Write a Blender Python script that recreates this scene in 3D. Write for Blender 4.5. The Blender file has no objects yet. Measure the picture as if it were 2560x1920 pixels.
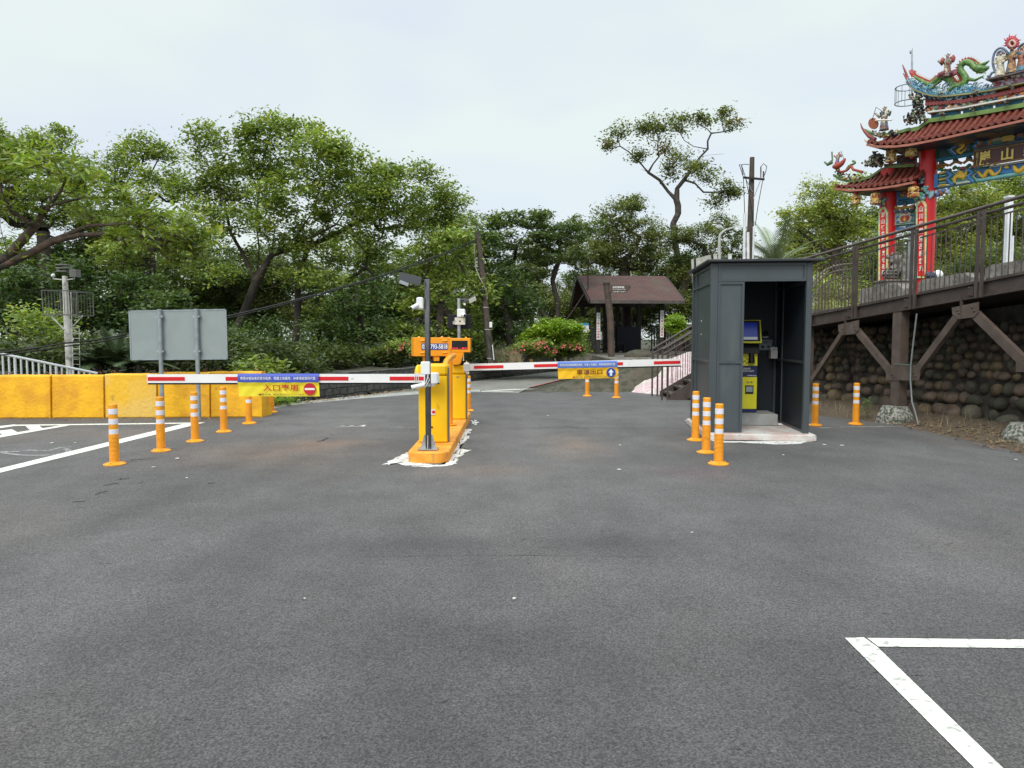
import bpy, math, random
import numpy as np
from mathutils import Vector, Matrix
R = math.radians
random.seed(7); rng = np.random.default_rng(7)
sc = bpy.context.scene
COL = sc.collection

# ------------------------------------------------------------------ camera
F = 1805.0; PITCH = R(3.65); CH = 1.55
cam_d = bpy.data.cameras.new('camera'); cam = bpy.data.objects.new('camera', cam_d); COL.objects.link(cam)
cam_d.sensor_width = 36; cam_d.lens = F / 2560 * 36; cam_d.clip_end = 2000; cam_d.clip_start = 0.05
cam.location = (0, 0, CH); cam.rotation_euler = (R(90) - PITCH, 0, 0)
sc.camera = cam
# ------------------------------------------------------------------ light
SUN_EL, SUN_AZ = R(44), R(203)      # azimuth measured like the sky texture's
w = bpy.data.worlds.new("World"); sc.world = w; w.use_nodes = True
nt = w.node_tree; N = nt.nodes; L = nt.links; N.clear()
out = N.new('ShaderNodeOutputWorld'); mix = N.new('ShaderNodeMixShader'); mix.inputs[0].default_value = 0.9
b1 = N.new('ShaderNodeBackground'); b2 = N.new('ShaderNodeBackground')
sky = N.new('ShaderNodeTexSky'); sky.sky_type = 'NISHITA'; sky.sun_disc = False
sky.sun_elevation = SUN_EL; sky.sun_rotation = SUN_AZ
L.new(sky.outputs[0], b1.inputs[0]); b1.inputs[1].default_value = 0.1
tc = N.new('ShaderNodeTexCoord'); sep = N.new('ShaderNodeSeparateXYZ'); L.new(tc.outputs['Generated'], sep.inputs[0])
mr = N.new('ShaderNodeMapRange'); mr.inputs['From Min'].default_value = 0.42; mr.inputs['From Max'].default_value = 1
mr.inputs['To Min'].default_value = 0.86; mr.inputs['To Max'].default_value = 2.5; L.new(sep.outputs[2], mr.inputs[0])
mp = N.new('ShaderNodeMapping'); mp.inputs['Scale'].default_value = (1, 1, 2.4); L.new(tc.outputs['Generated'], mp.inputs[0])
no = N.new('ShaderNodeTexNoise'); no.inputs['Scale'].default_value = 2.6; no.inputs['Detail'].default_value = 3; no.inputs['Roughness'].default_value = .45
L.new(mp.outputs[0], no.inputs[0])
cr = N.new('ShaderNodeValToRGB'); e = cr.color_ramp.elements
e[0].position = .38; e[0].color = (.75, .825, .905, 1); e[1].position = .62; e[1].color = (.825, .905, .885, 1)
L.new(no.outputs[0], cr.inputs[0]); L.new(cr.outputs[0], b2.inputs[0]); L.new(mr.outputs[0], b2.inputs[1])
L.new(b1.outputs[0], mix.inputs[1]); L.new(b2.outputs[0], mix.inputs[2]); L.new(mix.outputs[0], out.inputs[0])
sd = bpy.data.lights.new('sun', 'SUN'); sd.energy = 1.75; sd.angle = R(28); sd.color = (1, .96, .9)
so = bpy.data.objects.new('sun', sd); COL.objects.link(so)
dirv = Vector((math.sin(SUN_AZ) * math.cos(SUN_EL), math.cos(SUN_AZ) * math.cos(SUN_EL), math.sin(SUN_EL)))
so.rotation_euler = dirv.to_track_quat('Z', 'Y').to_euler()
sc.view_settings.view_transform = 'Standard'; sc.view_settings.look = 'None'
sc.view_settings.exposure = 0.3; sc.view_settings.gamma = 1
sc.cycles.max_bounces = 6; sc.cycles.diffuse_bounces = 3; sc.cycles.transparent_max_bounces = 6

# ------------------------------------------------------------------ pixel -> place helpers
cp, sp = math.cos(PITCH), math.sin(PITCH)
def ray(px, py):
    u = (px - 1280) / F; v = (960 - py) / F
    return Vector((u, cp + v * sp, -sp + v * cp))
O = Vector((0, 0, CH))
def G(px, py, z=0.0):
    r = ray(px, py); t = (z - CH) / r.z; return O + r * t
def at(px, py, Y):
    r = ray(px, py); return O + r * (Y / r.y)
def onpl(px, py, P0, n):
    r = ray(px, py); t = (Vector(P0) - O).dot(n) / r.dot(n); return O + r * t

# ------------------------------------------------------------------ materials
MATS = {}
def M(name, col, rough=.6, metal=0, var=.12, scale=4., bump=0., bscale=60., col2=None, lo=.35, hi=.65, detail=4, spec=.5):
    if name in MATS: return MATS[name]
    m = bpy.data.materials.new(name); m.use_nodes = True; nt = m.node_tree; N = nt.nodes; L = nt.links
    p = N['Principled BSDF']; p.inputs['Roughness'].default_value = rough; p.inputs['Metallic'].default_value = metal
    p.inputs['Specular IOR Level'].default_value = spec
    tc = N.new('ShaderNodeNewGeometry')
    n1 = N.new('ShaderNodeTexNoise'); n1.inputs['Scale'].default_value = scale; n1.inputs['Detail'].default_value = detail
    L.new(tc.outputs['Position'], n1.inputs[0])
    r = N.new('ShaderNodeValToRGB'); e = r.color_ramp.elements
    c2 = col2 if col2 else tuple(c * (1 - var * 2) for c in col)
    e[0].position = lo; e[0].color = (*c2, 1); e[1].position = hi; e[1].color = (*col, 1)
    L.new(n1.outputs[0], r.inputs[0]); L.new(r.outputs[0], p.inputs['Base Color'])
    if bump:
        n2 = N.new('ShaderNodeTexNoise'); n2.inputs['Scale'].default_value = bscale; n2.inputs['Detail'].default_value = 3
        L.new(tc.outputs['Position'], n2.inputs[0]); b = N.new('ShaderNodeBump'); b.inputs['Strength'].default_value = bump
        b.inputs['Distance'].default_value = .02; L.new(n2.outputs[0], b.inputs['Height']); L.new(b.outputs[0], p.inputs['Normal'])
    MATS[name] = m; return m
def palette(name, cols, scale, rough=.45, bump=.6, line=None):
    """patchwork of painted carving: voronoi cells in a few paints"""
    if name in MATS: return MATS[name]
    m = bpy.data.materials.new(name); m.use_nodes = True; nt = m.node_tree; N = nt.nodes; L = nt.links
    p = N['Principled BSDF']; p.inputs['Roughness'].default_value = rough
    tc = N.new('ShaderNodeNewGeometry'); ns = N.new('ShaderNodeTexNoise'); ns.inputs['Scale'].default_value = scale * .8
    L.new(tc.outputs['Position'], ns.inputs[0])
    mx = N.new('ShaderNodeVectorMath'); mx.operation = 'MULTIPLY_ADD'; mx.inputs[1].default_value = (.25, .25, .25)
    L.new(ns.outputs['Color'], mx.inputs[0]); L.new(tc.outputs['Position'], mx.inputs[2])
    v = N.new('ShaderNodeTexVoronoi'); v.inputs['Scale'].default_value = scale; L.new(mx.outputs[0], v.inputs[0])
    s = N.new('ShaderNodeSeparateColor'); L.new(v.outputs['Color'], s.inputs[0])
    r = N.new('ShaderNodeValToRGB'); r.color_ramp.interpolation = 'CONSTANT'; e = r.color_ramp.elements
    while len(e) < len(cols): e.new(.5)
    for i, c in enumerate(cols): e[i].position = i / len(cols); e[i].color = (*c, 1)
    L.new(s.outputs[0], r.inputs[0]); L.new(r.outputs[0], p.inputs['Base Color'])
    b = N.new('ShaderNodeBump'); b.inputs['Strength'].default_value = bump; b.inputs['Distance'].default_value = .05
    b.invert = True; L.new(v.outputs['Distance'], b.inputs['Height']); L.new(b.outputs[0], p.inputs['Normal'])
    MATS[name] = m; return m

def asphalt(name, base, light, speck=.5, brown=.35, dark=.3, stains=()):
    m = bpy.data.materials.new(name); m.use_nodes = True; nt = m.node_tree; N = nt.nodes; L = nt.links
    p = N['Principled BSDF']; p.inputs['Roughness'].default_value = .78; p.inputs['Specular IOR Level'].default_value = .35
    tc = N.new('ShaderNodeTexCoord')
    def noise(s, d=4, rg=.5, mapping=None):
        n = N.new('ShaderNodeTexNoise'); n.inputs['Scale'].default_value = s; n.inputs['Detail'].default_value = d; n.inputs['Roughness'].default_value = rg
        if mapping:
            mp = N.new('ShaderNodeMapping'); mp.inputs['Scale'].default_value = mapping; L.new(tc.outputs['Object'], mp.inputs[0]); L.new(mp.outputs[0], n.inputs[0])
        else: L.new(tc.outputs['Object'], n.inputs[0])
        return n.outputs[0]
    def ramp(src, p0, c0, p1, c1):
        r = N.new('ShaderNodeValToRGB'); e = r.color_ramp.elements; e[0].position = p0; e[0].color = c0; e[1].position = p1; e[1].color = c1
        L.new(src, r.inputs[0]); return r.outputs[0]
    def mixc(f, a, b, mode='MIX'):
        x = N.new('ShaderNodeMix'); x.data_type = 'RGBA'; x.blend_type = mode
        if isinstance(f, float): x.inputs[0].default_value = f
        else: L.new(f, x.inputs[0])
        for i, s in ((6, a), (7, b)):
            if isinstance(s, tuple): x.inputs[i].default_value = s
            else: L.new(s, x.inputs[i])
        return x.outputs[2]
    big = ramp(noise(.35, 3, .5, (1, .45, 1)), .35, (*base, 1), .65, (*light, 1))
    mid = ramp(noise(1.7, 5, .6, (1, .7, 1)), .3, (.78, .78, .78, 1), .7, (1.12, 1.12, 1.12, 1))
    c = mixc(1.0, big, mid, 'MULTIPLY')
    br = ramp(noise(.55, 4, .6, (1.0, .55, 1)), .54, (0, 0, 0, 1), .68, (brown, brown, brown, 1))
    c = mixc(br, c, (base[0] * 1.65, base[1] * 1.42, base[2] * 1.22, 1))
    scuff = ramp(noise(2.6, 6, .7, (.55, 1.6, 1)), .60, (0, 0, 0, 1), .72, (dark, dark, dark, 1))
    c = mixc(scuff, c, (base[0] * .55, base[1] * .55, base[2] * .56, 1))
    fine = ramp(noise(95, 3, .7), .36, (.42, .42, .42, 1), .66, (1.42, 1.42, 1.42, 1))
    c = mixc(1.0, c, fine, 'MULTIPLY')
    coarse = ramp(noise(42, 5, .75), .36, (.58, .58, .58, 1), .54, (1.08, 1.08, 1.08, 1))
    c = mixc(.7, c, mixc(1.0, c, coarse, 'MULTIPLY'))
    vo = N.new('ShaderNodeTexVoronoi'); vo.inputs['Scale'].default_value = 16; L.new(tc.outputs['Object'], vo.inputs[0])
    gr = ramp(vo.outputs['Distance'], .035, (speck, speck, speck, 1), .06, (0, 0, 0, 1))
    c = mixc(gr, c, (.34, .33, .30, 1))
    sx = N.new('ShaderNodeSeparateXYZ'); L.new(tc.outputs['Object'], sx.inputs[0])
    def mth(op, a, b_=None):
        n = N.new('ShaderNodeMath'); n.operation = op
        for i, v in ((0, a), (1, b_)):
            if v is None: continue
            if isinstance(v, (int, float)): n.inputs[i].default_value = v
            else: L.new(v, n.inputs[i])
        return n.outputs[0]
    wob = noise(1.3, 4, .6)
    for (x0, y0, wx, wy, col, st) in stains:
        ex = mth('POWER', mth('ABSOLUTE', mth('DIVIDE', mth('SUBTRACT', sx.outputs[0], x0), wx)), 2); ey = mth('POWER', mth('ABSOLUTE', mth('DIVIDE', mth('SUBTRACT', sx.outputs[1], y0), wy)), 2)
        gsn = mth('EXPONENT', mth('MULTIPLY', mth('ADD', ex, ey), -1.0)); f_ = mth('MULTIPLY', mth('MULTIPLY', gsn, mth('ADD', wob, .1)), st * 1.7); cl_ = N.new('ShaderNodeClamp'); L.new(f_, cl_.inputs[0])
        c = mixc(cl_.outputs[0], c, mixc(1.0, c, (*col, 1), 'MULTIPLY'))
    L.new(c, p.inputs['Base Color'])
    b = N.new('ShaderNodeBump'); b.inputs['Strength'].default_value = .9; b.inputs['Distance'].default_value = .008
    L.new(noise(70, 3, .7), b.inputs['Height']); L.new(b.outputs[0], p.inputs['Normal'])
    return m

ORANGE = M('delineator_orange', (.86, .34, .012), .42, var=.06, scale=9)
WHITEB = M('reflective_white', (.74, .74, .80), .35, var=.05, scale=30)
YEL = M('cabinet_yellow', (.90, .53, .002), .38, var=.05, scale=3)
ORG2 = M('display_orange', (.88, .33, .008), .4, var=.05, scale=4)
STEEL = M('stainless_steel', (.52, .52, .53), .38, metal=.75, var=.15, scale=12)
GALV = M('galvanised_steel', (.36, .41, .43), .42, metal=.5, var=.12, scale=10)
WPL = M('white_plastic', (.78, .79, .78), .35, var=.03)
CREAM = M('cream_plastic', (.66, .62, .52), .45, var=.05)
BLK = M('black_plastic', (.012, .012, .014), .5, var=.1, spec=.3)
RED = M('red_reflective', (.66, .012, .018), .35, var=.04)
WAL = M('white_aluminium', (.82, .82, .81), .35, var=.03, scale=6)
BLUEV = M('blue_vinyl', (.035, .07, .42), .5, var=.06)
BLUEV2 = M('faded_blue_vinyl', (.075, .16, .50), .5, var=.06)
YELV = M('yellow_vinyl', (.87, .72, .03), .5, var=.06, scale=6)
YELV2 = M('orange_yellow_vinyl', (.90, .52, .01), .5, var=.05, scale=6)
REDP = M('red_print', (.55, .012, .02), .5); BLKP = M('black_print', (.03, .02, .02), .5); WHP = M('white_print', (.82, .82, .82), .5)
BLUP = M('blue_print', (.01, .06, .35), .5)
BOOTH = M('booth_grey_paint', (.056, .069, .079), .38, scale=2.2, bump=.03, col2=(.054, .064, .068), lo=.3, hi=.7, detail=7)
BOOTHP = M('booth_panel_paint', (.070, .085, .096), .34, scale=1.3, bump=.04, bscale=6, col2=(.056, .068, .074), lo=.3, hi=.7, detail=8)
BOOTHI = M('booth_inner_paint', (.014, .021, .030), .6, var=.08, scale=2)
ROOFM = M('booth_roof_sheet', (.030, .032, .036), .5, var=.1)
CONC = M('concrete', (.40, .38, .35), .85, var=.14, scale=6, bump=.4, bscale=40)
PADC = M('painted_concrete_pad', (.56, .54, .51), .85, var=.2, scale=3, bump=.35, bscale=30, col2=(.47, .35, .31), lo=.36, hi=.55)
MORTAR = M('white_paint_spill', (.68, .68, .64), .8, scale=14, bump=.4, col2=(.30, .29, .28), lo=.36, hi=.52, detail=8)
FADED = M('worn_grey_paint', (.33, .33, .33), .85, var=.3, scale=18)
LINE = M('road_marking_white', (.70, .70, .62), .75, scale=26, bump=.3, bscale=50, col2=(.34, .34, .31), lo=.33, hi=.46, detail=9)
BRN = M('walkway_brown_paint', (.075, .055, .047), .5, var=.16, scale=6, bump=.05)
BRN2 = M('walkway_strut_paint', (.115, .085, .07), .5, var=.18, scale=5, bump=.05)
WOODD = M('dark_stained_wood', (.028, .021, .019), .7, var=.2, scale=8)
WOODP = M('weathered_pole_wood', (.10, .066, .052), .85, var=.3, scale=4, bump=.6, bscale=20, col2=(.048, .045, .034))
YCON = M('yellow_painted_concrete', (.86, .45, .008), .68, var=.2, scale=3.2, bump=.6, bscale=16, col2=(.68, .32, .012), lo=.34, hi=.60, detail=8)
YCONP = M('pale_yellow_painted_concrete', (.74, .47, .10), .7, var=.2, scale=2.0, bump=.6, bscale=16, col2=(.78, .44, .02), lo=.40, hi=.6)
ISL = M('island_orange_paint', (.86, .38, .035), .6, var=.12, scale=5, bump=.25, bscale=30, col2=(.72, .25, .02))
BARK = M('bark_brown', (.062, .048, .038), .95, var=.3, scale=5, bump=.8, bscale=14, col2=(.035, .03, .024))
BARK2 = M('bark_grey', (.15, .13, .11), .95, var=.3, scale=6, bump=.8, bscale=14, col2=(.06, .05, .045))
SOIL = M('forest_soil', (.058, .048, .032), .95, var=.3, scale=1.5, bump=.8, bscale=12, col2=(.022, .026, .012))
LITT = M('leaf_litter', (.14, .105, .065), .95, var=.3, scale=26, bump=1., bscale=40, col2=(.05, .035, .022), lo=.3, hi=.7)
MOSSR = M('mossy_rock', (.088, .074, .055), .95, var=.3, scale=4, bump=1., bscale=9, col2=(.03, .036, .018), lo=.36, hi=.62, detail=8)
DSTN = M('dark_wall_stone', (.085, .08, .072), .95, var=.3, scale=6, bump=1., bscale=16, col2=(.028, .032, .022))
GREYC = M('weathered_parapet', (.26, .24, .215), .95, var=.3, scale=4, bump=.7, bscale=20, col2=(.10, .095, .085))
CARV = M('carved_grey_stone', (.20, .185, .165), .95, var=.3, scale=7, bump=1., bscale=18, col2=(.06, .055, .045))
PIPEW = M('white_pipe', (.72, .74, .76), .45, var=.1, scale=3)
SIREN = M('old_white_paint', (.66, .65, .61), .6, var=.25, scale=6, col2=(.26, .24, .22), lo=.3, hi=.5)
GLASSD = M('solar_cell', (.006, .012, .022), .5, var=.1, spec=.15)
CABLE = M('black_cable', (.012, .012, .012), .5)
GUARD = M('white_guardrail', (.56, .60, .62), .5, var=.08)
REDC = M('temple_red', (.60, .010, .012), .38, var=.07, scale=2)
TILE = M('terracotta_tile', (.21, .046, .030), .6, var=.25, scale=10, bump=.4, bscale=20)
TGRN = M('temple_green', (.17, .28, .07), .5, var=.15, scale=4)
TBLU = M('temple_blue', (.03, .20, .34), .5, var=.15, scale=5)
TBLU2 = M('temple_light_blue', (.05, .22, .56), .5, var=.1)
TCYN = M('temple_cyan', (.20, .52, .52), .5, var=.1)
TYEL = M('temple_yellow', (.72, .47, .05), .5, var=.12)
TGLD = M('gold_leaf', (.72, .53, .13), .35, metal=.3, var=.1)
TPNK = M('temple_maroon', (.28, .055, .05), .55, var=.15, scale=5)
TWHT = M('temple_white', (.70, .68, .62), .5, var=.1)
PLAQ = M('plaque_brown', (.075, .020, .014), .4, var=.1)
FLOR = palette('carved_flowers', [(.03, .10, .16), (.30, .10, .05), (.10, .25, .18), (.45, .38, .28), (.02, .03, .06), (.5, .22, .06), (.06, .16, .28), (.25, .05, .06)], 5.5)
BEAMP = palette('painted_beam', [(.04, .14, .40), (.62, .42, .05), (.10, .32, .24), (.05, .22, .45), (.30, .04, .04), (.2, .45, .45)], 3.2, bump=.3)
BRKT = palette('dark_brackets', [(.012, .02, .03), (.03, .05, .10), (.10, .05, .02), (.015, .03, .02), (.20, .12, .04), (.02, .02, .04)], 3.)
GOLDR = palette('gilt_carving', [(.55, .40, .10), (.35, .06, .04), (.7, .55, .3), (.10, .05, .03), (.6, .35, .06)], 14)
WAVE = palette('wave_carving', [(.03, .13, .26), (.10, .36, .42), (.55, .62, .60), (.02, .07, .14), (.16, .42, .46)], 6)
ROCKO = palette('rockery_carving', [(.05, .07, .04), (.26, .26, .18), (.10, .12, .08), (.03, .03, .03), (.35, .33, .25), (.22, .07, .05)], 8, bump=1)
DRAG = M('dragon_green', (.15, .27, .06), .4, var=.2, scale=12, bump=.6, bscale=30, col2=(.05, .13, .035))
CLOTH = palette('figure_cloth', [(.42, .36, .20), (.20, .08, .05), (.10, .12, .10), (.5, .46, .36), (.08, .12, .2)], 9)
SKINM = M('figure_face', (.45, .26, .16), .5)
DARKH = M('figure_dark', (.03, .025, .025), .5)

def grime(m, scale, thr, col, amt=.8, stretch=(1, 1, 1), soft=.05):
    nt = m.node_tree; N = nt.nodes; L = nt.links; p = N['Principled BSDF']; src = p.inputs['Base Color'].links[0].from_socket
    tc = N.new('ShaderNodeNewGeometry'); mp = N.new('ShaderNodeMapping'); mp.inputs['Scale'].default_value = stretch; L.new(tc.outputs['Position'], mp.inputs[0])
    n = N.new('ShaderNodeTexNoise'); n.inputs['Scale'].default_value = scale; n.inputs['Detail'].default_value = 9; n.inputs['Roughness'].default_value = .65; L.new(mp.outputs[0], n.inputs[0])
    r = N.new('ShaderNodeValToRGB'); e = r.color_ramp.elements; e[0].position = thr; e[0].color = (0, 0, 0, 1); e[1].position = thr + soft; e[1].color = (amt, amt, amt, 1); L.new(n.outputs[0], r.inputs[0])
    x = N.new('ShaderNodeMix'); x.data_type = 'RGBA'; L.new(r.outputs[0], x.inputs[0]); L.new(src, x.inputs[6]); x.inputs[7].default_value = (*col, 1); L.new(x.outputs[2], p.inputs['Base Color'])
for m_ in (YCON, YCONP): grime(m_, 5, .63, (.35, .22, .05), .6, (1, 1, .6)); grime(m_, 1.4, .60, (.70, .45, .08), .5, (1, 1, .35), .12)
grime(YEL, 7, .63, (.42, .27, .02), .5, (1, 1, .3)); grime(ISL, 8, .58, (.42, .20, .07), .7); grime(ORANGE, 14, .60, (.45, .19, .03), .6); grime(WHITEB, 30, .60, (.45, .45, .46), .6)
grime(BOOTHP, 2.5, .60, (.12, .13, .125), .35, (1, 1, .25), .1); grime(BOOTH, 5, .62, (.13, .13, .12), .4, (1, 1, .3), .08); grime(WAL, 9, .62, (.45, .44, .40), .6); grime(PADC, 6, .58, (.25, .23, .2), .7)
grime(BRN2, 7, .60, (.16, .13, .11), .5); grime(BRN, 9, .62, (.13, .09, .07), .5); grime(REDC, 4, .62, (.38, .03, .03), .6, (1, 1, .3)); grime(TILE, 14, .58, (.07, .05, .03), .7); grime(GREYC, 7, .58, (.05, .055, .035), .7)
def leafmat(name):
    m = bpy.data.materials.new(name); m.use_nodes = True; nt = m.node_tree; N = nt.nodes; L = nt.links
    p = N['Principled BSDF']; p.inputs['Roughness'].default_value = .5; p.inputs['Specular IOR Level'].default_value = .35
    a = N.new('ShaderNodeAttribute'); a.attribute_name = 'tint'; L.new(a.outputs['Color'], p.inputs['Base Color'])
    t = N.new('ShaderNodeBsdfTranslucent'); h = N.new('ShaderNodeMix'); h.data_type = 'RGBA'; h.blend_type = 'MULTIPLY'; h.inputs[0].default_value = 1
    L.new(a.outputs['Color'], h.inputs[6]); h.inputs[7].default_value = (1.7, 1.8, .6, 1); L.new(h.outputs[2], t.inputs[0])
    x = N.new('ShaderNodeMixShader'); x.inputs[0].default_value = .28
    L.new(p.outputs[0], x.inputs[1]); L.new(t.outputs[0], x.inputs[2]); L.new(x.outputs[0], N['Material Output'].inputs[0])
    return m
LEAF = leafmat('leaf')

# ------------------------------------------------------------------ object helpers
W = {}
def tag(o, label=None, cat=None, group=None, kind=None):
    if label: o['label'] = label
    if cat: o['category'] = cat
    if group: o['group'] = group
    if kind: o['kind'] = kind
    return o
def thing(name, label, cat, loc=(0, 0, 0), rz=0, group=None):
    o = bpy.data.objects.new(name, None); COL.objects.link(o); o.empty_display_size = .2
    o.location = loc; o.rotation_euler = (0, 0, rz)
    W[o.name] = Matrix.Translation(loc) @ Matrix.Rotation(rz, 4, 'Z')
    return tag(o, label, cat, group)
class MB:
    def __init__(s, T=None): s.v = []; s.f = []; s.m = []; s.T = T; s.sm = []
    def add(s, vs, fs, mi=0, smooth=False):
        b = len(s.v)
        for p in vs:
            p = Vector(p); s.v.append(tuple(s.T @ p) if s.T else tuple(p))
        for f in fs: s.f.append(tuple(b + i for i in f)); s.m.append(mi); s.sm.append(smooth)
        return s
    def box(s, x0, x1, y0, y1, z0, z1, mi=0, ch=0):
        if ch <= 0:
            vs = [(x, y, z) for z in (z0, z1) for y in (y0, y1) for x in (x0, x1)]
            fs = [(0, 2, 3, 1), (4, 5, 7, 6), (0, 1, 5, 4), (1, 3, 7, 5), (3, 2, 6, 7), (2, 0, 4, 6)]
            return s.add(vs, fs, mi)
        c = ch; pl = [(x0 + c, y0), (x1 - c, y0), (x1, y0 + c), (x1, y1 - c), (x1 - c, y1), (x0 + c, y1), (x0, y1 - c), (x0, y0 + c)]
        pi = [(x0 + c, y0 + c), (x1 - c, y0 + c), (x1 - c, y0 + c), (x1 - c, y1 - c), (x1 - c, y1 - c), (x0 + c, y1 - c), (x0 + c, y1 - c), (x0 + c, y0 + c)]
        vs = [(*pi[i], z0) for i in range(8)] + [(*pl[i], z0 + c) for i in range(8)] + [(*pl[i], z1 - c) for i in range(8)] + [(*pi[i], z1) for i in range(8)]
        fs = [(0, 6, 4, 2)]; 
        for k in range(3):
            for i in range(8):
                j = (i + 1) % 8; q = (k * 8 + i, k * 8 + j, (k + 1) * 8 + j, (k + 1) * 8 + i); fs.append(q)
        fs.append((24, 26, 28, 30))
        return s.add(vs, fs, mi)
    def obb(s, a, b, w, h, mi=0, up=(0, 0, 1)):
        """square bar a->b, w across, h along up"""
        a = Vector(a); b = Vector(b); d = (b - a).normalized(); x = d.cross(Vector(up))
        if x.length < 1e-4: x = d.cross(Vector((0, 1, 0)))
        x.normalize(); y = x.cross(d).normalized(); x *= w / 2; y *= h / 2
        vs = [a - x - y, a + x - y, a + x + y, a - x + y, b - x - y, b + x - y, b + x + y, b - x + y]
        return s.add(vs, [(0, 3, 2, 1), (4, 5, 6, 7), (0, 1, 5, 4), (1, 2, 6, 5), (2, 3, 7, 6), (3, 0, 4, 7)], mi)
    def tube(s, pts, r, n=10, mi=0, caps=True, smooth=True):
        pts = [Vector(p) for p in pts]; rs = r if isinstance(r, (list, tuple)) else [r] * len(pts)
        vs = []; prev = None
        for i, p in enumerate(pts):
            d = (pts[min(i + 1, len(pts) - 1)] - pts[max(i - 1, 0)])
            if d.length < 1e-9: d = Vector((0, 0, 1))
            d.normalize()
            if prev is None:
                x = d.cross(Vector((0, 0, 1)) if abs(d.z) < .9 else Vector((0, 1, 0))).normalized()
            else:
                x = (prev - d * prev.dot(d)); x = x.normalized() if x.length > 1e-6 else d.orthogonal().normalized()
            prev = x; y = d.cross(x)
            for k in range(n):
                a = 2 * math.pi * k / n; vs.append(p + (x * math.cos(a) + y * math.sin(a)) * rs[i])
        fs = [(i * n + k, i * n + (k + 1) % n, (i + 1) * n + (k + 1) % n, (i + 1) * n + k) for i in range(len(pts) - 1) for k in range(n)]
        s.add(vs, fs, mi, smooth)
        if caps:
            s.add(vs[:n], [tuple(range(n))[::-1]], mi); s.add(vs[-n:], [tuple(range(n))], mi)
        return s
    def lathe(s, prof, c=(0, 0, 0), n=20, mi=0, mis=None, smooth=True):
        """profile of (r,z)"""
        c = Vector(c); base = len(s.v)
        for i in range(len(prof) - 1):
            vs = []
            for r, z in (prof[i], prof[i + 1]):
                vs += [c + Vector((r * math.cos(2 * math.pi * k / n), r * math.sin(2 * math.pi * k / n), z)) for k in range(n)]
            s.add(vs, [(k, (k + 1) % n, n + (k + 1) % n, n + k) for k in range(n)], mis[i] if mis else mi, smooth)
        return s
    def prism(s, poly, vec, mi=0, mi_side=None):
        """poly: list of 3D points (planar), extruded by vec"""
        poly = [Vector(p) for p in poly]; v = Vector(vec); n = len(poly)
        nrm = Vector((0, 0, 0))
        for i in range(n): nrm += poly[i].cross(poly[(i + 1) % n])
        if nrm.dot(v) > 0: poly = poly[::-1]
        vs = poly + [p + v for p in poly]
        s.add(vs, [tuple(range(n))], mi)
        s.add(vs, [tuple(range(2 * n - 1, n - 1, -1))] + [(i, n + i, n + (i + 1) % n, (i + 1) % n) for i in range(n)], mi if mi_side is None else mi_side)
        return s
    def ball(s, c, r, n=10, m=7, mi=0, jit=0, rot=None):
        c = Vector(c); r = Vector(r) if not isinstance(r, (int, float)) else Vector((r, r, r)); vs = []
        for j in range(m + 1):
            t = math.pi * j / m
            for k in range(n):
                a = 2 * math.pi * k / n
                q = Vector((math.sin(t) * math.cos(a), math.sin(t) * math.sin(a), math.cos(t)))
                jj = 1 + (random.uniform(-jit, jit) if jit and 0 < j < m else 0)
                q = Vector((q.x * r.x, q.y * r.y, q.z * r.z)) * jj
                if rot: q = rot @ q
                vs.append(c + q)
        s.add(vs, [(j * n + k, (j + 1) * n + k, (j + 1) * n + (k + 1) % n, j * n + (k + 1) % n) for j in range(m) for k in range(n)], mi, True)
        return s
    def build(s, name, mats, parent=None, world=False, label=None):
        if not isinstance(mats, (list, tuple)): mats = [mats]
        me = bpy.data.meshes.new(name); v = s.v
        if parent is not None:
            root = parent
            while root.parent: root = root.parent
            if world:
                inv = W[root.name].inverted(); v = [tuple(inv @ Vector(p)) for p in v]
        me.from_pydata(v, [], s.f)
        for m in mats: me.materials.append(m)
        me.polygons.foreach_set('material_index', s.m); me.polygons.foreach_set('use_smooth', s.sm); me.update()
        o = bpy.data.objects.new(name, me); COL.objects.link(o)
        if parent is not None: o.parent = parent
        if label: o['label'] = label
        return o
def dup(root, loc, rz=0, label=None):
    r = root.copy(); COL.objects.link(r); r.location = loc; r.rotation_euler = (0, 0, rz)
    if label: r['label'] = label
    for ch in list(root.children):
        c = ch.copy(); COL.objects.link(c); c.parent = r
        for g in ch.children:
            d = g.copy(); COL.objects.link(d); d.parent = c
    return r
def letters(body, o, ux, uy, wd, ht, mat, parent, name='lettering', bold=.0, world=True, thick=.002, fit=True):
    """lettering centred on o, along ux, up uy"""
    c = bpy.data.curves.new('txt', 'FONT'); c.body = body; c.align_x = 'CENTER'; c.align_y = 'CENTER'; c.offset = bold; c.resolution_u = 3
    t = bpy.data.objects.new('txt', c); COL.objects.link(t)
    bpy.context.view_layer.update(); dg = bpy.context.evaluated_depsgraph_get()
    me = bpy.data.meshes.new_from_object(t.evaluated_get(dg)); bpy.data.objects.remove(t); bpy.data.curves.remove(c)
    n = len(me.vertices)
    if n == 0: return None
    a = np.zeros(n * 3); me.vertices.foreach_get('co', a); a = a.reshape(-1, 3)
    lo = a.min(0); hi = a.max(0); sx = wd / max(hi[0] - lo[0], 1e-6); sy = ht / max(hi[1] - lo[1], 1e-6) if fit else sx
    cx = (lo + hi) / 2; ux = Vector(ux).normalized(); uy = Vector(uy).normalized(); nn = ux.cross(uy)
    mb = MB(); mb.v = [tuple(Vector(o) + ux * ((p[0] - cx[0]) * sx) + uy * ((p[1] - cx[1]) * sy) + nn * thick) for p in a]
    mb.f = [tuple(p.vertices) for p in me.polygons]; mb.m = [0] * len(mb.f); mb.sm = [False] * len(mb.f)
    bpy.data.meshes.remove(me)
    return mb.build(name, mat, parent, world=world)
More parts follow.
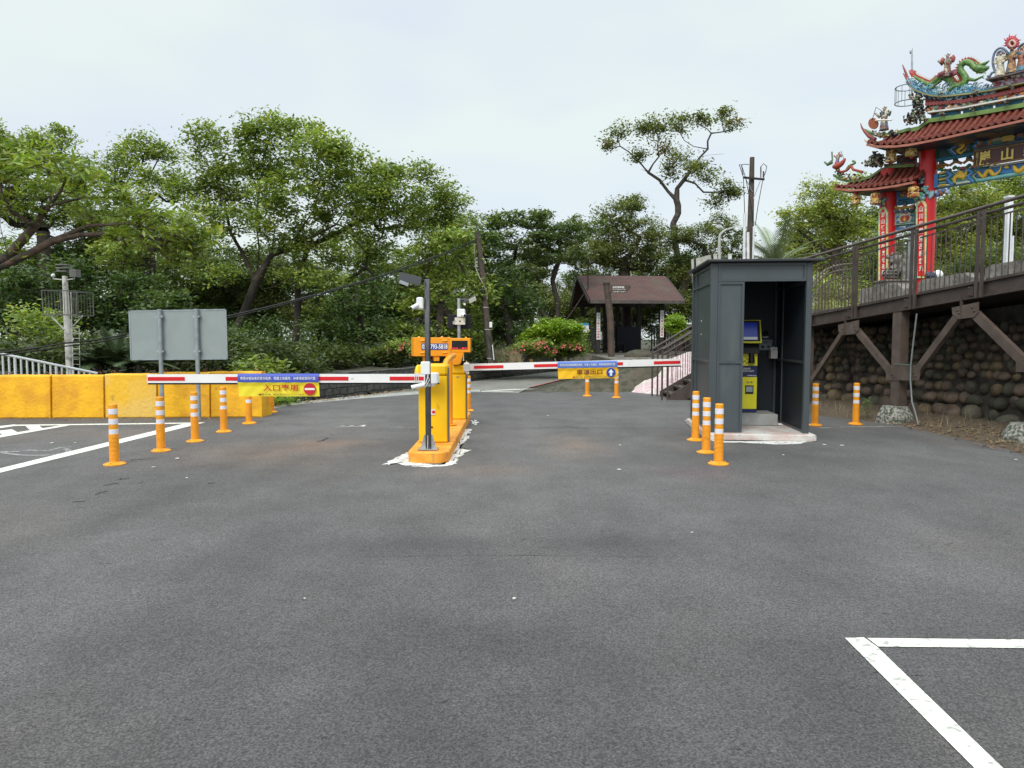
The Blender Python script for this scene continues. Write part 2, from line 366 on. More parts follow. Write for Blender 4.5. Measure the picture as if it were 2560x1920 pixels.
def cyl_line(mb, pts, r, mi=0, n=8): mb.tube(pts, r, n, mi)

def sheet(name, pts, z, mat, label=None, kind='structure', cat=None):
    mb = MB(); mb.add([(p[0], p[1], z) for p in pts], [tuple(range(len(pts)))])
    a = sum(pts[i][0] * pts[(i + 1) % len(pts)][1] - pts[(i + 1) % len(pts)][0] * pts[i][1] for i in range(len(pts)))
    if a < 0: mb.f = [f[::-1] for f in mb.f]
    o = mb.build(name, mat); o['kind'] = kind
    return o

# ================================================================== SETTING
g = MB(); g.add([(-400, -60, -.02), (400, -60, -.02), (400, 700, -.02), (-400, 700, -.02)], [(0, 1, 2, 3)])
g.build('ground', SOIL)['kind'] = 'structure'
BRS = (1.75, 1.38, 1.15); DKS = (.55, .55, .56); LTS = (1.35, 1.33, 1.30)
LOTM = asphalt('lot_asphalt', (.099, .0955, .0945), (.130, .1255, .124), brown=.3, stains=[(0, 11.5, 5.5, 3.2, LTS, .42), (0, 1.6, 7, 1.9, DKS, .62), (-3.3, 9.7, 1.0, .95, BRS, .75), (-2.6, 10.6, .6, .5, BRS, .6), (.95, 10.3, .38, 1.0, BRS, .7), (-.35, 8.4, .6, .4, BRS, .5), (2.1, 8.2, .5, .4, (1.25, .95, 1.05), .6), (-6.3, 11.6, .9, .5, BRS, .4),  # leading pair: broad tone change, lighter farther off, darker towards the camera
    (.75, 5.35, .75, .32, DKS, .6), (-.9, 5.3, .8, .25, DKS, .5), (-3.5, 6.3, .35, 3.0, DKS, .35), (-1.9, 5.0, .3, 3.2, DKS, .35), (2.2, 5.5, .3, 2.2, DKS, .3), (3.0, 9.2, 1.6, .5, DKS, .4), (5.2, 11.2, 1.2, 1.0, DKS, .45), (-.5, 7.0, .9, 1.0, LTS, .5), (1.5, 13.5, 1.6, 1.6, LTS, .5), (-3.6, 13.5, 1.3, 1.6, LTS, .55), (3.4, 4.2, .35, 1.2, DKS, .35), (.2, 3.5, 2.4, .35, DKS, .3)])
ROADM = asphalt('road_asphalt', (.20, .198, .175), (.25, .247, .222), brown=.2, dark=.2)
lot_px = [(2040, 1039), (1735, 999), (1650, 988), (1560, 979), (1470, 973), (1390, 976), (1290, 983), (1200, 981), (1130, 981), (1060, 985), (900, 997), (750, 1011), (672, 1023)]
lotp = [G(*p) for p in [(2560, 1139), (2510, 1122), (2416, 1099), (2322, 1076), (2263, 1067), (2204, 1060), (2132, 1050)] + lot_px]
lotp = [Vector((6.75, -8, 0)), Vector((6.75, 8.6, 0))] + lotp + [Vector((-5.3, 14.9, 0)), Vector((-16, 14.6, 0)), Vector((-16, -8, 0))]
sheet('parking_lot', lotp, .008, LOTM)
roadp = [G(640, 1040), G(655, 1019), G(820, 1001), G(1060, 968), G(1400, 927), Vector((5.5, 42, 0)), Vector((9, 42, 0)), Vector((4.2, 30.5, 0)), G(1400, 950), G(1325, 969), G(1290, 985), G(1390, 990), G(1100, 1010), G(800, 1030)]
sheet('road', roadp, .003, ROADM)
band = [(672, 1023), (750, 1011), (900, 997), (1060, 985), (1130, 981), (1200, 980), (1200, 974), (1130, 975), (1060, 978), (900, 989), (750, 1005), (672, 1018)]
sheet('road_edge_strip', [G(*p) for p in band], .006, M('edge_concrete', (.36, .36, .33), .85, var=.15, scale=3, bump=.3))
def strip(name, a, b, wd, z=.012, mat=None, ext=0):
    a = Vector((a[0], a[1], 0)); b = Vector((b[0], b[1], 0)); d = (b - a).normalized(); s = Vector((-d.y, d.x, 0)) * wd / 2
    a = a - d * ext; b = b + d * ext
    return sheet(name, [a - s, b - s, b + s, a + s], z, mat or LINE)
# bay marking at lower right
c0 = G(2112, 1600); c1 = G(2560, 1604); c2 = G(2430, 1920); 
sheet('parking_line', [G(2112, 1600), G(2160, 1599), G(2192, 1622), G(2499, 1920), G(2700, 2110), G(2630, 2140), G(2428, 1920)], .012, LINE)
sheet('parking_line', [G(2168, 1600.5), G(2700, 1606), G(2700, 1627), G(2196, 1622)], .0122, LINE)
# bays at the left
sheet('parking_line', [G(-60, 1199), G(-60, 1188), G(470, 1058), G(513, 1057.5)], .012, LINE)
sheet('parking_line', [G(35, 1063.5), G(480, 1058), G(470, 1060.8), G(-10, 1067)], .0123, LINE)
sheet('parking_line', [G(-60, 1075), G(35, 1062.5), G(48, 1065), G(-60, 1081)], .0121, LINE)
sheet('parking_line', [G(-60, 1099), G(155, 1064.5), G(175, 1065), G(-60, 1106)], .0124, LINE)
sheet('parking_line', [G(62, 1064.8), G(96, 1064.2), G(108, 1073.5), G(76, 1078)], .0122, LINE)
sheet('parking_line', [G(-8, 1079), G(30, 1074.8), G(46, 1083.5), G(6, 1089)], .0122, LINE)
# far markings on the road
sheet('road_marking', [G(1290, 973.5), G(1345, 972.5), G(1240, 977.5), G(1203, 977.5)], .010, LINE)
sheet('road_marking', [G(1203, 978.6), G(1285, 979.2), G(1280, 980), G(1203, 979.8)], .010, LINE)
sheet('red_line', [G(1322, 968.2), G(1405, 948), G(1405, 949.5), G(1330, 968.4)], .010, M('red_line_paint', (.42, .13, .12), .7, var=.2))
# worn wheelchair symbol and scuffs
def ribbon(name, pts, wd, z, mat):
    vs = []; P_ = [G(*p) for p in pts]
    for i, p in enumerate(P_):
        d = (P_[min(i + 1, len(P_) - 1)] - P_[max(i - 1, 0)]); d.normalize(); s_ = Vector((-d.y, d.x, 0)) * (wd[i] if isinstance(wd, list) else wd) / 2
        vs += [p - s_, p + s_]
    mb = MB(); mb.add([(v.x, v.y, z) for v in vs], [(2 * i, 2 * i + 2, 2 * i + 3, 2 * i + 1) for i in range(len(P_) - 1)])
    o = mb.build(name, mat); o['kind'] = 'structure'; return o
el = [(88 + 84 * math.cos(t), 1129 - 11.5 * math.sin(t)) for t in np.linspace(-2.9, .5, 16)]
ribbon('worn_symbol_marking', el, .07, .0115, FADED)
ribbon('worn_symbol_marking', [(178, 1119), (150, 1121), (120, 1129), (70, 1127), (45, 1131), (0, 1131)], .08, .0117, FADED)
# faint old lettering ghosts and hairline scratches
for k, (x0, y0, x1, y1, ww) in enumerate([(838, 1069, 918, 1067, .03), (850, 1066.5, 862, 1065.5, .03), (872, 1066, 884, 1065, .04), (898, 1066, 917, 1064, .05), (905, 1068, 912, 1064.5, .05), (975, 1071.5, 1040, 1071, .03), (990, 1069.5, 1010, 1068.5, .05), (1020, 1072.5, 1042, 1068.5, .04), (700, 1069, 758, 1069, .014), (668, 1141, 860, 1138.5, .010), (663, 1164, 742, 1164.5, .010), (1240, 1072, 1715, 1071, .008), (900, 1101, 1012, 1099, .010), (2040, 1071.5, 2078, 1070.8, .03), (2100, 1069, 2262, 1066.5, .025)]):
    ribbon('paint_trace', [(x0, y0), ((x0 + x1) / 2, (y0 + y1) / 2 + (k % 3 - 1) * .4), (x1, y1)], [ww * .4, ww, ww * .5], .0112, FADED if k not in (0, 1, 2, 3, 4) and ww > .012 and k < 13 or k == 9 else (LINE if ww > .012 else M('joint_dark', (.06, .06, .06), .9)))
JD = M('joint_dark', (.045, .045, .045), .9); CRK = M('crack_dark', (.035, .034, .033), .95)
def crack(pts, w_, m=None, j=.03, n=10):
    P_ = [];
    for i in range(len(pts) - 1):
        for k in range(n): u = k / n; P_.append((pts[i][0] + (pts[i + 1][0] - pts[i][0]) * u + random.uniform(-1, 1) * j * 60, pts[i][1] + (pts[i + 1][1] - pts[i][1]) * u + random.uniform(-1, 1) * j * 12))
    ribbon('asphalt_crack', P_ + [pts[-1]], [w_ * random.uniform(.3, 1.2) for _ in range(len(P_) + 1)], .0109, m or CRK)
crack([(1240, 1072), (1420, 1070.5), (1715, 1072)], .014, JD, .015); crack([(1405, 1066), (1470, 1074)], .02); crack([(905, 1394), (1300, 1391), (1690, 1396)], .006, JD, .01)
crack([(792, 1105), (806, 1103), (820, 1096)], .05); crack([(826, 1089), (832, 1088)], .02); crack([(238, 1238), (268, 1230)], .035); crack([(258, 1216), (296, 1210)], .04); crack([(298, 1200), (320, 1199)], .05); crack([(322, 1152), (395, 1147)], .03); crack([(180, 1258), (215, 1255)], .03); crack([(345, 1212), (362, 1208)], .02); crack([(522, 1211), (536, 1209)], .03)
for k in range(26):
    x = random.uniform(100, 2450); y = random.uniform(1230, 1880); L_ = random.uniform(8, 34); crack([(x, y), (x + L_, y - random.uniform(-3, 5))], random.uniform(.003, .009), CRK, .01, 4)
# white spill of mortar round the island and the booth pad
def blob(name, outline, z, mat, sub=6, jit=.03):
    P_ = [G(*p) for p in outline]; o_ = []
    for i in range(len(P_)):
        a = P_[i]; b = P_[(i + 1) % len(P_)]
        for k in range(sub):
            q = a.lerp(b, k / sub); o_.append(q + Vector((random.uniform(-jit, jit), random.uniform(-jit, jit), 0)))
    c = sum(o_, Vector()) / len(o_); mb = MB(); n = len(o_)
    mb.add([(c.x, c.y, z)] + [(q.x, q.y, z) for q in o_], [(0, 1 + i, 1 + (i + 1) % n) for i in range(n)])
    o = mb.build(name, mat); o['kind'] = 'structure'; return o
blob('mortar_spill', [(958, 1164), (1000, 1138), (1030, 1130), (1060, 1160), (1100, 1166), (1040, 1169), (990, 1162)], .0115, MORTAR, jit=.035)
blob('mortar_spill', [(1030, 1167), (1115, 1163), (1128, 1150), (1140, 1161), (1118, 1167), (1070, 1170)], .0118, MORTAR, jit=.02)
for a in [[(1118, 1160), (1135, 1128), (1172, 1128), (1145, 1148), (1128, 1166)], [(1130, 1132), (1146, 1102), (1162, 1106), (1150, 1122), (1178, 1128), (1140, 1140)],
          [(1144, 1106), (1158, 1074), (1180, 1074), (1168, 1090), (1176, 1098), (1154, 1108)], [(1180, 1052), (1188, 1050), (1196, 1058), (1190, 1064), (1178, 1060)]]:
    blob('mortar_spill', a, .0115 + random.uniform(0, .0003), MORTAR, jit=.03)
blob('mortar_spill', [(1778, 1096), (1800, 1104), (1900, 1105), (2036, 1100), (2038, 1105), (1990, 1112), (1940, 1113), (1850, 1108), (1795, 1109), (1770, 1100)], .0115, MORTAR, sub=4, jit=.018)
blob('mortar_spill', [(1714, 1052), (1722, 1050), (1780, 1096), (1776, 1104)], .0113, MORTAR, sub=4, jit=.012)
# litter specks
sp_ = MB()
for (x, y, r_) in [(1548, 1177, 5), (1550, 1115.5, 3.5), (1285, 1503, 5), (443, 1149, 5), (382, 1171, 3), (387, 1170.5, 2.5), (467, 1198, 3), (1370, 1041, 3), (762, 1503, 3), (1730, 1336, 3), (2060, 1114, 5), (2105, 1116, 5), (2540, 1152, 4), (188, 1109, 3), (130, 1110, 4), (1958, 1140, 3), (1105, 1120, 4)]:
    p = G(x, y); q = r_ * p.y / F
    a = random.uniform(0, 3); vs = [(p.x + q * math.cos(a + t) * random.uniform(.6, 1.2), p.y + q * 1.2 * math.sin(a + t) * random.uniform(.6, 1.2), .014) for t in (0, 1, 2.1, 3.1, 4.2, 5.2)]
    sp_.prism(vs, (0, 0, .006))
o = sp_.build('litter_specks', M('litter', (.62, .61, .56), .8)); o['kind'] = 'stuff'
# fallen leaves along the kerb lines
lv = MB(); LF = M('dead_leaves', (.30, .19, .08), .8, var=.3, scale=3, col2=(.12, .06, .03))
def leafbit(x, y, z, s):
    a = random.uniform(0, 6.28); t = random.uniform(-.4, .4); c = Vector((x, y, z)); u = Vector((math.cos(a), math.sin(a), t)) * s; v = Vector((-math.sin(a), math.cos(a), random.uniform(-.3, .3))) * s * .45
    lv.add([c - u, c - v, c + u, c + v], [(0, 1, 2, 3)])
for i in range(900):
    t = random.random(); yy = 8 + 8.5 * t; xx = 6.78 + random.uniform(-.12, .9) ** 1 if True else 0
    if yy > 14: xx -= (yy - 14) * .25
    leafbit(xx, yy, .03 + max(0, xx - 6.8) * .13, random.uniform(.02, .05))
for i in range(260):
    p = G(640, 1019).lerp(G(1060, 969), random.random()); leafbit(p.x + random.uniform(0, .45), p.y - random.uniform(-.1, .25), .02, random.uniform(.03, .06))
for i in range(140): leafbit(random.uniform(-10, -4.9), random.uniform(13.3, 13.72), .018, random.uniform(.015, .035))
lv.build('fallen_leaves', LF)['kind'] = 'stuff'

# raised bank behind the stone wall
def hnoise(x, y, s=1.): return (math.sin(x * 1.3 * s + 1) * math.cos(y * 1.1 * s) + .5 * math.sin(x * 3.1 * s + y * 2.3 * s) + .25 * math.sin(x * 7 * s - y * 5.1 * s)) / 1.75
def field(name, x0, x1, y0, y1, nx, ny, h, mat, keep=None):
    mb = MB(); vs = [(x0 + (x1 - x0) * i / nx, y0 + (y1 - y0) * j / ny) for j in range(ny + 1) for i in range(nx + 1)]
    fs = []
    for j in range(ny):
        for i in range(nx):
            q = (j * (nx + 1) + i, j * (nx + 1) + i + 1, (j + 1) * (nx + 1) + i + 1, (j + 1) * (nx + 1) + i)
            cx = sum(vs[k][0] for k in q) / 4; cy = sum(vs[k][1] for k in q) / 4
            if keep is None or keep(cx, cy): fs.append(q)
    mb.add([(x, y, h(x, y)) for x, y in vs], fs, 0, True); o = mb.build(name, mat); return o
wa, wb = G(640, 1017), G(1400, 926)
def wallx(y): return wa.x + (wb.x - wa.x) * (y - wa.y) / (wb.y - wa.y)
def bank_h(x, y):
    dd = (wallx(y) - x) ; t = min(max(dd / .5, 0), 1)
    return t * (.55 + .12 * hnoise(x, y)) - .02 + (0 if y < 40 else 0)
field('planted_bank', -16, 2.6, 16.2, 34.4, 60, 60, bank_h, SOIL, keep=lambda x, y: x < wallx(y) - .05)['kind'] = 'structure'
field('planted_bank', -30, 24, 34.4, 62, 50, 24, lambda x, y: (.62 + .2 * hnoise(x, y, .4)) if x < 3 or y > 38 else .0, SOIL, keep=lambda x, y: x < 2.6 or y > 41)['kind'] = 'structure'
# rock outcrop beside the exit road
def rock_h(x, y):
    xl = .25 + (y - 20.3) * .265; ss = lambda t: (lambda u: u * u * (3 - 2 * u))(min(max(t, 0), 1))
    return (.80 - .25 * ss((y - 23) / 4)) * ss((x - xl) / 3.0) * ss((y - 20.3 - .25 * hnoise(x, y)) / 1.3) * (1 + .22 * hnoise(x, y, 2.4)) + .07 * hnoise(x, y, 5.3) * ss((x - xl) / .6) - .03
field('rock_slope', .2, 6.0, 20.3, 31, 60, 80, rock_h, MOSSR, keep=lambda x, y: x > .15 + (y - 20.3) * .265)['kind'] = 'structure'
# litter strip between asphalt and cobble wall
CW = [(6.55, 18.4), (7.0, 16.6), (7.42, 14.7), (7.72, 13.0), (8.0, 11.2), (8.35, 8.8), (8.7, 6.0)]
def cwx(y):
    for (xa, ya), (xb, yb) in zip(CW, CW[1:]):
        if yb <= y <= ya: return xa + (xb - xa) * (ya - y) / (ya - yb)
    return CW[0][0] if y > CW[0][1] else CW[-1][0]
def lit_h(x, y):
    e0 = 6.75 if y < 13 else 6.75 - (y - 13) * .4
    t = min(max((x - e0) / max(cwx(y) - e0, .3), 0), 1); return -.012 + .2 * t + .03 * t * hnoise(x, y, 5)
field('leaf_litter_verge', 3.4, 9.0, 6, 22, 56, 90, lit_h, LITT, keep=lambda x, y: x < cwx(y) + .3)['kind'] = 'structure'
# temple plaza (raised ground behind the cobble wall)
pl = [(8.3, 19.5), (8.5, 16.7), (8.85, 14.8), (9.2, 13.0), (9.45, 11.3), (9.8, 8.8), (10.1, 6.0), (70, 6), (70, 80), (16, 80), (8.6, 30)]
mb = MB(); mb.prism([(x, y, -.1) for x, y in pl], (0, 0, 2.42)); mb.build('temple_plaza_ground', GREYC)['kind'] = 'structure'

# ================================================================== COBBLE WALL
def cobble_wall():
    o = thing('cobble_retaining_wall', 'dark retaining wall of rounded river stones under the brown walkway', 'retaining wall', (7.4, 14.7, 0))
    mb = MB()
    for (xa, ya), (xb, yb) in zip(CW, CW[1:]):
        a = Vector((xa, ya, -.05)); b = Vector((xb, yb, -.05)); d = (b - a).normalized(); n = Vector((d.y, -d.x, 0))
        if n.x < 0: n = -n
        v_ = [a + n * .10, b + n * .10, b + n * 1.4, a + n * 1.4]; vt = [p + Vector((0, 0, 1.85)) + (n * .5 if k < 2 else n * 0) for k, p in enumerate(v_)]; mb.add(v_ + vt, [(0, 1, 5, 4), (4, 5, 6, 7), (1, 2, 6, 5), (3, 0, 4, 7), (2, 3, 7, 6)])
    mb.build('mortar_backing', M('wall_mortar', (.055, .046, .036), .95, var=.3, scale=5, bump=.8, bscale=20), o, world=True)
    mats = [M('cobble_a', (.15, .11, .08), .85, var=.3, scale=5, bump=.5, bscale=25), M('cobble_b', (.10, .092, .066), .85, var=.3, scale=5, bump=.5, bscale=25),
            M('cobble_c', (.18, .135, .075), .85, var=.3, scale=5, bump=.5, bscale=25), M('cobble_d', (.07, .07, .045), .9, var=.3, scale=4, bump=.5, bscale=25), M('cobble_e', (.18, .17, .15), .85, var=.25, scale=6, bump=.5, bscale=25)]
    mb = MB()
    for (xa, ya), (xb, yb) in zip(CW[:-1], CW[1:]):
        a = Vector((xa, ya, 0)); b = Vector((xb, yb, 0)); Ln = (b - a).length; d = (b - a) / Ln; n = Vector((d.y, -d.x, 0)); n = n if n.x > 0 else -n
        z = .05; row = 0
        while z < 1.75:
            big = .155 if row < 1 else (.115 if row < 3 else .088)
            rr = big * random.uniform(.9, 1.1); s_ = random.uniform(0, .2)
            while s_ < Ln:
                r1 = rr * random.uniform(.7, 1.45); r2 = rr * random.uniform(.75, 1.1)
                c = a + d * s_ + n * (random.uniform(.10, .17) + z * .27) + Vector((0, 0, z + r2 + random.uniform(-.03, .03)))
                mb.ball(c, (r1, r1 * random.uniform(.7, .95), r2), 11, 7, random.choice([0, 0, 0, 1, 1, 2, 2, 3]), jit=.085, rot=Matrix.Rotation(random.uniform(-.4, .4), 3, 'Y') @ Matrix.Rotation(math.atan2(d.y, d.x), 3, 'Z'))
                s_ += r1 * random.uniform(1.8, 2.5)
            z += rr * 1.86; row += 1
    mb.build('river_stones', mats, o, world=True)
cobble_wall()

# ================================================================== STONE WALL along the road
def brickmat(name, c1, c2, mort, sc_, w_=.5, h_=.25):
    m = bpy.data.materials.new(name); m.use_nodes = True; nt = m.node_tree; N = nt.nodes; L = nt.links; p = N['Principled BSDF']; p.inputs['Roughness'].default_value = .9
    tc = N.new('ShaderNodeTexCoord'); mp = N.new('ShaderNodeMapping'); mp.inputs['Rotation'].default_value = (R(90), 0, 0)
    L.new(tc.outputs['Object'], mp.inputs[0]); b = N.new('ShaderNodeTexBrick'); b.inputs['Scale'].default_value = sc_
    b.inputs['Color1'].default_value = (*c1, 1); b.inputs['Color2'].default_value = (*c2, 1); b.inputs['Mortar'].default_value = (*mort, 1)
    b.inputs['Brick Width'].default_value = w_; b.inputs['Row Height'].default_value = h_; b.inputs['Mortar Size'].default_value = .02; b.inputs['Mortar Smooth'].default_value = .3
    ns = N.new('ShaderNodeTexNoise'); ns.inputs['Scale'].default_value = 2; L.new(tc.outputs['Object'], ns.inputs[0])
    va = N.new('ShaderNodeVectorMath'); va.operation = 'MULTIPLY_ADD'; va.inputs[1].default_value = (.12, .12, .12); L.new(ns.outputs['Color'], va.inputs[0]); L.new(mp.outputs[0], va.inputs[2]); L.new(va.outputs[0], b.inputs[0])
    n2 = N.new('ShaderNodeTexNoise'); n2.inputs['Scale'].default_value = 9; L.new(tc.outputs['Object'], n2.inputs[0])
    x = N.new('ShaderNodeMix'); x.data_type = 'RGBA'; x.blend_type = 'MULTIPLY'; x.inputs[0].default_value = .8; L.new(b.outputs[0], x.inputs[6])
    r = N.new('ShaderNodeValToRGB'); r.color_ramp.elements[0].position = .3; r.color_ramp.elements[0].color = (.4, .42, .36, 1); r.color_ramp.elements[1].position = .65; r.color_ramp.elements[1].color = (1.2, 1.2, 1.2, 1)
    L.new(n2.outputs[0], r.inputs[0]); L.new(r.outputs[0], x.inputs[7]); L.new(x.outputs[2], p.inputs[0])
    bp = N.new('ShaderNodeBump'); bp.inputs['Distance'].default_value = .03; L.new(b.outputs['Fac'], bp.inputs['Height']); bp.invert = True; L.new(bp.outputs[0], p.inputs['Normal'])
    return m
ang = math.atan2(wb.y - wa.y, wb.x - wa.x)
o = thing('stone_block_wall', 'low dark block wall curving up along the far side of the road', 'wall', (wa.x, wa.y, 0), ang)
Lw = (wb - wa).length
mb = MB()
nseg = 24
for i in range(nseg):
    s0, s1 = Lw * i / nseg, Lw * (i + 1) / nseg - .004; h = .58 + .2 * i / nseg + random.uniform(-.02, .02)
    mb.box(s0, s1, 0 + random.uniform(0, .015), .34, -.02, h, 0)
mb.build('wall_blocks', brickmat('wall_blocks', (.12, .115, .10), (.06, .06, .055), (.02, .02, .018), 1.6, .5, .28), o)
mb = MB(); mb.box(Lw * .62, Lw, -.05, .40, .70, .80, ch=.01); mb.build('coping', M('coping_dark', (.045, .038, .033), .9, var=.3, bump=.6), o)
# round reflectors on the wall
o0 = None
for k, (x, y, txt) in enumerate([(1261, 904.5, 'round yellow reflector disc on the wall, nearest the entrance cabinets'), (1327, 902, 'amber round reflector disc, second from the left on the block wall'), (1391, 897, 'cream round reflector disc on the wall above the exit banner'), (1461, 892, 'cream round reflector disc at the shelter end of the block wall')]):
    # distance along the wall plane
    n_ = Vector((math.sin(ang), -math.cos(ang), 0)); p = onpl(x, y, Vector((wa.x, wa.y, 0)) + n_ * .1, n_)
    if k == 3: p = at(x, y, 36.2)
    t = thing('wall_reflector', txt, 'reflector', p, 0, 'reflector discs along the block wall')
    b_ = MB(); b_.tube([(0, 0, 0), (0, -.03, 0)], .105 if k > 1 else .085, 16); b_.build('disc', M('reflector_cream', (.75, .66, .42), .35) if k > 1 else M('reflector_amber', (.66, .42, .08), .35), t)
    b_ = MB(); b_.tube([(0, .0, 0), (0, .1, -.02)], .03, 8); b_.build('bracket', BLK, t)

# ================================================================== DELINEATOR POSTS
def make_post():
    o = thing('delineator_post', 'x', 'bollard', (0, 0, .008), 0, 'orange and white flexible delineator posts')
    mb = MB(); prof = [(.0, .0), (.125, .0), (.127, .012), (.10, .022), (.066, .034), (.060, .040)]
    mb.lathe(prof, n=28)
    for k in range(3):
        a = 2.1 * k + .5; mb.tube([(.096 * math.cos(a), .096 * math.sin(a), .018), (.096 * math.cos(a), .096 * math.sin(a), .034)], .011, 6)
    mb.build('base', ORANGE, o)
    mb = MB(); H = .745; z = .04; pr = [(.057, z)]
    while z < H * .485:
        pr += [(.0575, z + .004), (.0535, z + .008), (.0535, z + .012), (.0575, z + .016)]; z += .016
    pr += [(.053, z + .004), (.051, H * .5), (.0505, H - .012), (.045, H - .002), (.012, H), (0, H)]
    mb.lathe(pr, n=24); mb.build('tube', ORANGE, o)
    for (a, b) in ((.50, .585), (.665, .755), (.83, .92)):
        mb = MB(); mb.lathe([(.0508, H * a), (.0525, H * a + .002), (.0525, H * b - .002), (.0508, H * b)], n=24); mb.build('reflective_band', WHITEB, o)
    return o
posts = [(287, 1163, 'front left delineator post nearest the camera beside the white bay line'), (403, 1129, 'second delineator post of the left row, beyond the nearest one'),
         (488, 1105, 'third post of the left row, at the tip of the white bay line'), (560, 1081, 'fourth post of the left row, left of the yellow entry banner'),
         (623, 1060, 'post standing directly below the left half of the entry banner'), (679, 1032, 'farthest left post, at the free end of the yellow barrier blocks'),
         (1738, 1102, 'rearmost of the three posts at the left corner of the pay booth'), (1765, 1133, 'middle one of three posts at the corner of the pay booth'), (1796, 1162, 'nearest of the three posts in front of the pay booth'),
         (2037, 1065, 'post just right of the pay booth, beside its corner column'), (2139, 1062, 'rightmost post, standing alone before the cobble wall'),
         (1468, 991, 'far post below the middle of the exit banner'), (1541, 995, 'far post at the right end of the exit banner'), (1171, 1028, 'post behind the traffic island, under the start of the exit arm')]
p0 = make_post()
for i, (x, y, lab) in enumerate(posts):
    q = G(x, y); q.z = .008
    if i == 0: p0.location = q; p0['label'] = lab
    else: dup(p0, q, random.uniform(0, 2), lab)

# ================================================================== YELLOW BARRIER BLOCKS
xs = [-11.87, -10.87, -9.87, -8.87, -7.87, -6.87, -5.86, -4.86]
labs = ['yellow concrete barrier block outside the left edge', 'yellow concrete barrier block beside the left picture edge', 'leftmost fully visible yellow barrier block behind the hatched bay marking', 'yellow barrier block with dirty scuffs along its foot, second in the row',
        'patchy barrier block with faded pale yellow paint and a crack line', 'yellow barrier block behind the posts of the grey sign panel', 'end block of the yellow barrier, rough face, beside the entry banner']
for i in range(7):
    x0, x1 = xs[i] + .006, xs[i + 1] - .006; yb = 13.72 + .04 * i
    h = [.82, .83, .84, .84, .86, .885, .90][i]
    if i < 2 and x1 < -10.8: continue
    t = thing('concrete_barrier', labs[i], 'barrier block', (x0, yb, 0), 0, 'yellow concrete barrier blocks in a row')
    mb = MB(); wd = x1 - x0; nx, nz = 14, 12
    def prof_(u):   # outline front -> top -> back, (y,z)
        return u
    outl = [(.02, 0), (.0, .03), (.012, h * .5), (.03, h - .03), (.055, h), (.24, h), (.27, h - .03), (.34, h * .55), (.52, h * .22), (.60, .12), (.60, 0)]
    vs = []; fs = []
    for k in range(nx + 1):
        for (y, z) in outl:
            e_ = .012 if k in (0, nx) and z > .02 else 0
            vs.append((wd * k / nx, y + e_ + .006 * hnoise(k * .9 + i * 5, z * 9 + y * 4, 1.7), z - (.006 if k in (0, nx) and z > h - .01 else 0) + (.006 * hnoise(k * .5 + i * 3, y * 9) if z > h - .01 else 0)))
    m_ = len(outl)
    for k in range(nx):
        for j in range(m_ - 1): fs.append((k * m_ + j, (k + 1) * m_ + j, (k + 1) * m_ + j + 1, k * m_ + j + 1))
    mb.add(vs, fs, 0, False)
    mb.add(vs[:m_], [tuple(range(m_))]); mb.add(vs[-m_:], [tuple(range(m_))[::-1]])
    mb.build('block', YCONP if i == 4 else YCON, t)
    c = .14
    for xx in (.12, wd - .12):
        mb = MB(); mb.tube([(xx - .035, c, h - .01), (xx - .035, c, h + .03), (xx - .015, c, h + .052), (xx + .015, c, h + .052), (xx + .035, c, h + .03), (xx + .035, c, h - .01)], .008, 6)
        mb.build('lifting_loop', M('rusty_steel', (.22, .11, .05), .8, var=.3, scale=20), t)

# ================================================================== GREY SIGN PANEL (seen from behind)
t = thing('sign_panel', 'back of a large blank grey sign panel on two round posts behind the yellow barrier', 'sign', (-6.3, 13.6, 0))
a = at(323, 778, 13.62); b = at(564, 774, 13.62); c = at(568, 897, 13.62); d = at(328, 899, 13.62)
SGN = M('sign_back_grey', (.235, .275, .268), .45, var=.07, scale=2.5, col2=(.265, .305, .298)); mb = MB(); mb.prism([a, b, c, d], (0, .006, 0)); mb.build('panel', SGN, t, world=True)
mb = MB()
for p, q in ((a, b), (b, c), (c, d), (d, a)): mb.obb(p, q, .025, .012, up=(0, 1, 0))
mb.build('panel_rim', GALV, t, world=True)
for (x0, y0, x1, y1) in ((396, 773, 407, 1046), (490, 772, 498, 1044)):
    mb = MB(); xx = at(x1, y1, 13.56).x; top = at(x0, y0, 13.56); mb.tube([(xx, 13.56, 0), (xx - .003, 13.56, top.z)], .038, 16); mb.build('post', GALV, t, world=True)
    mb = MB()
    for zz in (1.3, 1.95): mb.box(xx - .06, xx + .06, 13.54, 13.61, zz - .018, zz + .018)
    mb.build('clamp', STEEL, t, world=True)

# white guard rail behind the barrier, running down to the right
t = thing('guard_rail', 'white tubular guard rail sloping down behind the yellow barrier blocks', 'railing', (-10, 15.5, 0))
A = at(-80, 868, 15.3); B = at(245, 934, 16.6)
mb = MB(); mb.tube([A, B], .032, 10); mb.build('top_rail', GUARD, t, world=True)
for k in range(22):
    p = A.lerp(B, (k + .5) / 22); mb = MB(); mb.tube([(p.x, p.y, -.3), tuple(p)], .022 if k % 7 else .03, 8); mb.build('baluster', GUARD, t, world=True)

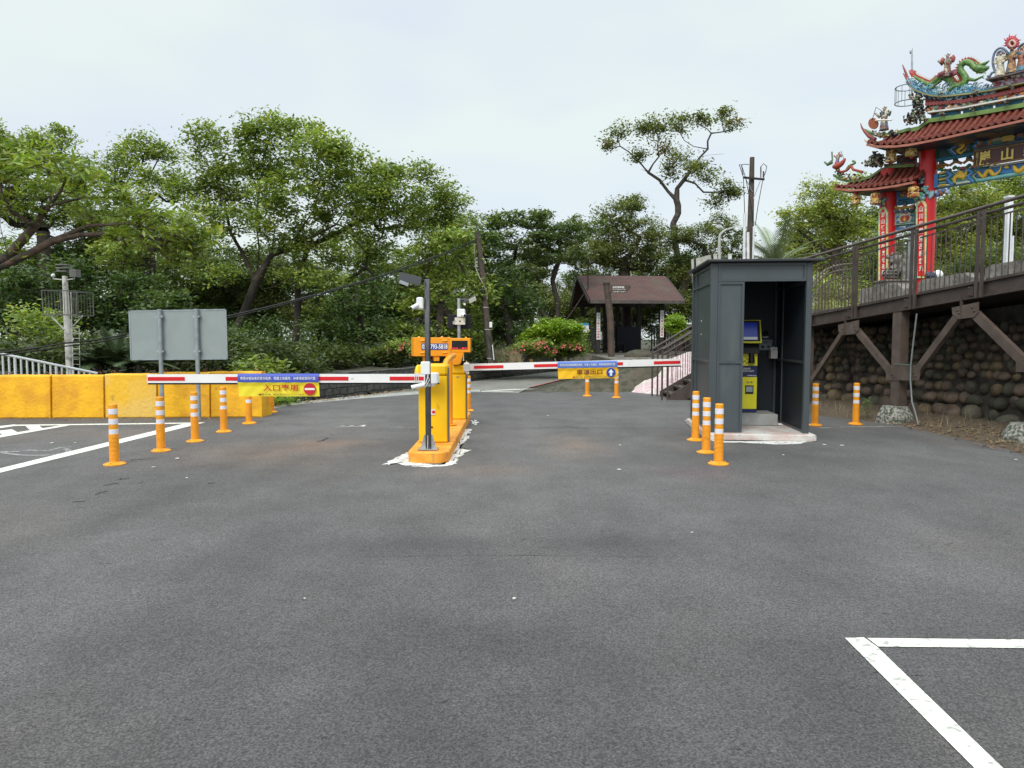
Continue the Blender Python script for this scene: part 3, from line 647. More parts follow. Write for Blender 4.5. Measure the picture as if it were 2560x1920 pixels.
# siren / lamp mast with caged platform
t = thing('siren_mast', 'weathered white mast with caged platform and louvred sirens among the left trees', 'mast', (at(174, 900, 18).x, 18, 0))
mx_ = at(171, 900, 18).x; pt = lambda x, y, Y=18: at(x, y, Y)
mb = MB(); top = pt(162, 690); mb.tube([(pt(176, 935).x, 18, -.3), pt(174, 900), pt(167, 790), top], [.095, .09, .075, .06], 16); mb.build('pole', SIREN, t, world=True)
mb = MB()
for k in range(3):
    p = pt(160, 664 + k * 8); mb.prism([p + Vector((-.14 + k * .01, -.12, 0)), p + Vector((.14 - k * .01, -.12, 0)), p + Vector((.12, .12, 0)), p + Vector((-.12, .12, 0))], (0, 0, .03))
mb.box(pt(153, 0).x, pt(170, 0).x, 17.9, 18.1, pt(0, 693).z, pt(0, 674).z); mb.build('siren_horn', M('siren_grey', (.22, .22, .21), .6, var=.2), t, world=True)
for sx in (133, 186):
    mb = MB(); mb.tube([pt(163, 700), pt(sx, 697), pt(sx, 692)], .014, 6); mb.ball(pt(sx, 689), .05, 10, 6); mb.build('spot_lamp', WPL, t, world=True)
mb = MB(); fr = []
for (yy) in (17.75, 18.45):
    q = [pt(120.5, 727, 18) , pt(206, 729, 18), pt(208, 788, 18), pt(125, 788, 18)]
    q = [Vector((p.x, yy, p.z)) for p in q]; fr.append(q)
    mb.obb(q[0], q[1], .02, .02); mb.obb(q[3], q[2], .03, .03); mb.obb(q[0], q[3], .02, .02, up=(0, 1, 0)); mb.obb(q[1], q[2], .02, .02, up=(0, 1, 0))
    for k in range(1, 11): mb.tube([q[0].lerp(q[1], k / 11), q[3].lerp(q[2], k / 11)], .008, 5)
for k in range(4): mb.obb(fr[0][k], fr[1][k], .02, .02)
mb.build('cage', M('cage_steel', (.18, .18, .16), .6, metal=.3, var=.2), t, world=True)
mb = MB(); mb.obb(pt(127, 790, 17.8), pt(160, 823, 17.9), .025, .025, up=(0, 1, 0)); mb.obb(pt(206, 790, 17.8), pt(184, 814, 17.9), .025, .025, up=(0, 1, 0)); mb.build('brace', SIREN, t, world=True)
mb = MB(); mb.tube([pt(177, 730, 17.88), pt(180, 820, 17.88), pt(183, 930, 17.88)], .012, 6); mb.tube([pt(198, 820), pt(200, 935)], .01, 6)
for k in range(9): mb.tube([pt(183, 820 + k * 13, 17.95), pt(199, 820 + k * 13, 17.95)], .008, 5)
mb.build('ladder', SIREN, t, world=True)

# ================================================================== TRAFFIC ISLAND
t = thing('traffic_island', 'long orange painted concrete island between the two barrier lanes', 'traffic island', (-1.03, 11.2, .008))
def island_poly(x0, x1, y0, y1, r):
    P_ = []
    for (cx, cy, a0) in ((x1 - r, y1 - r, 0), (x0 + r, y1 - r, 90), (x0 + r, y0 + r, 180), (x1 - r, y0 + r, 270)):
        for k in range(7): a = R(a0 + 15 * k); P_.append((cx + r * math.cos(a), cy + r * math.sin(a)))
    return P_
mb = MB(); ip = island_poly(-1.30, -.785, 8.82, 13.75, .17); ip2 = island_poly(-1.29, -.795, 8.83, 13.74, .165); n_ = len(ip)
mb.add([(x, y, .0) for x, y in ip] + [(x, y, .128) for x, y in ip] + [(x, y, .142) for x, y in ip2],
       [(i, (i + 1) % n_, n_ + (i + 1) % n_, n_ + i) for i in range(n_)] + [(n_ + i, n_ + (i + 1) % n_, 2 * n_ + (i + 1) % n_, 2 * n_ + i) for i in range(n_)] + [tuple(range(2 * n_, 3 * n_))])
mb.build('slab', ISL, t, world=True)
IZ = .15
def cabinet(name, label, x0, x1, y0, y1, ztop, hood=None):
    t = thing(name, label, 'barrier cabinet', ((x0 + x1) / 2, (y0 + y1) / 2, IZ))
    mb = MB(); mb.box(x0, x1, y0, y1, IZ - .004, ztop - .16, ch=.012); mb.build('body', YEL, t, world=True)
    mb = MB(); mb.box(x0 - .004, x1 + .004, y0 - .006, y1 + .004, ztop - .155, ztop, ch=.03); mb.build('lid', YEL, t, world=True)
    mb = MB(); mb.box(x1 + .001, x1 + .022, y0 + .03, y0 + .10, IZ, ztop - .05); mb.build('edge_trim', M('trim_grey', (.22, .19, .17), .4, metal=.5), t, world=True)
    mb = MB(); mb.tube([(x0 + .11, y0 + .002, ztop - .20), (x0 + .11, y0 - .006, ztop - .20)], .018, 12); mb.build('lock', STEEL, t, world=True)
    return t
tc1 = cabinet('gate_cabinet', 'yellow barrier cabinet at the near end of the island, beside the dark steel pole', -1.255, -.87, 9.66, 10.02, 1.20)
mb = MB(); mb.ball((-1.27, 9.76, 1.06), (.05, .10, .13), 14, 10); mb.build('rounded_shoulder', YEL, tc1, world=True)
mb = MB(); q = at(1082, 1030, 9.655); mb.box(q.x - .035, q.x + .035, 9.648, 9.656, q.z - .038, q.z + .038); mb.build('warning_sticker', WHP, tc1, world=True)
mb = MB(); mb.tube([(q.x + .01, 9.647, q.z), (q.x + .01, 9.644, q.z)], .022, 14); mb.build('sticker_symbol', RED, tc1, world=True)
mb = MB(); q = at(1080, 1068, 9.655); mb.tube([(q.x, 9.66, q.z), (q.x, 9.648, q.z)], .012, 10); mb.build('bolt_hole', BLK, tc1, world=True)
tc2 = cabinet('gate_cabinet', 'second yellow barrier cabinet, farther along the island behind the orange tube', -1.05, -.80, 12.45, 12.8, 1.08)
mb = MB(); mb.box(-1.03, -.80, 12.47, 12.78, 1.082, 1.16); mb.build('cap', BLK, tc2, world=True)
hp = [at(1128, 875, 12.36), at(1160.5, 875, 12.36), at(1151, 909, 12.36), at(1146, 912, 12.36), at(1130, 912, 12.36)]
mb = MB(); mb.prism(hp, (0, .12, 0)); mb.build('hood', ORG2, tc2, world=True)
mb = MB(); mb.ball((-.80, 12.62, .98), (.045, .12, .17), 14, 10); mb.build('rounded_shoulder', YEL, tc2, world=True)

# boom arms
def arm(name, label, a, b, r, segs, Y, thick=.118, th2=.06):
    """a,b world ends; segs are px ranges of red"""
    t = thing(name, label, 'barrier arm', a)
    d = (b - a); up = Vector((0, 0, 1))
    mb = MB(); mb.obb(a, b, .045, thick); mb.build('boom', WAL, t, world=True)
    dn = Vector((0, 0, -thick / 2 - .011)); mb = MB(); mb.obb(a + dn, b + dn, .03, .022); mb.build('rubber_edge', BLK, t, world=True)
    for (s0, s1) in segs:
        mb = MB()
        p = a.lerp(b, (s0 - r[0]) / (r[1] - r[0])); q = a.lerp(b, (s1 - r[0]) / (r[1] - r[0]))
        off = Vector((0, -.0255, -.002)); mb.obb(p + off, q + off, .004, thick * .44); mb.build('red_stripe', RED, t, world=True)
    mb = MB(); e = (b - a).normalized(); 
    mb.obb(b + e * .001, b + e * .008, .049, thick + .004); mb.build('end_cap', WPL, t, world=True)
    return t
A = at(1098, 945.5, 9.5); B = at(371, 946.5, 9.5)
ta = arm('boom_arm', 'long red and white striped entry boom across the left lane', A, B, (1098, 371), [(371 + 1, 464), (566, 668), (770, 872), (975, 1060)], 9.5, .112)
mb = MB(); q = at(1083, 945, 9.5); mb.box(q.x - .075, q.x + .065, 9.44, 9.56, q.z - .075, q.z + .07, ch=.012); mb.build('arm_holder', WPL, ta, world=True)
mb = MB()
for x in (1037, 1041, 1046): 
    q = at(x, 945, 9.465); mb.box(q.x - .003, q.x + .003, 9.462, 9.53, q.z - .066, q.z + .066)
mb.build('strap', WPL, ta, world=True)
A = at(1160, 918.5, 12.3); B = at(1701, 905, 12.3)
tb = arm('boom_arm', 'red and white striped exit boom across the right lane, tilted slightly up', A, B, (1160, 1701), [(1185, 1258.5), (1335, 1408), (1484, 1557), (1634, 1700)], 12.3, .115)
mb = MB(); q = at(1168, 919, 12.3); mb.box(q.x - .06, q.x + .04, 12.24, 12.36, q.z - .075, q.z + .085, ch=.02); mb.box(q.x - .02, q.x + .035, 12.26, 12.34, q.z - .105, q.z - .075); mb.build('arm_holder', WPL, tb, world=True)

# banners hanging on the booms
def banner(label, px0, px1, yt, yb, ys, Y, blue, yel, main, maincol, sym, tilt=0.):
    """blue strip wraps the boom (yt..ys), yellow sheet hangs below (ys..yb)"""
    TL = at(px0, yt, Y); TR = at(px1, yt + tilt, Y); ML = at(px0, ys, Y); MR = at(px1, ys + tilt, Y); BL = at(px0 + 2, yb, Y); BR = at(px1 + 2, yb + tilt, Y)
    t = thing('banner', label, 'banner', BL)
    ux = (TR - TL).normalized(); uz = Vector((0, 0, 1)); fr = Vector((0, -1, 0)); wdt = (TR - TL).length; hs = (TL - ML).length; hh = (ML - BL).length
    # wrap
    mb = MB(); prof = [(.045, -.01), (.045, hs * .72), (.036, hs * .9), (.02, hs), (-.03, hs), (-.03, hs * .3)]
    vs = []
    for P_ in (ML, MR):
        for (f_, z_) in prof: vs.append(P_ + fr * (f_ - .028) + uz * z_)
    k = len(prof); mb.add(vs, [(i, i + k, i + k + 1, i + 1) for i in range(k - 1)], 0, True); mb.build('blue_strip', blue, t, world=True)
    # sheet with folds
    nx, nz = 28, 8; vs = []
    for j in range(nz + 1):
        for i in range(nx + 1):
            p = ML.lerp(MR, i / nx); q = BL.lerp(BR, i / nx); s_ = p.lerp(q, j / nz)
            s_ = s_ + fr * (.012 - .016 * (1 if j >= 2 else 0) + .006 * math.sin(i * .55) * j / nz + .004 * math.sin(i * 1.3 + j * .8)); vs.append(s_)
    mb = MB(); mb.add(vs, [(j * (nx + 1) + i, (j + 1) * (nx + 1) + i, (j + 1) * (nx + 1) + i + 1, j * (nx + 1) + i + 1) for j in range(nz) for i in range(nx)], 0, True); mb.build('yellow_sheet', yel, t, world=True)
    uy = (ML - BL).normalized(); th = .0
    base = ML + fr * .022
    def P(fx, fy): return base + ux * (wdt * fx) - uy * (hh * fy) 
    letters('專營停管設備買賣與租賃．閒置土地運用．停車場經營與代管', ML + ux * wdt * .5 + uz * hs * .42 + fr * .0195, ux, uz, wdt * .93, hs * .42, WHP, t, 'strip_lettering', bold=.008)
    letters(main, P(.53, .42), ux, uz, wdt * .43, hh * .44, maincol, t, 'main_lettering', bold=.014)
    letters('玫聲停車  服務電話:02-2793-5818', P(.535, .86), ux, uz, wdt * .57, hh * .14, M('grey_print', (.20, .16, .04), .5), t, 'small_lettering', bold=.01)
    c = P(.89, .5); r_ = hh * .40
    mb = MB(); mb.tube([c + fr * .000, c + fr * .002], r_, 32); mb.build('round_symbol', REDP if sym == 'no' else BLUP, t, world=True)
    mb = MB(); fo = c + fr * .004
    if sym == 'no': mb.prism([fo + ux * a_ * r_ * .82 + uz * b_ * r_ * .17 for a_, b_ in ((-1, -1), (1, -1), (1, 1), (-1, 1))], fr * .001)
    else: mb.prism([fo + ux * a_ * r_ + uz * b_ * r_ for a_, b_ in ((-.24, -.72), (.24, -.72), (.24, .0), (.58, .0), (0, .75), (-.58, .0), (-.24, .0))], fr * .001)
    mb.build('symbol_mark', WHP, t, world=True)
    c2 = P(.275 if sym == 'no' else .262, .87); mb = MB(); mb.tube([c2, c2 + fr * .002], hh * .07, 12); mb.build('small_logo', REDP, t, world=True)
    return t
banner('yellow entry banner with red characters and a no entry symbol on the left boom', 595, 797, 934.5, 991, 953.5, 9.46, BLUEV, YELV, '入口專用', REDP, 'no')
banner('orange yellow exit banner with dark characters and a blue arrow symbol', 1394, 1542.5, 904.5, 947.5, 919, 12.26, BLUEV2, YELV2, '車道出口', M('maroon_print', (.11, .012, .012), .5), 'up', tilt=-2.6)

# poles with cameras
def pole(label, x, y, ztop, r, mat, plate=True):
    t = thing('camera_pole', label, 'pole', (x, y, IZ))
    mb = MB(); mb.tube([(0, 0, .0), (0, 0, ztop - IZ)], r, 20); mb.build('shaft', mat, t)
    mb = MB(); mb.box(-.125, .125, -.11, .11, 0, .012); mb.build('base_plate', STEEL, t)
    mb = MB()
    for a in (0, 90, 180, 270):
        rot = Matrix.Rotation(R(a), 4, 'Z'); q = [rot @ Vector(v) for v in ((r, -.003, .012), (.10, -.003, .012), (.055, -.003, .18), (r, -.003, .18))]
        mb.prism(q, rot @ Vector((0, .006, 0)))
    mb.build('gusset', STEEL, t); return t
DST = M('dark_stainless', (.24, .24, .25), .16, metal=.95, var=.15, scale=5)
tp = pole('tall dark steel pole at the near end of the island', -1.055, 9.05, 2.28, .037, DST)
mb = MB(); q = at(1064, 920, 9.0); mb.box(q.x - .055, q.x + .055, 8.96, 9.04, q.z - .08, q.z + .08, ch=.006); mb.build('junction_box', WPL, tp, world=True)
mb = MB(); q = at(1072, 962, 9.05); mb.tube([(q.x, 9.05, q.z - .02), (q.x, 9.05, q.z + .02)], .043, 16); mb.box(q.x, q.x + .075, 9.03, 9.07, q.z - .018, q.z + .018); mb.build('pipe_clamp', STEEL, tp, world=True)
mb = MB(); mb.tube([at(1071, 935, 8.98), at(1066, 955, 8.97), at(1056, 968, 8.98), at(1052, 960, 9.0)], .006, 6); mb.tube([at(1068, 936, 8.98), at(1074, 950, 8.99), at(1062, 970, 8.97)], .004, 6); mb.build('cable_loop', WPL, tp, world=True)
def camera_unit(label, body_px, body_wh, Y, barrel, brad, mat=WPL, lens=False):
    c = at(*body_px, Y); t = thing('security_camera', label, 'security camera', c)
    mb = MB(); w_, h_ = body_wh[0] * Y / F / 2, body_wh[1] * Y / F / 2; mb.box(c.x - w_, c.x + w_, Y - .04, Y + .04, c.z - h_, c.z + h_, ch=.014); mb.build('housing', mat, t, world=True)
    a = at(*barrel[0], Y - .05); b = at(*barrel[1], Y - .10); mb = MB(); mb.tube([a, a.lerp(b, .93), b], [brad, brad * 1.03, brad * .9], 14); mb.build('barrel', mat, t, world=True)
    d = (b - a).normalized(); mb = MB(); mb.tube([b - d * .002, b + d * .003], brad * .75, 14); mb.build('lens', BLK, t, world=True)
camera_unit('white camera on the tall dark pole, pointing down left', (1050, 758.5), (17, 30), 9.0, ((1044, 762), (1028.5, 771)), .026)
camera_unit('small white camera clipped to the tall pole below the entry boom', (1059, 961), (8, 12), 9.0, ((1060, 962), (1028, 969)), .027)
t = thing('solar_floodlight', 'black solar floodlight with square cells on top of the tall dark pole', 'floodlight', at(1055, 706, 9.05))
q = [at(1000, 682, 9.05), at(1054, 695, 9.05), at(1050, 715, 8.9), at(994, 702, 8.9)]
mb = MB(); mb.prism(q, (0, .01, .012)); mb.build('panel', BLK, t, world=True)
for k in range(5):
    l = lambda u, v: q[0].lerp(q[1], u).lerp(q[3].lerp(q[2], u), v) + Vector((0, -.004, -.002)); mb = MB(); mb.prism([l((k + .07) / 5, .06), l((k + .93) / 5, .06), l((k + .93) / 5, .94), l((k + .07) / 5, .94)], (0, .003, .001)); mb.build('cell', GLASSD, t, world=True)
mb = MB(); mb.obb(at(999, 703.5, 8.9), at(1021, 712, 8.9), .02, .04); mb.build('lamp_edge', GALV, t, world=True)
mb = MB(); mb.tube([at(1020, 713, 8.95), at(1035, 719, 9.0), at(1048, 716, 9.02), at(1056, 705, 9.05)], .006, 6); mb.build('bracket', BLK, t, world=True)
tp2 = pole('thin grey steel pole at the far end of the island', -.965, 13.2, 2.27, .032, STEEL)
camera_unit('white camera with black lens on the thin grey far pole', (1153, 783), (20, 21), 13.15, ((1156, 786), (1162, 789)), .036)
t = thing('camera_plate', 'cream mounting plate under the far pole camera, with a round hole', 'plate', at(1150, 803, 13.15)); q = at(1150, 803, 13.14)
mb = MB(); mb.box(q.x - .095, q.x + .095, 13.13, 13.15, q.z - .065, q.z + .065, ch=.006); mb.build('plate', CREAM, t, world=True)
mb = MB(); mb.tube([(q.x, 13.13, q.z), (q.x, 13.122, q.z)], .014, 12); [mb.tube([(q.x + s_ * .075, 13.13, q.z), (q.x + s_ * .075, 13.124, q.z)], .007, 8) for s_ in (-1, 1)]; mb.build('hole', BLK, t, world=True)
t = thing('rear_screen', 'thin black rectangular screen mounted behind the thin grey pole', 'screen', at(1150, 805, 13.3))
a = at(1119, 786, 13.3); b = at(1178, 822, 13.3); mb = MB(); mb.box(a.x, b.x, 13.28, 13.33, b.z, a.z, ch=.005); mb.build('screen_panel', BLK, t, world=True)
mb = MB(); mb.box(a.x + .1, a.x + .3, 13.22, 13.28, b.z + .08, b.z + .14); mb.build('bracket', STEEL, t, world=True)
t = thing('floodlight', 'grey floodlight with a glass face on an arm right of the thin grey pole', 'floodlight', at(1160, 750, 13.2))
mb = MB(); mb.obb(at(1151, 748, 13.2), at(1168, 748, 13.2), .03, .035); mb.obb(at(1158, 756, 13.2), at(1190, 738, 13.15), .06, .022); mb.build('arm', M('lamp_grey', (.10, .10, .11), .5), t, world=True)
mb = MB(); mb.prism([at(1171, 749, 13.1), at(1188, 740, 13.1), at(1191, 750, 13.1), at(1174, 759, 13.1)], (0, .05, 0)); mb.build('head', M('lamp_glass', (.42, .44, .38), .3), t, world=True)
mb = MB(); mb.box(at(1156, 0, 13.2).x, at(1161, 0, 13.2).x, 13.15, 13.2, at(0, 763, 13.2).z, at(0, 758, 13.2).z); mb.build('sensor', WPL, t, world=True)

# display boxes on orange tubes
def disp(label, cx, cy, cz, w_, d_, h_, rz):
    t = thing('display_box', label, 'display box', (cx, cy, cz - h_ / 2), rz)
    mb = MB(); mb.box(-w_ / 2, w_ / 2, 0, d_, 0, h_, ch=.006); mb.build('case', ORG2, t)
    mb = MB()
    for sx in (-.32, .32): mb.lathe([(.018, 0), (.016, .012), (.006, .018), (0, .019)], (sx * w_, d_ * .5, h_), 10)
    mb.build('lifting_eye', ORG2, t); return t
c = at(1082, 867, 10.6)
td = disp('orange display box with a blue telephone number plate, above the near cabinet', c.x + .0, 10.5, c.z, .53, .24, .272, R(17))
mb = MB(); mb.box(-.155, .255 - .02, -.006, -.0005, .095, .185); mb.build('number_plate', BLUP, td)
letters('02-2793-5818', (.04, -.007, .14), (1, 0, 0), (0, 0, 1), .375, .070, WHP, td, world=False, bold=.03)
for (sx, sz) in ((-.14, .225), (.19, .225), (-.14, .05), (.19, .05)):
    mb = MB(); mb.ball((sx, -.004, sz), (.042, .014, .016), 12, 6); mb.build('vent_louvre', ORG2, td)
mb = MB(); mb.box(-.12, -.05, .06, .13, -.10, 0); mb.box(.03, .11, .02, .12, -.07, 0); mb.build('mounting_block', ORG2, td)
mb = MB(); mb.tube([(.02 - .06, .10, -.001), (-.04, .10, -(c.z - .136 - IZ))], .032, 14); mb.build('support_tube', ORG2, td)
c = at(1143, 863, 11.85)
te = disp('orange display box with a black panel of red lit characters, behind the first', c.x, 11.8, c.z, .43, .16, .232, R(-4))
mb = MB(); mb.box(-.085, .175, -.005, .0, .05, .19); mb.build('led_panel', BLK, te)
LED = bpy.data.materials.new('led_red'); LED.use_nodes = True; LED.node_tree.nodes['Principled BSDF'].inputs['Base Color'].default_value = (.6, .01, .05, 1)
LED.node_tree.nodes['Principled BSDF'].inputs['Emission Color'].default_value = (1, .03, .12, 1); LED.node_tree.nodes['Principled BSDF'].inputs['Emission Strength'].default_value = 1.2
letters('00:00  ∴ 車位', (.045, -.0065, .068), (1, 0, 0), (0, 0, 1), .235, .022, LED, te, 'lit_characters', world=False, bold=.02)
t = thing('gooseneck_tube', 'thick orange tube rising from the island and bending left between the cabinets', 'support tube', G(1124, 1062, IZ))
b0 = G(1124, 1062, IZ); mb = MB(); X = b0.x; Y_ = b0.y
mb.tube([(X, Y_, IZ), (X, Y_, 1.10), (X + .005, Y_ - .01, 1.2), (X - .01, Y_ - .03, 1.28), (X - .03, Y_, 1.34), (X - .02, Y_ + .1, 1.36)], .052, 16)
mb.build('upright', ORG2, t, world=True)
mb = MB(); mb.tube([at(1112, 915, 10.3), at(1116, 903, 10.4), at(1124, 894, 10.6), at(1134, 889, 10.9)], .042, 14); mb.build('elbow', ORG2, t, world=True)
mb = MB(); mb.lathe([(.11, 0), (.11, .012), (.06, .02)], (X, Y_, IZ), 16); mb.build('flange', ORG2, t, world=True)
t = thing('conduit', 'short white conduit beside the second cabinet hood', 'conduit', at(1160, 890, 12.4)); mb = MB(); mb.tube([at(1158.5, 884, 12.4), at(1158.5, 902, 12.4)], .008, 8); mb.build('conduit', WPL, t, world=True)

# ================================================================== PAY BOOTH
BR_ = R(-5.5); BX, BY = 3.0, 10.97; BW, BD = 1.485, 1.85; PZ = .10; BZ = 2.665
def booth():
    t = thing('booth_pad', 'white painted concrete slab with pink stains under the grey pay booth', 'concrete slab', (BX, BY, .008), BR_)
    mb = MB(); mb.box(-.05, BW + .07, -.16, BD + .1, 0, PZ, ch=.012); mb.build('slab', PADC, t)
    t = thing('pay_booth', 'dark grey metal walk-in booth with open doorway housing the payment machine', 'booth', (BX, BY, PZ + .008), BR_)
    H = BZ - PZ; c = .085
    for (x, y) in ((0, 0), (BW - c, 0), (0, BD - c), (BW - c, BD - c)):
        mb = MB(); mb.box(x, x + c + (.025 if x == 0 and y == 0 else 0), y, y + c, 0, H - .001, ch=.006); mb.build('corner_post', BOOTH, t)
    # front wall: header, left panel, jamb
    def panel(name, x0, x1, z0, z1, rails=(), fr=.03, m=BOOTHP, y=.02):
        mb = MB(); mb.box(x0, x1, y + .012, y + .03, z0, z1); o = mb.build(name, m, t)
        mb = MB()
        mb.box(x0, x0 + fr, y - .012, y + .011, z0, z1); mb.box(x1 - fr, x1, y - .012, y + .011, z0, z1)
        mb.box(x0 + fr, x1 - fr, y - .012, y + .011, z0, z0 + fr); mb.box(x0 + fr, x1 - fr, y - .012, y + .011, z1 - fr, z1)
        for r_ in rails: mb.box(x0 + fr, x1 - fr, y - .012, y + .011, r_ - .02, r_ + .02)
        mb.build(name.replace('panel', 'frame'), BOOTH, t)
    panel('header_panel', .112, BW - c - .002, 2.29, H - .002, fr=.035)
    panel('front_panel', .112, .50, 0.005, 2.285, rails=(1.075,), fr=.035)
    # sides (local x planes)
    def side(name, x, sgn, m, m2):
        mb = MB(); xa, xb = (x + .03, x + .045) if sgn < 0 else (x - .045, x - .03); mb.box(xa, xb, c + .002, BD - c - .002, .004, H - .002); mb.build(name + '_panel', m, t)
        mb = MB(); x0, x1 = (x + .008, x + .029) if sgn < 0 else (x - .029, x - .008)
        for z in (.02, 1.075, 2.28, H - .04): mb.box(x0, x1, c + .004, BD - c - .004, z - .018, z + .02)
        for y in (c + .004, BD * .74, BD - c - .035): mb.box(x0 - .001, x1 - .001, y, y + .032, .004, H - .003)
        if True:
            xi0, xi1 = (x + .046, x + .066) if sgn < 0 else (x - .066, x - .046)
            for z in (.02, 1.075, 2.28): mb.box(xi0, xi1, c + .004, BD - c - .004, z - .02, z + .02)
            for y in (c + .004, BD * .72): mb.box(xi0, xi1 - .001, y, y + .03, .004, H - .003)
        mb.build(name + '_frame', m2, t)
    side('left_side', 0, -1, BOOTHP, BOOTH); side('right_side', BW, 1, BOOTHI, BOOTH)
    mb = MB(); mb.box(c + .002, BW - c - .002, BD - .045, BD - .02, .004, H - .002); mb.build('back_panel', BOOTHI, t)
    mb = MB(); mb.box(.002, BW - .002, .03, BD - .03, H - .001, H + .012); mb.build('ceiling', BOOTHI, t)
    mb = MB(); x0, x1, y0, y1 = -.07, BW + .14, -.10, BD + .12
    mb.box(x0, x1, y0, y1, H + .013, H + .05, ch=.006); mb.build('roof', ROOFM, t)
    mb = MB()
    for (z, ys) in ((1.72, (.95, .99)), (1.50, (.97, 1.01))):
        for y in ys: mb.ball((.028, y, z), (.004, .011, .008), 8, 5)
    mb.build('bolt_marks', WPL, t)
    # payment machine
    t2 = thing('machine_plinth', 'plain grey concrete plinth under the yellow payment machine', 'plinth', (BX, BY, PZ + .012), BR_)
    mb = MB(); mb.box(.50, 1.28, .95, 1.62, 0, .185, ch=.008); mb.build('block', M('plinth_concrete', (.34, .35, .34), .85, var=.12, scale=5, bump=.3), t2)
    t3 = thing('payment_machine', 'yellow and navy payment machine with a tilted screen inside the grey booth', 'payment machine', (BX, BY, PZ + .012), BR_)
    NV = M('navy_print', (.012, .02, .10), .4); YK = M('machine_yellow', (.72, .68, .02), .4, var=.04)
    mb = MB(); mb.box(.52, .995, 1.20, 1.52, .186, 1.18, ch=.01); mb.build('cabinet', BLK, t3)
    y = 1.197
    def plate(name, x0, x1, z0, z1, m, dy=0.0, th=.004):
        mb = MB(); mb.box(x0, x1, y - dy - th, y - dy, z0, z1); return mb.build(name, m, t3)
    plate('lower_front', .53, .99, .25, .785, YK); plate('navy_band', .53, .99, .787, .973, NV); plate('upper_front', .53, .99, .975, 1.175, YK)
    plate('base_front', .53, .99, .19, .248, NV)
    plate('cash_slot_frame', .80, .935, .50, .645, BLK, .004); plate('cash_slot', .815, .92, .535, .625, GALV, .008)
    letters('投 幣', (.87, y - .006, .695), (1, 0, 0), (0, 0, 1), .10, .035, BLKP, t3, world=False)
    letters('繳費說明\n請依照指示操作', (.80, y - .006, .905), (1, 0, 0), (0, 0, 1), .28, .075, WHP, t3, world=False)
    letters('停車繳費機', (.90, y - .006, .81), (1, 0, 0), (0, 0, 1), .15, .022, WHP, t3, world=False)
    mb = MB(); mb.tube([(.885, y - .02, 1.22), (.885, y - .05, 1.12), (.885, y - .055, 1.02)], [.035, .045, .055], 12); mb.build('scanner', BLK, t3)
    mb = MB()
    for zz, xx in ((1.12, .79), (1.09, .82), (1.05, .79), (1.02, .82), (1.04, .76)): mb.tube([(xx, y - .004, zz), (xx, y - .008, zz)], .011, 8)
    mb.build('button', BLK, t3)
    mb = MB(); mb.prism([(.55, 1.12, 1.182), (.55, 1.40, 1.182), (.55, 1.40, 1.48), (.55, 1.25, 1.48)], (.45, 0, 0)); mb.build('screen_stand', BLK, t3)
    # tilted screen
    ux = Vector((1, 0, 0)); uz = Vector((0, .28, 1)).normalized(); n = ux.cross(uz); o_ = Vector((.50, 1.05, 1.36))
    def tilt(name, a0, a1, b0, b1, m, off, th=.01, lab=None):
        mb = MB(); P_ = [o_ + ux * a + uz * b + n * off for a, b in ((a0, b0), (a1, b0), (a1, b1), (a0, b1))]; mb.prism(P_, n * th); return mb.build(name, m, t3)
    tilt('screen_shell', 0, .52, 0, .39, YK, -.06, .06); tilt('screen_bezel', .02, .50, .022, .378, BLK, .0, .004)
    SCR = bpy.data.materials.new('screen_blue'); SCR.use_nodes = True; p = SCR.node_tree.nodes['Principled BSDF']; p.inputs['Base Color'].default_value = (.01, .03, .25, 1); p.inputs['Roughness'].default_value = .15
    p.inputs['Emission Color'].default_value = (.02, .05, .5, 1); p.inputs['Emission Strength'].default_value = .10
    SC2 = bpy.data.materials.new('screen_grey'); SC2.use_nodes = True; p = SC2.node_tree.nodes['Principled BSDF']; p.inputs['Base Color'].default_value = (.3, .32, .36, 1); p.inputs['Emission Color'].default_value = (.4, .45, .5, 1); p.inputs['Emission Strength'].default_value = .25
    tilt('display', .06, .455, .10, .34, SCR, .004, .002); tilt('display_bar', .06, .455, .05, .098, SC2, .004, .002)
    # notice, small items
    t4 = thing('wall_notice', 'small grey framed notice with printed lines on the booth back wall', 'notice', (BX, BY, PZ), BR_)
    yb = BD - .05
    mb = MB(); mb.box(1.14, 1.39, yb - .008, yb, 1.23, 1.43); mb.build('frame', M('notice_dark', (.10, .13, .15), .5), t4)
    mb = MB(); mb.box(1.157, 1.373, yb - .011, yb - .0082, 1.245, 1.415); mb.build('sheet', M('notice_grey', (.34, .39, .42), .5), t4)
    letters('攝影機監視錄影中\n請微笑', (1.265, yb - .012, 1.37), (1, 0, 0), (0, 0, 1), .17, .06, BLKP, t4, world=False)
    mb = MB(); mb.tube([(1.215, yb - .011, 1.295), (1.215, yb - .013, 1.295)], .026, 12); mb.tube([(1.31, yb - .011, 1.30), (1.31, yb - .013, 1.30)], .02, 12); mb.build('printed_dot', BLKP, t4)
    mb = MB(); mb.box(1.21, 1.31, yb - .006, yb - .001, 1.45, 1.48); mb.build('label_strip', M('strip_grey', (.5, .5, .52), .5), t4)
    mb = MB(); mb.ball((1.26, yb - .02, 1.53), (.045, .03, .045), 10, 6); mb.build('intercom_dome', BLK, t4)
    t5 = thing('tissue_box', 'pale open box with crumpled paper on the right inner rail of the booth', 'box', (BX, BY, PZ), BR_)
    xx = BW - .20
    mb = MB(); mb.box(xx, xx + .11, 1.50, 1.66, 1.10, 1.25); mb.build('box_body', M('box_paper', (.50, .48, .47), .7), t5)
    mb = MB()
    for k in range(5): mb.ball((xx + .02 + k * .02, 1.56 + .02 * (k % 2), 1.26 + .01 * (k % 3)), (.024, .024, .024), 7, 5, jit=.3)
    mb.build('crumpled_paper', WHP, t5)
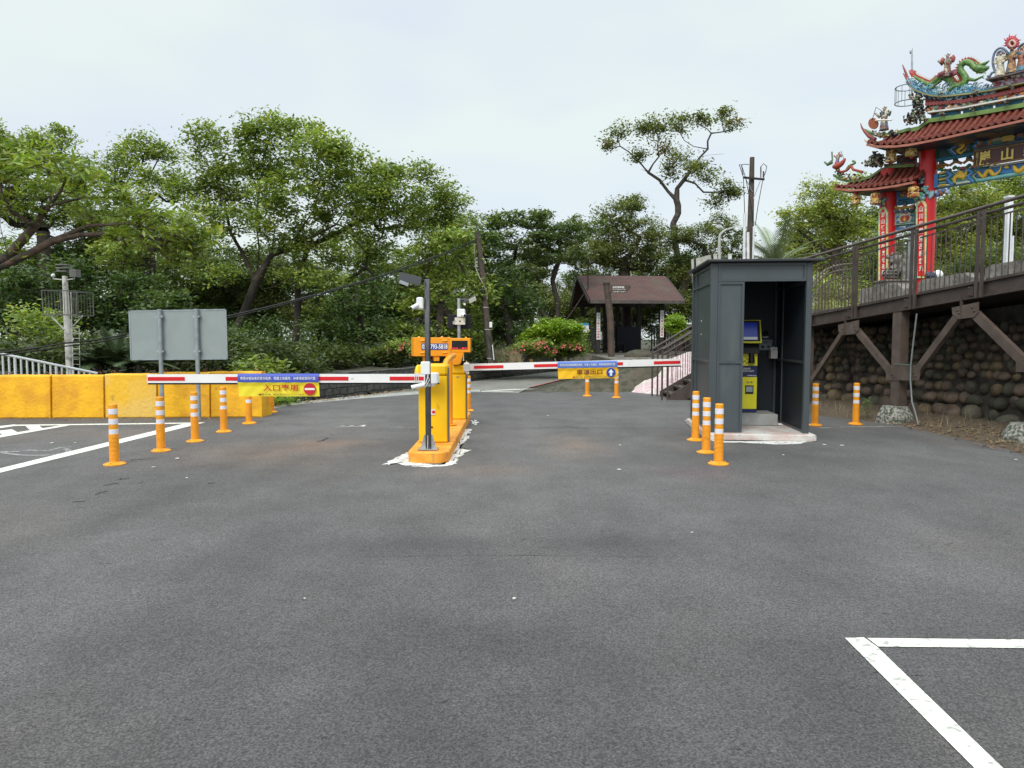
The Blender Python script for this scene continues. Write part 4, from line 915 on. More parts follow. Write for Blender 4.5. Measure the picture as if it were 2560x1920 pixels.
    t6 = thing('crumpled_tissue', 'small crumpled white tissue on the booth floor beside the plinth', 'litter', (BX, BY, PZ + .01), BR_)
    mb = MB(); mb.ball((1.33, 1.00, .018), (.04, .03, .018), 8, 5, jit=.3); mb.build('tissue', WHP, t6)
booth()

# ================================================================== ELEVATED WALKWAY
BP0 = Vector((6.81, 14.3, 0)); bu = Vector((.1803, -.9836, 0)); bn = Vector((-.9836, -.1803, 0))
def bl(px, py, o=0.): return onpl(px, py, BP0 + bn * o, bn)
def bline(a, b, o=0., e0=1.6, e1=2.2):
    A = bl(*a, o); B = bl(*b, o); d = (B - A).normalized(); return A - d * e0, B + d * e1
def ext(mb, a, b, o0, o1, zlo, zhi):
    """bar along the fascia: between two z offsets and two outward offsets from line a->b"""
    A, B = a, b; vs = []
    for P_ in (A, B):
        for (o_, z_) in ((o0, zlo), (o1, zlo), (o1, zhi), (o0, zhi)): vs.append(P_ + bn * o_ + Vector((0, 0, z_)))
    mb.add(vs, [(0, 1, 2, 3), (7, 6, 5, 4), (0, 4, 5, 1), (1, 5, 6, 2), (2, 6, 7, 3), (3, 7, 4, 0)])
t = thing('elevated_walkway', 'brown steel elevated walkway with tubular railing, braced over the cobble wall', 'walkway', (6.81, 14.3, 0))
A0, B0 = bline((2029, 788), (2560, 683))      # top of the beam
A1, B1 = bline((2031, 815), (2560, 727))
hb = ((A0.z - A1.z) + (B0.z - B1.z)) / 2
mb = MB(); ext(mb, A0, B0, .0, -.012, -hb + .02, -.02); ext(mb, A0, B0, .045, -.06, -.02, 0.0); ext(mb, A0, B0, .045, -.06, -hb, -hb + .02)
mb.build('fascia_beam', BRN, t, world=True)
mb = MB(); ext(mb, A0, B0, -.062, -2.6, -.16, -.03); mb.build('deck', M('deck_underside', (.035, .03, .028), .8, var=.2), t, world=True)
# panel frame / rails
Hh0, Hh1 = bline((2029.5, 643), (2560, 491)); mb = MB(); mb.tube([Hh0 + bn * .03, Hh1 + bn * .03], .030, 12); mb.build('handrail', BRN2, t, world=True)
Hh0, Hh1 = bline((2029.5, 655), (2560, 507.5), -.03); mb = MB(); mb.tube([Hh0, Hh1], .026, 12); mb.build('handrail', BRN2, t, world=True)
Ta, Tb = bline((2031, 670), (2560, 521)); Ba, Bb = bline((2031, 784.5), (2560, 680.5))
Ln = (Tb - Ta).length
postpx = [2141.5, 2287.5, 2452.5]
def s_of(px):   # station on the fascia at a pixel column (near z=2.2)
    p = bl(px, 760); return (p - BP0).dot(bu)
def at_s(A, B, s): 
    sa = (A - BP0).dot(bu); sb = (B - BP0).dot(bu); return A.lerp(B, (s - sa) / (sb - sa))
st = [s_of(p) for p in postpx]; sp_mean = (st[-1] - st[0]) / 2; st = [st[0] - sp_mean] + st + [st[-1] + sp_mean]
print('stations', st)
Hp0, Hp1 = bline((2029.5, 645), (2560, 493))
for s in st:
    for ds in (-.05, .05):
        a = at_s(A1, B1, s + ds); b = at_s(Hp0, Hp1, s + ds); mb = MB(); mb.obb(a + bn * .055 + Vector((0, 0, .0)), b + bn * .0 + bn * .055 - Vector((0, 0, .03)), .014 if False else .03, .055, up=bu); mb.build('railing_post', BRN, t, world=True)
    a = at_s(A1, B1, s - .12); mb = MB(); c = a + bn * .02 + Vector((0, 0, hb * .5)) - bu * .06
    mb.obb(c - bu * .05, c + bu * .05, .03, hb * .6); [mb.ball(c + bn * .02 + bu * q + Vector((0, 0, z_)), .014, 7, 5) for q in (-.03,) for z_ in (-.05, .05)]; mb.build('splice_plate', BRN, t, world=True)
for s0, s1 in zip(st, st[1:]):
    mb = MB(); s0 += .08; s1 -= .08
    mb.obb(at_s(Ta, Tb, s0), at_s(Ta, Tb, s1), .022, .022); mb.obb(at_s(Ba, Bb, s0), at_s(Ba, Bb, s1), .022, .022); n_ = max(6, int((s1 - s0) / .105))
    for k in range(n_): 
        s = s0 + (s1 - s0) * (k + .5) / n_; mb.tube([at_s(Ba, Bb, s), at_s(Ta, Tb, s)], .0105, 6, caps=False)
    mb.build('railing_panel', BRN, t, world=True)
# column, struts, gussets
def bar(name, a, b, w_, h_, o=0.0, mat=BRN2):
    mb = MB(); mb.obb(bl(*a, o), bl(*b, o), w_, h_, up=bn); mb.build(name, mat, t, world=True)
def plate(pts, o, th=.012):
    mb = MB(); mb.prism([bl(*p, o) for p in pts], bn * th); mb.build('gusset_plate', BRN2, t, world=True)
def bolts(pts, o):
    mb = MB(); [mb.ball(bl(*p, o), .016, 7, 5) for p in pts]; mb.build('bolt_group', BRN, t, world=True)
top_c = bl(2253, 777, -.06); 
def column(s_shift):
    base = bl(2246, 1014, -.06); tp_ = Vector((base.x, base.y, top_c.z)); sh = bu * s_shift
    mb = MB(); zt = at_s(A1, B1, (base - BP0).dot(bu) + s_shift).z; a = base + sh; 
    for q in (-.1, .1): mb.obb(Vector((a.x, a.y, .30)) + bn * q * 0 + bu * q, Vector((a.x, a.y, zt)) + bu * q, .16, .014, up=bu)
    mb.obb(Vector((a.x, a.y, .30)) + bn * .0, Vector((a.x, a.y, zt)), .19, .014, up=bn)
    mb.obb(Vector((a.x, a.y, .30)) + bn * .085, Vector((a.x, a.y, zt)) + bn * .085, .215, .014, up=bn); mb.build('column', BRN2, t, world=True)
column(0); column(2.9); column(-2.9)
bar('diagonal_strut', (2112, 826), (2032, 948), .10, .08, .0); bar('diagonal_strut', (2143, 826), (2232, 935), .12, .08, .0)
bar('diagonal_strut', (2396, 790), (2290, 932), .12, .08, .0); bar('diagonal_strut', (2440, 786), (2562, 905), .14, .08, .0)
plate([(2096, 812), (2148, 800), (2148, 824), (2138, 835), (2106, 838), (2097, 828)], .045); plate([(2381, 769), (2448, 755), (2448, 780), (2436, 793), (2400, 798), (2382, 785)], .045)
plate([(2216, 920), (2232, 912), (2262, 912), (2262, 951), (2216, 951)], .03); plate([(2258, 912), (2301, 912), (2301, 938), (2298, 951), (2258, 951)], .031); plate([(2541, 905), (2600, 900), (2600, 930), (2541, 930)], .03)
bolts([(2106, 822), (2109, 829), (2134, 816), (2138, 824)], .062); bolts([(2393, 776), (2397, 783), (2430, 768), (2435, 777)], .062); bolts([(2230, 936), (2234, 943), (2284, 932), (2288, 940)], .05)
for (a_, b_) in (((2113, 785), (2114, 837)), ((2403, 735), (2405, 797))):
    mb = MB(); mb.obb(bl(*a_, .05), bl(*b_, .05), .012, .05, up=bn); mb.build('stiffener', BRN, t, world=True)
# conduit
t = thing('conduit_pipe', 'thin grey conduit running down beside the walkway column to the footing', 'pipe', bl(2296, 1062, .1))
mb = MB(); mb.tube([bl(2292, 784, .06), bl(2284, 850, .06), bl(2277, 912, .06), bl(2276, 950, .08), bl(2280, 1005, .1), bl(2288, 1030, .14), bl(2296, 1062, .16)], .014, 10); mb.build('pipe', M('conduit_grey', (.18, .20, .20), .5, var=.1), t, world=True)
mb = MB(); mb.tube([bl(2236, 909.5, .06), bl(2277, 912, .085)], .004, 5); mb.build('tie_wire', M('tie_green', (.1, .3, .25), .5), t, world=True)
# footings
def footing(label, s, w_=.62):
    base = bl(2250, 1014, -.06) + bu * s; c = Vector((base.x, base.y, 0)) + bn * .1
    t = thing('column_footing', label, 'concrete footing', c, 0, 'concrete footings of the walkway columns')
    vs = []
    for (z, r_, j) in ((-.03, .36, .02), (.13, .35, .015), (.31, .24, .01)):
        for k in range(8):
            a = R(45 * k + 22.5); q = .92 / max(abs(math.cos(a)), abs(math.sin(a)))
            vs.append(c + bu * (r_ * q * math.cos(a)) + bn * (r_ * q * .9 * math.sin(a)) + Vector((random.uniform(-j, j), random.uniform(-j, j), z)))
    mb = MB(); mb.add(vs, [(i, (i + 1) % 8, 8 + (i + 1) % 8, 8 + i) for i in range(8)] + [(8 + i, 8 + (i + 1) % 8, 16 + (i + 1) % 8, 16 + i) for i in range(8)] + [tuple(range(16, 24))])
    mb.build('block', M('speckled_concrete', (.30, .29, .26), .95, var=.35, scale=22, bump=.8, bscale=30, col2=(.06, .075, .05), lo=.42, hi=.58), t, world=True)
footing('mossy speckled concrete footing under the fully visible walkway column', 0); footing('mossy concrete footing cut by the right picture edge', 2.75)
# dry stalks on the verge
gm = MB()
for i in range(420):
    y = random.uniform(8.5, 15.5); x0 = 6.78 if y < 13 else 6.75 - (y - 13) * .4; x = x0 + random.uniform(.12, 1.0); 
    if x > cwx(y) - .05: continue
    a = random.uniform(0, 6.28); l = random.uniform(.05, .28) * (1 if random.random() < .8 else 1.6); tl = random.uniform(.2, 1.3); z = lit_h(x, y)
    q = Vector((x, y, z)); e_ = q + Vector((math.cos(a) * math.sin(tl), math.sin(a) * math.sin(tl), math.cos(tl))) * l; s_ = Vector((-math.sin(a), math.cos(a), 0)) * .003
    gm.add([q - s_, q + s_, e_], [(0, 1, 2)])
o = gm.build('dry_stalks', M('dry_straw', (.34, .27, .16), .9, var=.2)); o['kind'] = 'stuff'
def weed(label, c, n, h, name='weed', cat='weed'):
    t = thing(name, label, cat, c); mb = MB(); cols = []
    for i in range(n):
        a = random.uniform(0, 6.28); z = random.uniform(.2, 1) * h; r_ = random.uniform(.02, .10) * (h / .35); p = Vector((math.cos(a) * r_ * .3, math.sin(a) * r_ * .3, z)); e_ = Vector((math.cos(a) * (r_ + .06), math.sin(a) * (r_ + .06), z + random.uniform(-.03, .06))); m_ = (p + e_) / 2 + Vector((0, 0, .015)); s_ = Vector((-math.sin(a), math.cos(a), 0)) * .012
        mb.add([p, m_ - s_, e_, m_ + s_], [(0, 1, 2, 3)])
    mb.build('leaves', M('weed_green', (.13, .22, .03), .6, var=.2), t)
    mb = MB(); mb.tube([(0, 0, 0), (.01, 0, h * .5), (0, .01, h)], .005, 5); mb.build('stem', M('weed_stem', (.10, .14, .03), .6), t)
weed('small bright green weed between the right post and the walkway footing', G(2166, 1044, .05), 70, .36)

# ================================================================== STAIRCASE up to the walkway
t = thing('metal_staircase', 'dark brown open-tread metal staircase with barred railing, rising behind the booth', 'staircase', (3.72, 18.0, 0))
rise, run = .155, .262; X0 = 3.98
for side_, y in (('front', 17.9), ('rear', 19.1)):
    mb = MB(); mb.prism([(X0 - .05, y, -.02), (X0 + .30, y, -.02), (X0 + .30 + 13 * run, y, 13 * rise - .02), (X0 + 13 * run, y, 13 * rise + .16), (X0 - .05, y, .14)][:5], (0, .05, 0)); mb.build('stringer', BRN, t, world=True)
for k in range(13):
    mb = MB(); x = X0 + .05 + k * run; z = (k + 1) * rise; mb.box(x - .04, x + run, 17.96, 19.09, z - .05, z); mb.build('tread', BRN, t, world=True)
for y in (17.86, 19.12):
    mb = MB(); z0 = 1.27; sl = rise / run
    def hr(dz): return [(3.72, y, z0 + dz), (3.74, y, z0 + dz), (X0 + 13 * run, y, z0 + dz + (X0 + 13 * run - 3.74) * sl)]
    mb.tube(hr(0), .03, 10); mb.build('handrail', BRN, t, world=True)
    mb = MB(); mb.tube(hr(-.13), .026, 8); mb.build('handrail', BRN, t, world=True)
    mb = MB(); a = Vector((3.74, y, z0 - .26)); b = Vector((X0 + 13 * run, y, z0 - .26 + (X0 + 13 * run - 3.74) * sl)); mb.obb(a, b, .02, .02)
    for k in range(1, 30):
        p = a.lerp(b, k / 30); zb = max(.02, p.z - .95); mb.tube([(p.x, y, zb), tuple(p)], .009, 5, caps=False)
    mb.build('railing_panel', BRN, t, world=True)
    for x in (3.72, 3.86): 
        mb = MB(); mb.obb((x, y, 0), (x, y, z0 - .02 + max(0, x - 3.74) * sl), .04, .04, up=(0, 1, 0)); mb.build('newel_post', BRN, t, world=True)
# curved railing linking stair head and walkway
t = thing('curved_railing', 'curved brown railing behind the walkway rail, sweeping round at the stair head', 'railing', (6.6, 19.5, 0))
arc = [(2030, 708), (2046, 690), (2064, 675), (2082, 667), (2104, 662), (2128, 660), (2150, 658)]
def arcp(k, dy): x, y = arc[k]; return at(x, y + dy, 19.0 + .55 * math.sin(k * .5))
for dy, r_ in ((0, .032), (13, .026), (32, .018)):
    mb = MB(); mb.tube([arcp(k, dy) for k in range(len(arc))], r_, 8); mb.build('curved_rail', BRN2, t, world=True)
mb = MB()
for i in range(30):
    u = i / 29 * (len(arc) - 1); k = min(int(u), len(arc) - 2); p = arcp(k, 32).lerp(arcp(k + 1, 32), u - k); mb.tube([p, (p.x, p.y, 2.0 if True else 0)], .009, 5, caps=False)
mb.build('baluster_row', BRN2, t, world=True)
mb = MB(); mb.prism([(5.9, 17.9, 1.88), (7.9, 17.9, 1.88), (7.9, 20.2, 1.88), (5.9, 20.2, 1.88)], (0, 0, .12)); mb.build('landing', BRN, t, world=True)

# parapet blocks on the plaza
def parapet(label, px0, px1, ytl, ytr, off, zb=2.3):
    n = bn; P0 = BP0 - bn * off; a = onpl(px0, ytl, P0, n); b = onpl(px1, ytr, P0, n)
    t = thing('parapet_block', label, 'parapet block', (a.x, a.y, zb)); mb = MB(); 
    pr = [Vector((a.x, a.y, zb - .05)), Vector((b.x, b.y, zb - .05)), b + Vector((0, 0, -.10)), b + bu * (-.12) + Vector((0, 0, 0)), a.lerp(b, .5) + Vector((0, 0, .0)), a + bu * .12 + Vector((0, 0, .0)), a + Vector((0, 0, -.06))]
    mb.prism(pr, -bn * .35); mb.build('block', GREYC, t, world=True); return a, b
parapet('grey concrete parapet block behind the second railing bay, left of the red columns', 2148, 2254, 722, 709, 1.9)
parapet('long weathered parapet block at the foot of the big red column', 2296, 2424, 700, 680, 1.9)
parapet('weathered parapet block at the right picture edge behind the railing', 2463, 2600, 664, 642, 1.9)
t = thing('white_bundle', 'white rounded bundle and dark bag on the parapet by the red column', 'bundle', at(2345, 690, 17)); mb = MB(); mb.ball(at(2345, 686, 16.6), (.11, .1, .10), 12, 8, jit=.05); mb.build('bundle', WPL, t, world=True)
mb = MB(); mb.ball(at(2327, 690, 16.6), (.14, .1, .10), 12, 8, jit=.1); mb.build('dark_bag', M('dark_bag', (.02, .03, .06), .6), t, world=True)
t = thing('plaza_post', 'tall white square post behind the walkway railing at far right', 'post', at(2514, 660, 19)); a = at(2514, 680, 19)
mb = MB(); mb.box(a.x - .07, a.x + .06, 18.9, 19.05, 2.3, at(2515, 493, 19).z); mb.box(a.x + .10, a.x + .15, 18.95, 19.0, 2.3, at(2520, 590, 19).z); mb.build('shaft', PIPEW, t, world=True)
mb = MB(); mb.box(a.x - .09, a.x + .08, 18.88, 19.07, at(0, 495, 19).z, at(0, 490, 19).z); mb.build('cap', PIPEW, t, world=True)
t = thing('grey_post', 'grey square post between the stone lion and the big red column', 'post', at(2276, 700, 19)); a = at(2276, 700, 19)
mb = MB(); mb.box(a.x - .07, a.x + .07, 18.9, 19.04, 2.3, at(2276, 590, 19).z); mb.build('shaft', M('post_grey', (.30, .33, .34), .6, var=.15), t, world=True)
mb = MB(); mb.box(a.x - .085, a.x + .085, 18.885, 19.055, at(0, 592, 19).z, at(0, 588, 19).z); mb.build('cap', M('post_grey', (.3, .3, .3)), t, world=True)

# stone lion with openwork drum
t = thing('stone_lion', 'grey carved stone lion leaning over an openwork ball, before the red columns', 'statue', at(2235, 705, 18.6))
c = at(2226, 686, 18.4); mb = MB(); rr = .17
for k in range(3):
    rot = Matrix.Rotation(R(60 * k), 3, 'Z'); mb.tube([c + rot @ Vector((0, rr * math.cos(a), rr * math.sin(a))) for a in np.linspace(0, 6.283, 17)], .022, 6, caps=False)
for z in (-.08, 0, .08):
    r_ = math.sqrt(rr * rr - z * z); mb.tube([c + Vector((r_ * math.cos(a), r_ * math.sin(a), z)) for a in np.linspace(0, 6.283, 17)], .02, 6, caps=False)
mb.ball(c, rr * .6, 10, 7, jit=.1); mb.build('openwork_ball', CARV, t, world=True)
mb = MB(); mb.ball(at(2246, 668, 18.7), (.20, .22, .24), 14, 10, jit=.07); mb.ball(at(2238, 650, 18.6), (.15, .16, .15), 12, 8, jit=.12); mb.ball(at(2228, 655, 18.5), (.07, .08, .06), 10, 7, jit=.1)
for (x, y) in ((2232, 636), (2244, 634), (2252, 642), (2256, 654), (2220, 642)): mb.ball(at(x, y, 18.6), (.055, .05, .055), 8, 6, jit=.15)
mb.tube([at(2252, 660, 18.6), at(2262, 680, 18.5), at(2258, 700, 18.5)], [.09, .07, .06], 8); mb.tube([at(2236, 664, 18.5), at(2230, 676, 18.4)], [.07, .05], 8); mb.tube([at(2256, 660, 18.8), at(2266, 644, 18.8), at(2262, 632, 18.8)], [.05, .05, .03], 8)
mb.build('lion_body', CARV, t, world=True)
q = at(2238, 704, 18.6); mb = MB(); mb.box(q.x - .36, q.x + .32, 18.3, 18.95, 2.28, q.z - .02, ch=.015); mb.build('pedestal', GREYC, t, world=True)
mb = MB(); mb.box(q.x - .40, q.x + .36, 18.26, 18.99, q.z - .019, q.z + .03, ch=.01); mb.build('plinth_slab', CARV, t, world=True)

# ================================================================== SHELTER
SR = R(4); t = thing('rest_shelter', 'open wooden rest shelter with a brown shingle gable roof beyond the road', 'shelter', (3.9, 33.6, .82), SR)
W_ = 3.95; D_ = 4.6; EV = at(1476, 755, 33.0).z - .82; RD = at(1550, 692, 35.6).z - .82
SH = bpy.data.materials.new('shingles'); SH.use_nodes = True; nt = SH.node_tree; N = nt.nodes; L = nt.links; p = N['Principled BSDF']; p.inputs['Roughness'].default_value = .9
tc = N.new('ShaderNodeTexCoord'); b = N.new('ShaderNodeTexBrick'); b.inputs['Scale'].default_value = 2.2; b.inputs['Row Height'].default_value = .40; b.inputs['Brick Width'].default_value = .8
b.inputs['Color1'].default_value = (.105, .050, .042, 1); b.inputs['Color2'].default_value = (.075, .040, .034, 1); b.inputs['Mortar'].default_value = (.035, .02, .018, 1); b.inputs['Mortar Size'].default_value = .03; L.new(tc.outputs['Object'], b.inputs[0])
n_ = N.new('ShaderNodeTexNoise'); n_.inputs['Scale'].default_value = 1.1; L.new(tc.outputs['Object'], n_.inputs[0]); r_ = N.new('ShaderNodeValToRGB'); r_.color_ramp.elements[0].position = .55; r_.color_ramp.elements[1].position = .68; r_.color_ramp.elements[0].color = (0, 0, 0, 1); r_.color_ramp.elements[1].color = (.6, .6, .6, 1); L.new(n_.outputs[0], r_.inputs[0])
x = N.new('ShaderNodeMix'); x.data_type = 'RGBA'; L.new(r_.outputs[0], x.inputs[0]); L.new(b.outputs[0], x.inputs[6]); x.inputs[7].default_value = (.075, .065, .045, 1); L.new(x.outputs[2], p.inputs[0])
for (ya, yb) in ((-.75, 2.15), (5.05, 2.15)):
    mb = MB(); xs_ = (-.40, W_ + .0); q = [Vector((xs_[0] + .0, ya, EV)), Vector((xs_[1], ya, EV)), Vector((xs_[1] - .1, yb, RD)), Vector((xs_[0] - .1, yb, RD))]
    mb.prism(q, (0, 0, .07)); mb.build('roof_slope', SH, t)
mb = MB(); mb.box(-.43, W_ + .03, -.79, -.755, EV - .07, EV + .07); mb.build('fascia_board', M('fascia_grey', (.10, .085, .075), .8, var=.2), t)
for ex in (-.48, W_ + .01):
    mb = MB(); mb.obb((ex, -.8, EV - .02), (ex - .06, 2.15, RD - .02), .05, .14); mb.obb((ex - .06, 2.15, RD - .02), (ex, 5.1, EV - .02), .05, .14); mb.build('verge_board', WOODD, t)
mb = MB(); mb.prism([(.02, .3, EV + .25), (.02, 4.0, EV + .25), (.02, 2.15, RD - .12)], (.05, 0, 0)); mb.build('gable_board', WOODD, t)
for (x, y) in ((.0, .0), (W_ - .95 + .0, .0), (.0, 4.3), (W_ - .95, 4.3), (1.85, 4.3), (1.2, 4.3)):
    mb = MB(); mb.box(x, x + .21, y, y + .21, -.05, EV + (.3 if y == 0 else .2), ch=.01); mb.build('post', WOODD, t)
mb = MB(); mb.box(-.3, W_, .02, .19, EV + .0, EV + .18); mb.box(-.3, W_, 4.32, 4.49, EV, EV + .18); mb.build('beam', WOODD, t)
DK = M('shelter_slat', (.022, .022, .026), .7, var=.2)
def slats(x0, x1, y, z1, n, nm='slat_screen'):
    mb = MB(); mb.box(x0, x1, y - .03, y + .03, z1 - .08, z1); mb.box(x0, x1, y - .03, y + .03, .08, .16)
    for k in range(n): xx = x0 + (x1 - x0) * (k + .5) / n; mb.box(xx - .028, xx + .028, y - .018, y + .018, .16, z1 - .08)
    mb.build(nm, DK, t)
slats(-.75, -.02, .1, 1.25, 7); slats(.25, W_ - 1.0, 4.35, 1.3, 26); slats(W_ - .7, W_ + .55, 2.6, 1.35, 9); slats(-.4, .1, 4.4, 1.3, 6)
mb = MB(); mb.box(1.9, 3.0, 4.1, 4.2, .05, 1.32); mb.build('solid_panel', M('shelter_panel_navy', (.008, .010, .03), .6), t)
mb = MB(); mb.box(.6, 2.2, 3.4, 3.8, .38, .43); mb.box(.65, .72, 3.45, 3.75, 0, .38); mb.box(2.1, 2.17, 3.45, 3.75, 0, .38); mb.build('bench', WOODD, t)
mb = MB(); mb.prism([(-1.6, -.5, -.85), (6.5, -.5, -.85), (6.5, 6.5, -.85), (-1.6, 6.5, -.85)], (0, 0, .83)); mb.build('floor_platform', M('platform_stone', (.19, .17, .145), .95, var=.35, scale=3, bump=.8, bscale=12, col2=(.07, .065, .05)), t)
WS = W[t.name]
def sl(x, y, z): return WS @ Vector((x, y, z))
def strip_sign(label, x, z0, z1):
    t = thing('strip_sign', label, 'sign', sl(x, -.06, z0)); ux = (sl(1, 0, 0) - sl(0, 0, 0)); fr = (sl(0, 0, 0) - sl(0, 1, 0))
    mb = MB(); a = sl(x, -.03, z0); mb.prism([a, a + ux * .17, a + ux * .17 + Vector((0, 0, z1 - z0)), a + Vector((0, 0, z1 - z0))], -fr * .02); mb.build('board', WHP, t, world=True)
    h = (z1 - z0) / 10.3; body = '小2公車上山候車區'
    for k, ch in enumerate(body):
        letters(ch, a + ux * .085 + Vector((0, 0, z1 - z0 - h * (k + .9) * 1.05)) + fr * .002, ux, (0, 0, 1), .115, h * .72, REDP if k > 2 else M('grey_letter', (.25, .22, .22)), t, world=True, bold=.02, name='lettering')
zf = lambda y_, Y=33.5: at(0, y_, Y).z - .82
strip_sign('narrow white sign with vertical red characters on the left shelter post', .02, zf(849), zf(781.5))
strip_sign('narrow white sign with vertical red characters on the right shelter post', W_ - .93, zf(843), zf(775.5))
t = thing('notice_board', 'small white notice with a blue header on the shelter slats', 'notice', sl(-.75, -.1, .5)); ux = (sl(1, 0, 0) - sl(0, 0, 0)); fr = (sl(0, 0, 0) - sl(0, 1, 0))
a = sl(-.76, -.0, zf(831)); hh = zf(808) - zf(831)
mb = MB(); mb.prism([a, a + ux * .42, a + ux * .42 + Vector((0, 0, hh)), a + Vector((0, 0, hh))], -fr * .02); mb.build('board', WHP, t, world=True)
mb = MB(); b_ = a + fr * .004 + Vector((0, 0, hh * .76)); mb.prism([b_, b_ + ux * .42, b_ + ux * .42 + Vector((0, 0, hh * .24)), b_ + Vector((0, 0, hh * .24))], -fr * .003); mb.build('header', M('header_blue', (.02, .30, .62)), t, world=True)
letters('公告事項\n請保持環境清潔', a + ux * .21 + Vector((0, 0, hh * .45)) + fr * .002, ux, (0, 0, 1), .30, hh * .35, M('print_violet', (.25, .2, .4)), t, world=True)

# timber signpost
t = thing('timber_signpost', 'thick weathered timber post with a pointed wooden direction board', 'signpost', at(1528, 895, 29))
mb = MB(); mb.tube([at(1529, 925, 29), at(1526, 800, 29), at(1516.5, 712, 29)], [.135, .135, .13], 16); mb.build('post', WOODP, t, world=True)
mb = MB(); mb.tube([at(1516.5, 712, 29), at(1516, 706.5, 29)], [.145, .135], 16); mb.build('cap', WOODD, t, world=True)
q = [at(1523, 713, 28.85), at(1572, 713, 28.85), at(1578, 716, 28.85), at(1574, 724, 28.85), at(1566, 732, 28.85), at(1523, 731, 28.85)]
mb = MB(); mb.prism(q, (0, .05, 0)); mb.build('direction_board', WOODP, t, world=True)
letters('白石湖吊橋', at(1546.5, 718, 28.84), (1, 0, 0), (0, 0, 1), .46, .085, WHP, t, bold=.02); letters('Baishihu Suspension Bridge', at(1547.5, 723.5, 28.84), (1, 0, 0), (0, 0, 1), .50, .04, WHP, t, bold=.01); letters('白石湖つり橋へ', at(1549, 729, 28.84), (1, 0, 0), (0, 0, 1), .53, .055, WHP, t, bold=.01)

# leaning utility pole with cables
t = thing('leaning_utility_pole', 'leaning brown timber utility pole with pale cable behind the block wall', 'utility pole', at(1227, 905, 26))
a = at(1229, 915, 26); b = at(1194, 578, 26); mb = MB(); mb.tube([a, a.lerp(b, .5), b], [.125, .11, .095], 14); mb.build('shaft', WOODP, t, world=True)
mb = MB(); mb.tube([at(1184, 600, 25.9), at(1189, 668, 25.9), at(1198, 692, 25.85), at(1210, 714, 25.85), at(1217, 733, 25.85), at(1218, 748, 25.9)], .018, 6); mb.build('pale_cable', M('pale_cable', (.42, .42, .30), .6), t, world=True)
mb = MB(); mb.tube([at(1203, 700, 25.9), at(1206, 780, 25.9), at(1212, 850, 25.9), at(1222, 880, 25.9)], .014, 6); mb.tube([at(1217, 835, 25.9), at(1226, 850, 25.86), at(1230, 880, 25.9)], .012, 6); mb.build('dark_cable', CABLE, t, world=True)
for y, xx in ((724, 1208.5), (769, 1213.5), (824, 1219), (896, 1226)):
    mb = MB(); q = at(xx, y, 26); mb.tube([q + Vector((0, 0, -.01)), q + Vector((0, 0, .012))], .128, 14); mb.build('band', M('band_grey', (.5, .5, .48)), t, world=True)
mb = MB(); q = at(1227, 812, 25.9); mb.box(q.x - .05, q.x + .05, 25.85, 25.95, q.z - .1, q.z + .1, ch=.01); mb.build('small_box', WPL, t, world=True)
mb = MB(); mb.tube([at(1231, 862, 25.85), at(1235, 900, 25.85)], .02, 6); mb.build('white_pipe', PIPEW, t, world=True)

def cable(label, pts, r_=.02, dup_=0.):
    t = thing('overhead_cable', label, 'cable', pts[0]); P_ = []
    for i in range(len(pts) - 1):
        for k in range(8):
            u = k / 8; P_.append(pts[i].lerp(pts[i + 1], u) - Vector((0, 0, .03 * math.sin(math.pi * u))))
    P_.append(pts[-1]); mb = MB(); mb.tube(P_, r_, 6, caps=False); mb.build('strand', CABLE, t, world=True)
cable('upper black overhead cable sagging from left edge to the leaning pole', [at(-60, 886, 14.6), at(160, 858, 15.5), at(322, 834, 16.4), at(567, 791, 18), at(860, 716, 21.5), at(1050, 655, 24.2), at(1196, 596, 26)], .020)
cable('lower black overhead cable running just under the upper one', [at(-60, 892, 14.65), at(160, 866, 15.55), at(322, 840, 16.45), at(567, 796, 18.05), at(860, 719, 21.55), at(1050, 659, 24.25), at(1196, 600, 26.02)], .015)

# utility pole behind the booth
t = thing('utility_pole', 'tall dark timber utility pole with cross-arm and white conduits behind the booth', 'utility pole', at(1875, 800, 24)); Y = 24
c = lambda x, y, YY=24: at(1700 + x / 5.183, 380 + y / 5.183, YY)
mb = MB(); mb.tube([Vector((c(905, 1300).x, Y, 0)), c(905, 1300), c(935, 70)], [.12, .115, .075], 14); mb.build('shaft', WOODP, t, world=True)
mb = MB(); mb.obb(c(820, 330, 23.85), c(1092, 355, 23.85), .07, .06); mb.build('cross_arm', WOODD, t, world=True)
mb = MB(); mb.tube([c(850, 345, 23.86), c(938, 515, 23.88)], .012, 6); mb.tube([c(1040, 375, 23.86), c(950, 605, 23.88)], .012, 6); mb.build('arm_brace', GALV, t, world=True)
for (a_, b_) in (((1047, 190), (1047, 330)), ((1082, 250), (1082, 330))): 
    mb = MB(); mb.tube([c(*a_, 23.85), c(*b_, 23.85)], .028 if a_[0] > 1050 else .02, 8); mb.build('insulator', M('insulator', (.12, .08, .07), .3), t, world=True)
mb = MB()
for pth in ([(770, 165), (800, 260), (822, 330), (838, 790)], [(800, 180), (850, 330), (905, 620), (935, 760), (955, 950)], [(768, 180), (775, 160), (795, 165), (820, 300)], [(800, 190), (805, 162), (850, 158), (895, 165)], [(1052, 260), (1050, 190), (1080, 150), (1125, 185), (1110, 260), (1085, 320), (1065, 400), (1010, 700), (975, 950)], [(955, 950), (945, 1000), (920, 1000), (900, 1030)]):
    mb.tube([c(*q, 23.8) for q in pth], .012, 5, caps=False)
mb.build('service_wires', CABLE, t, world=True)
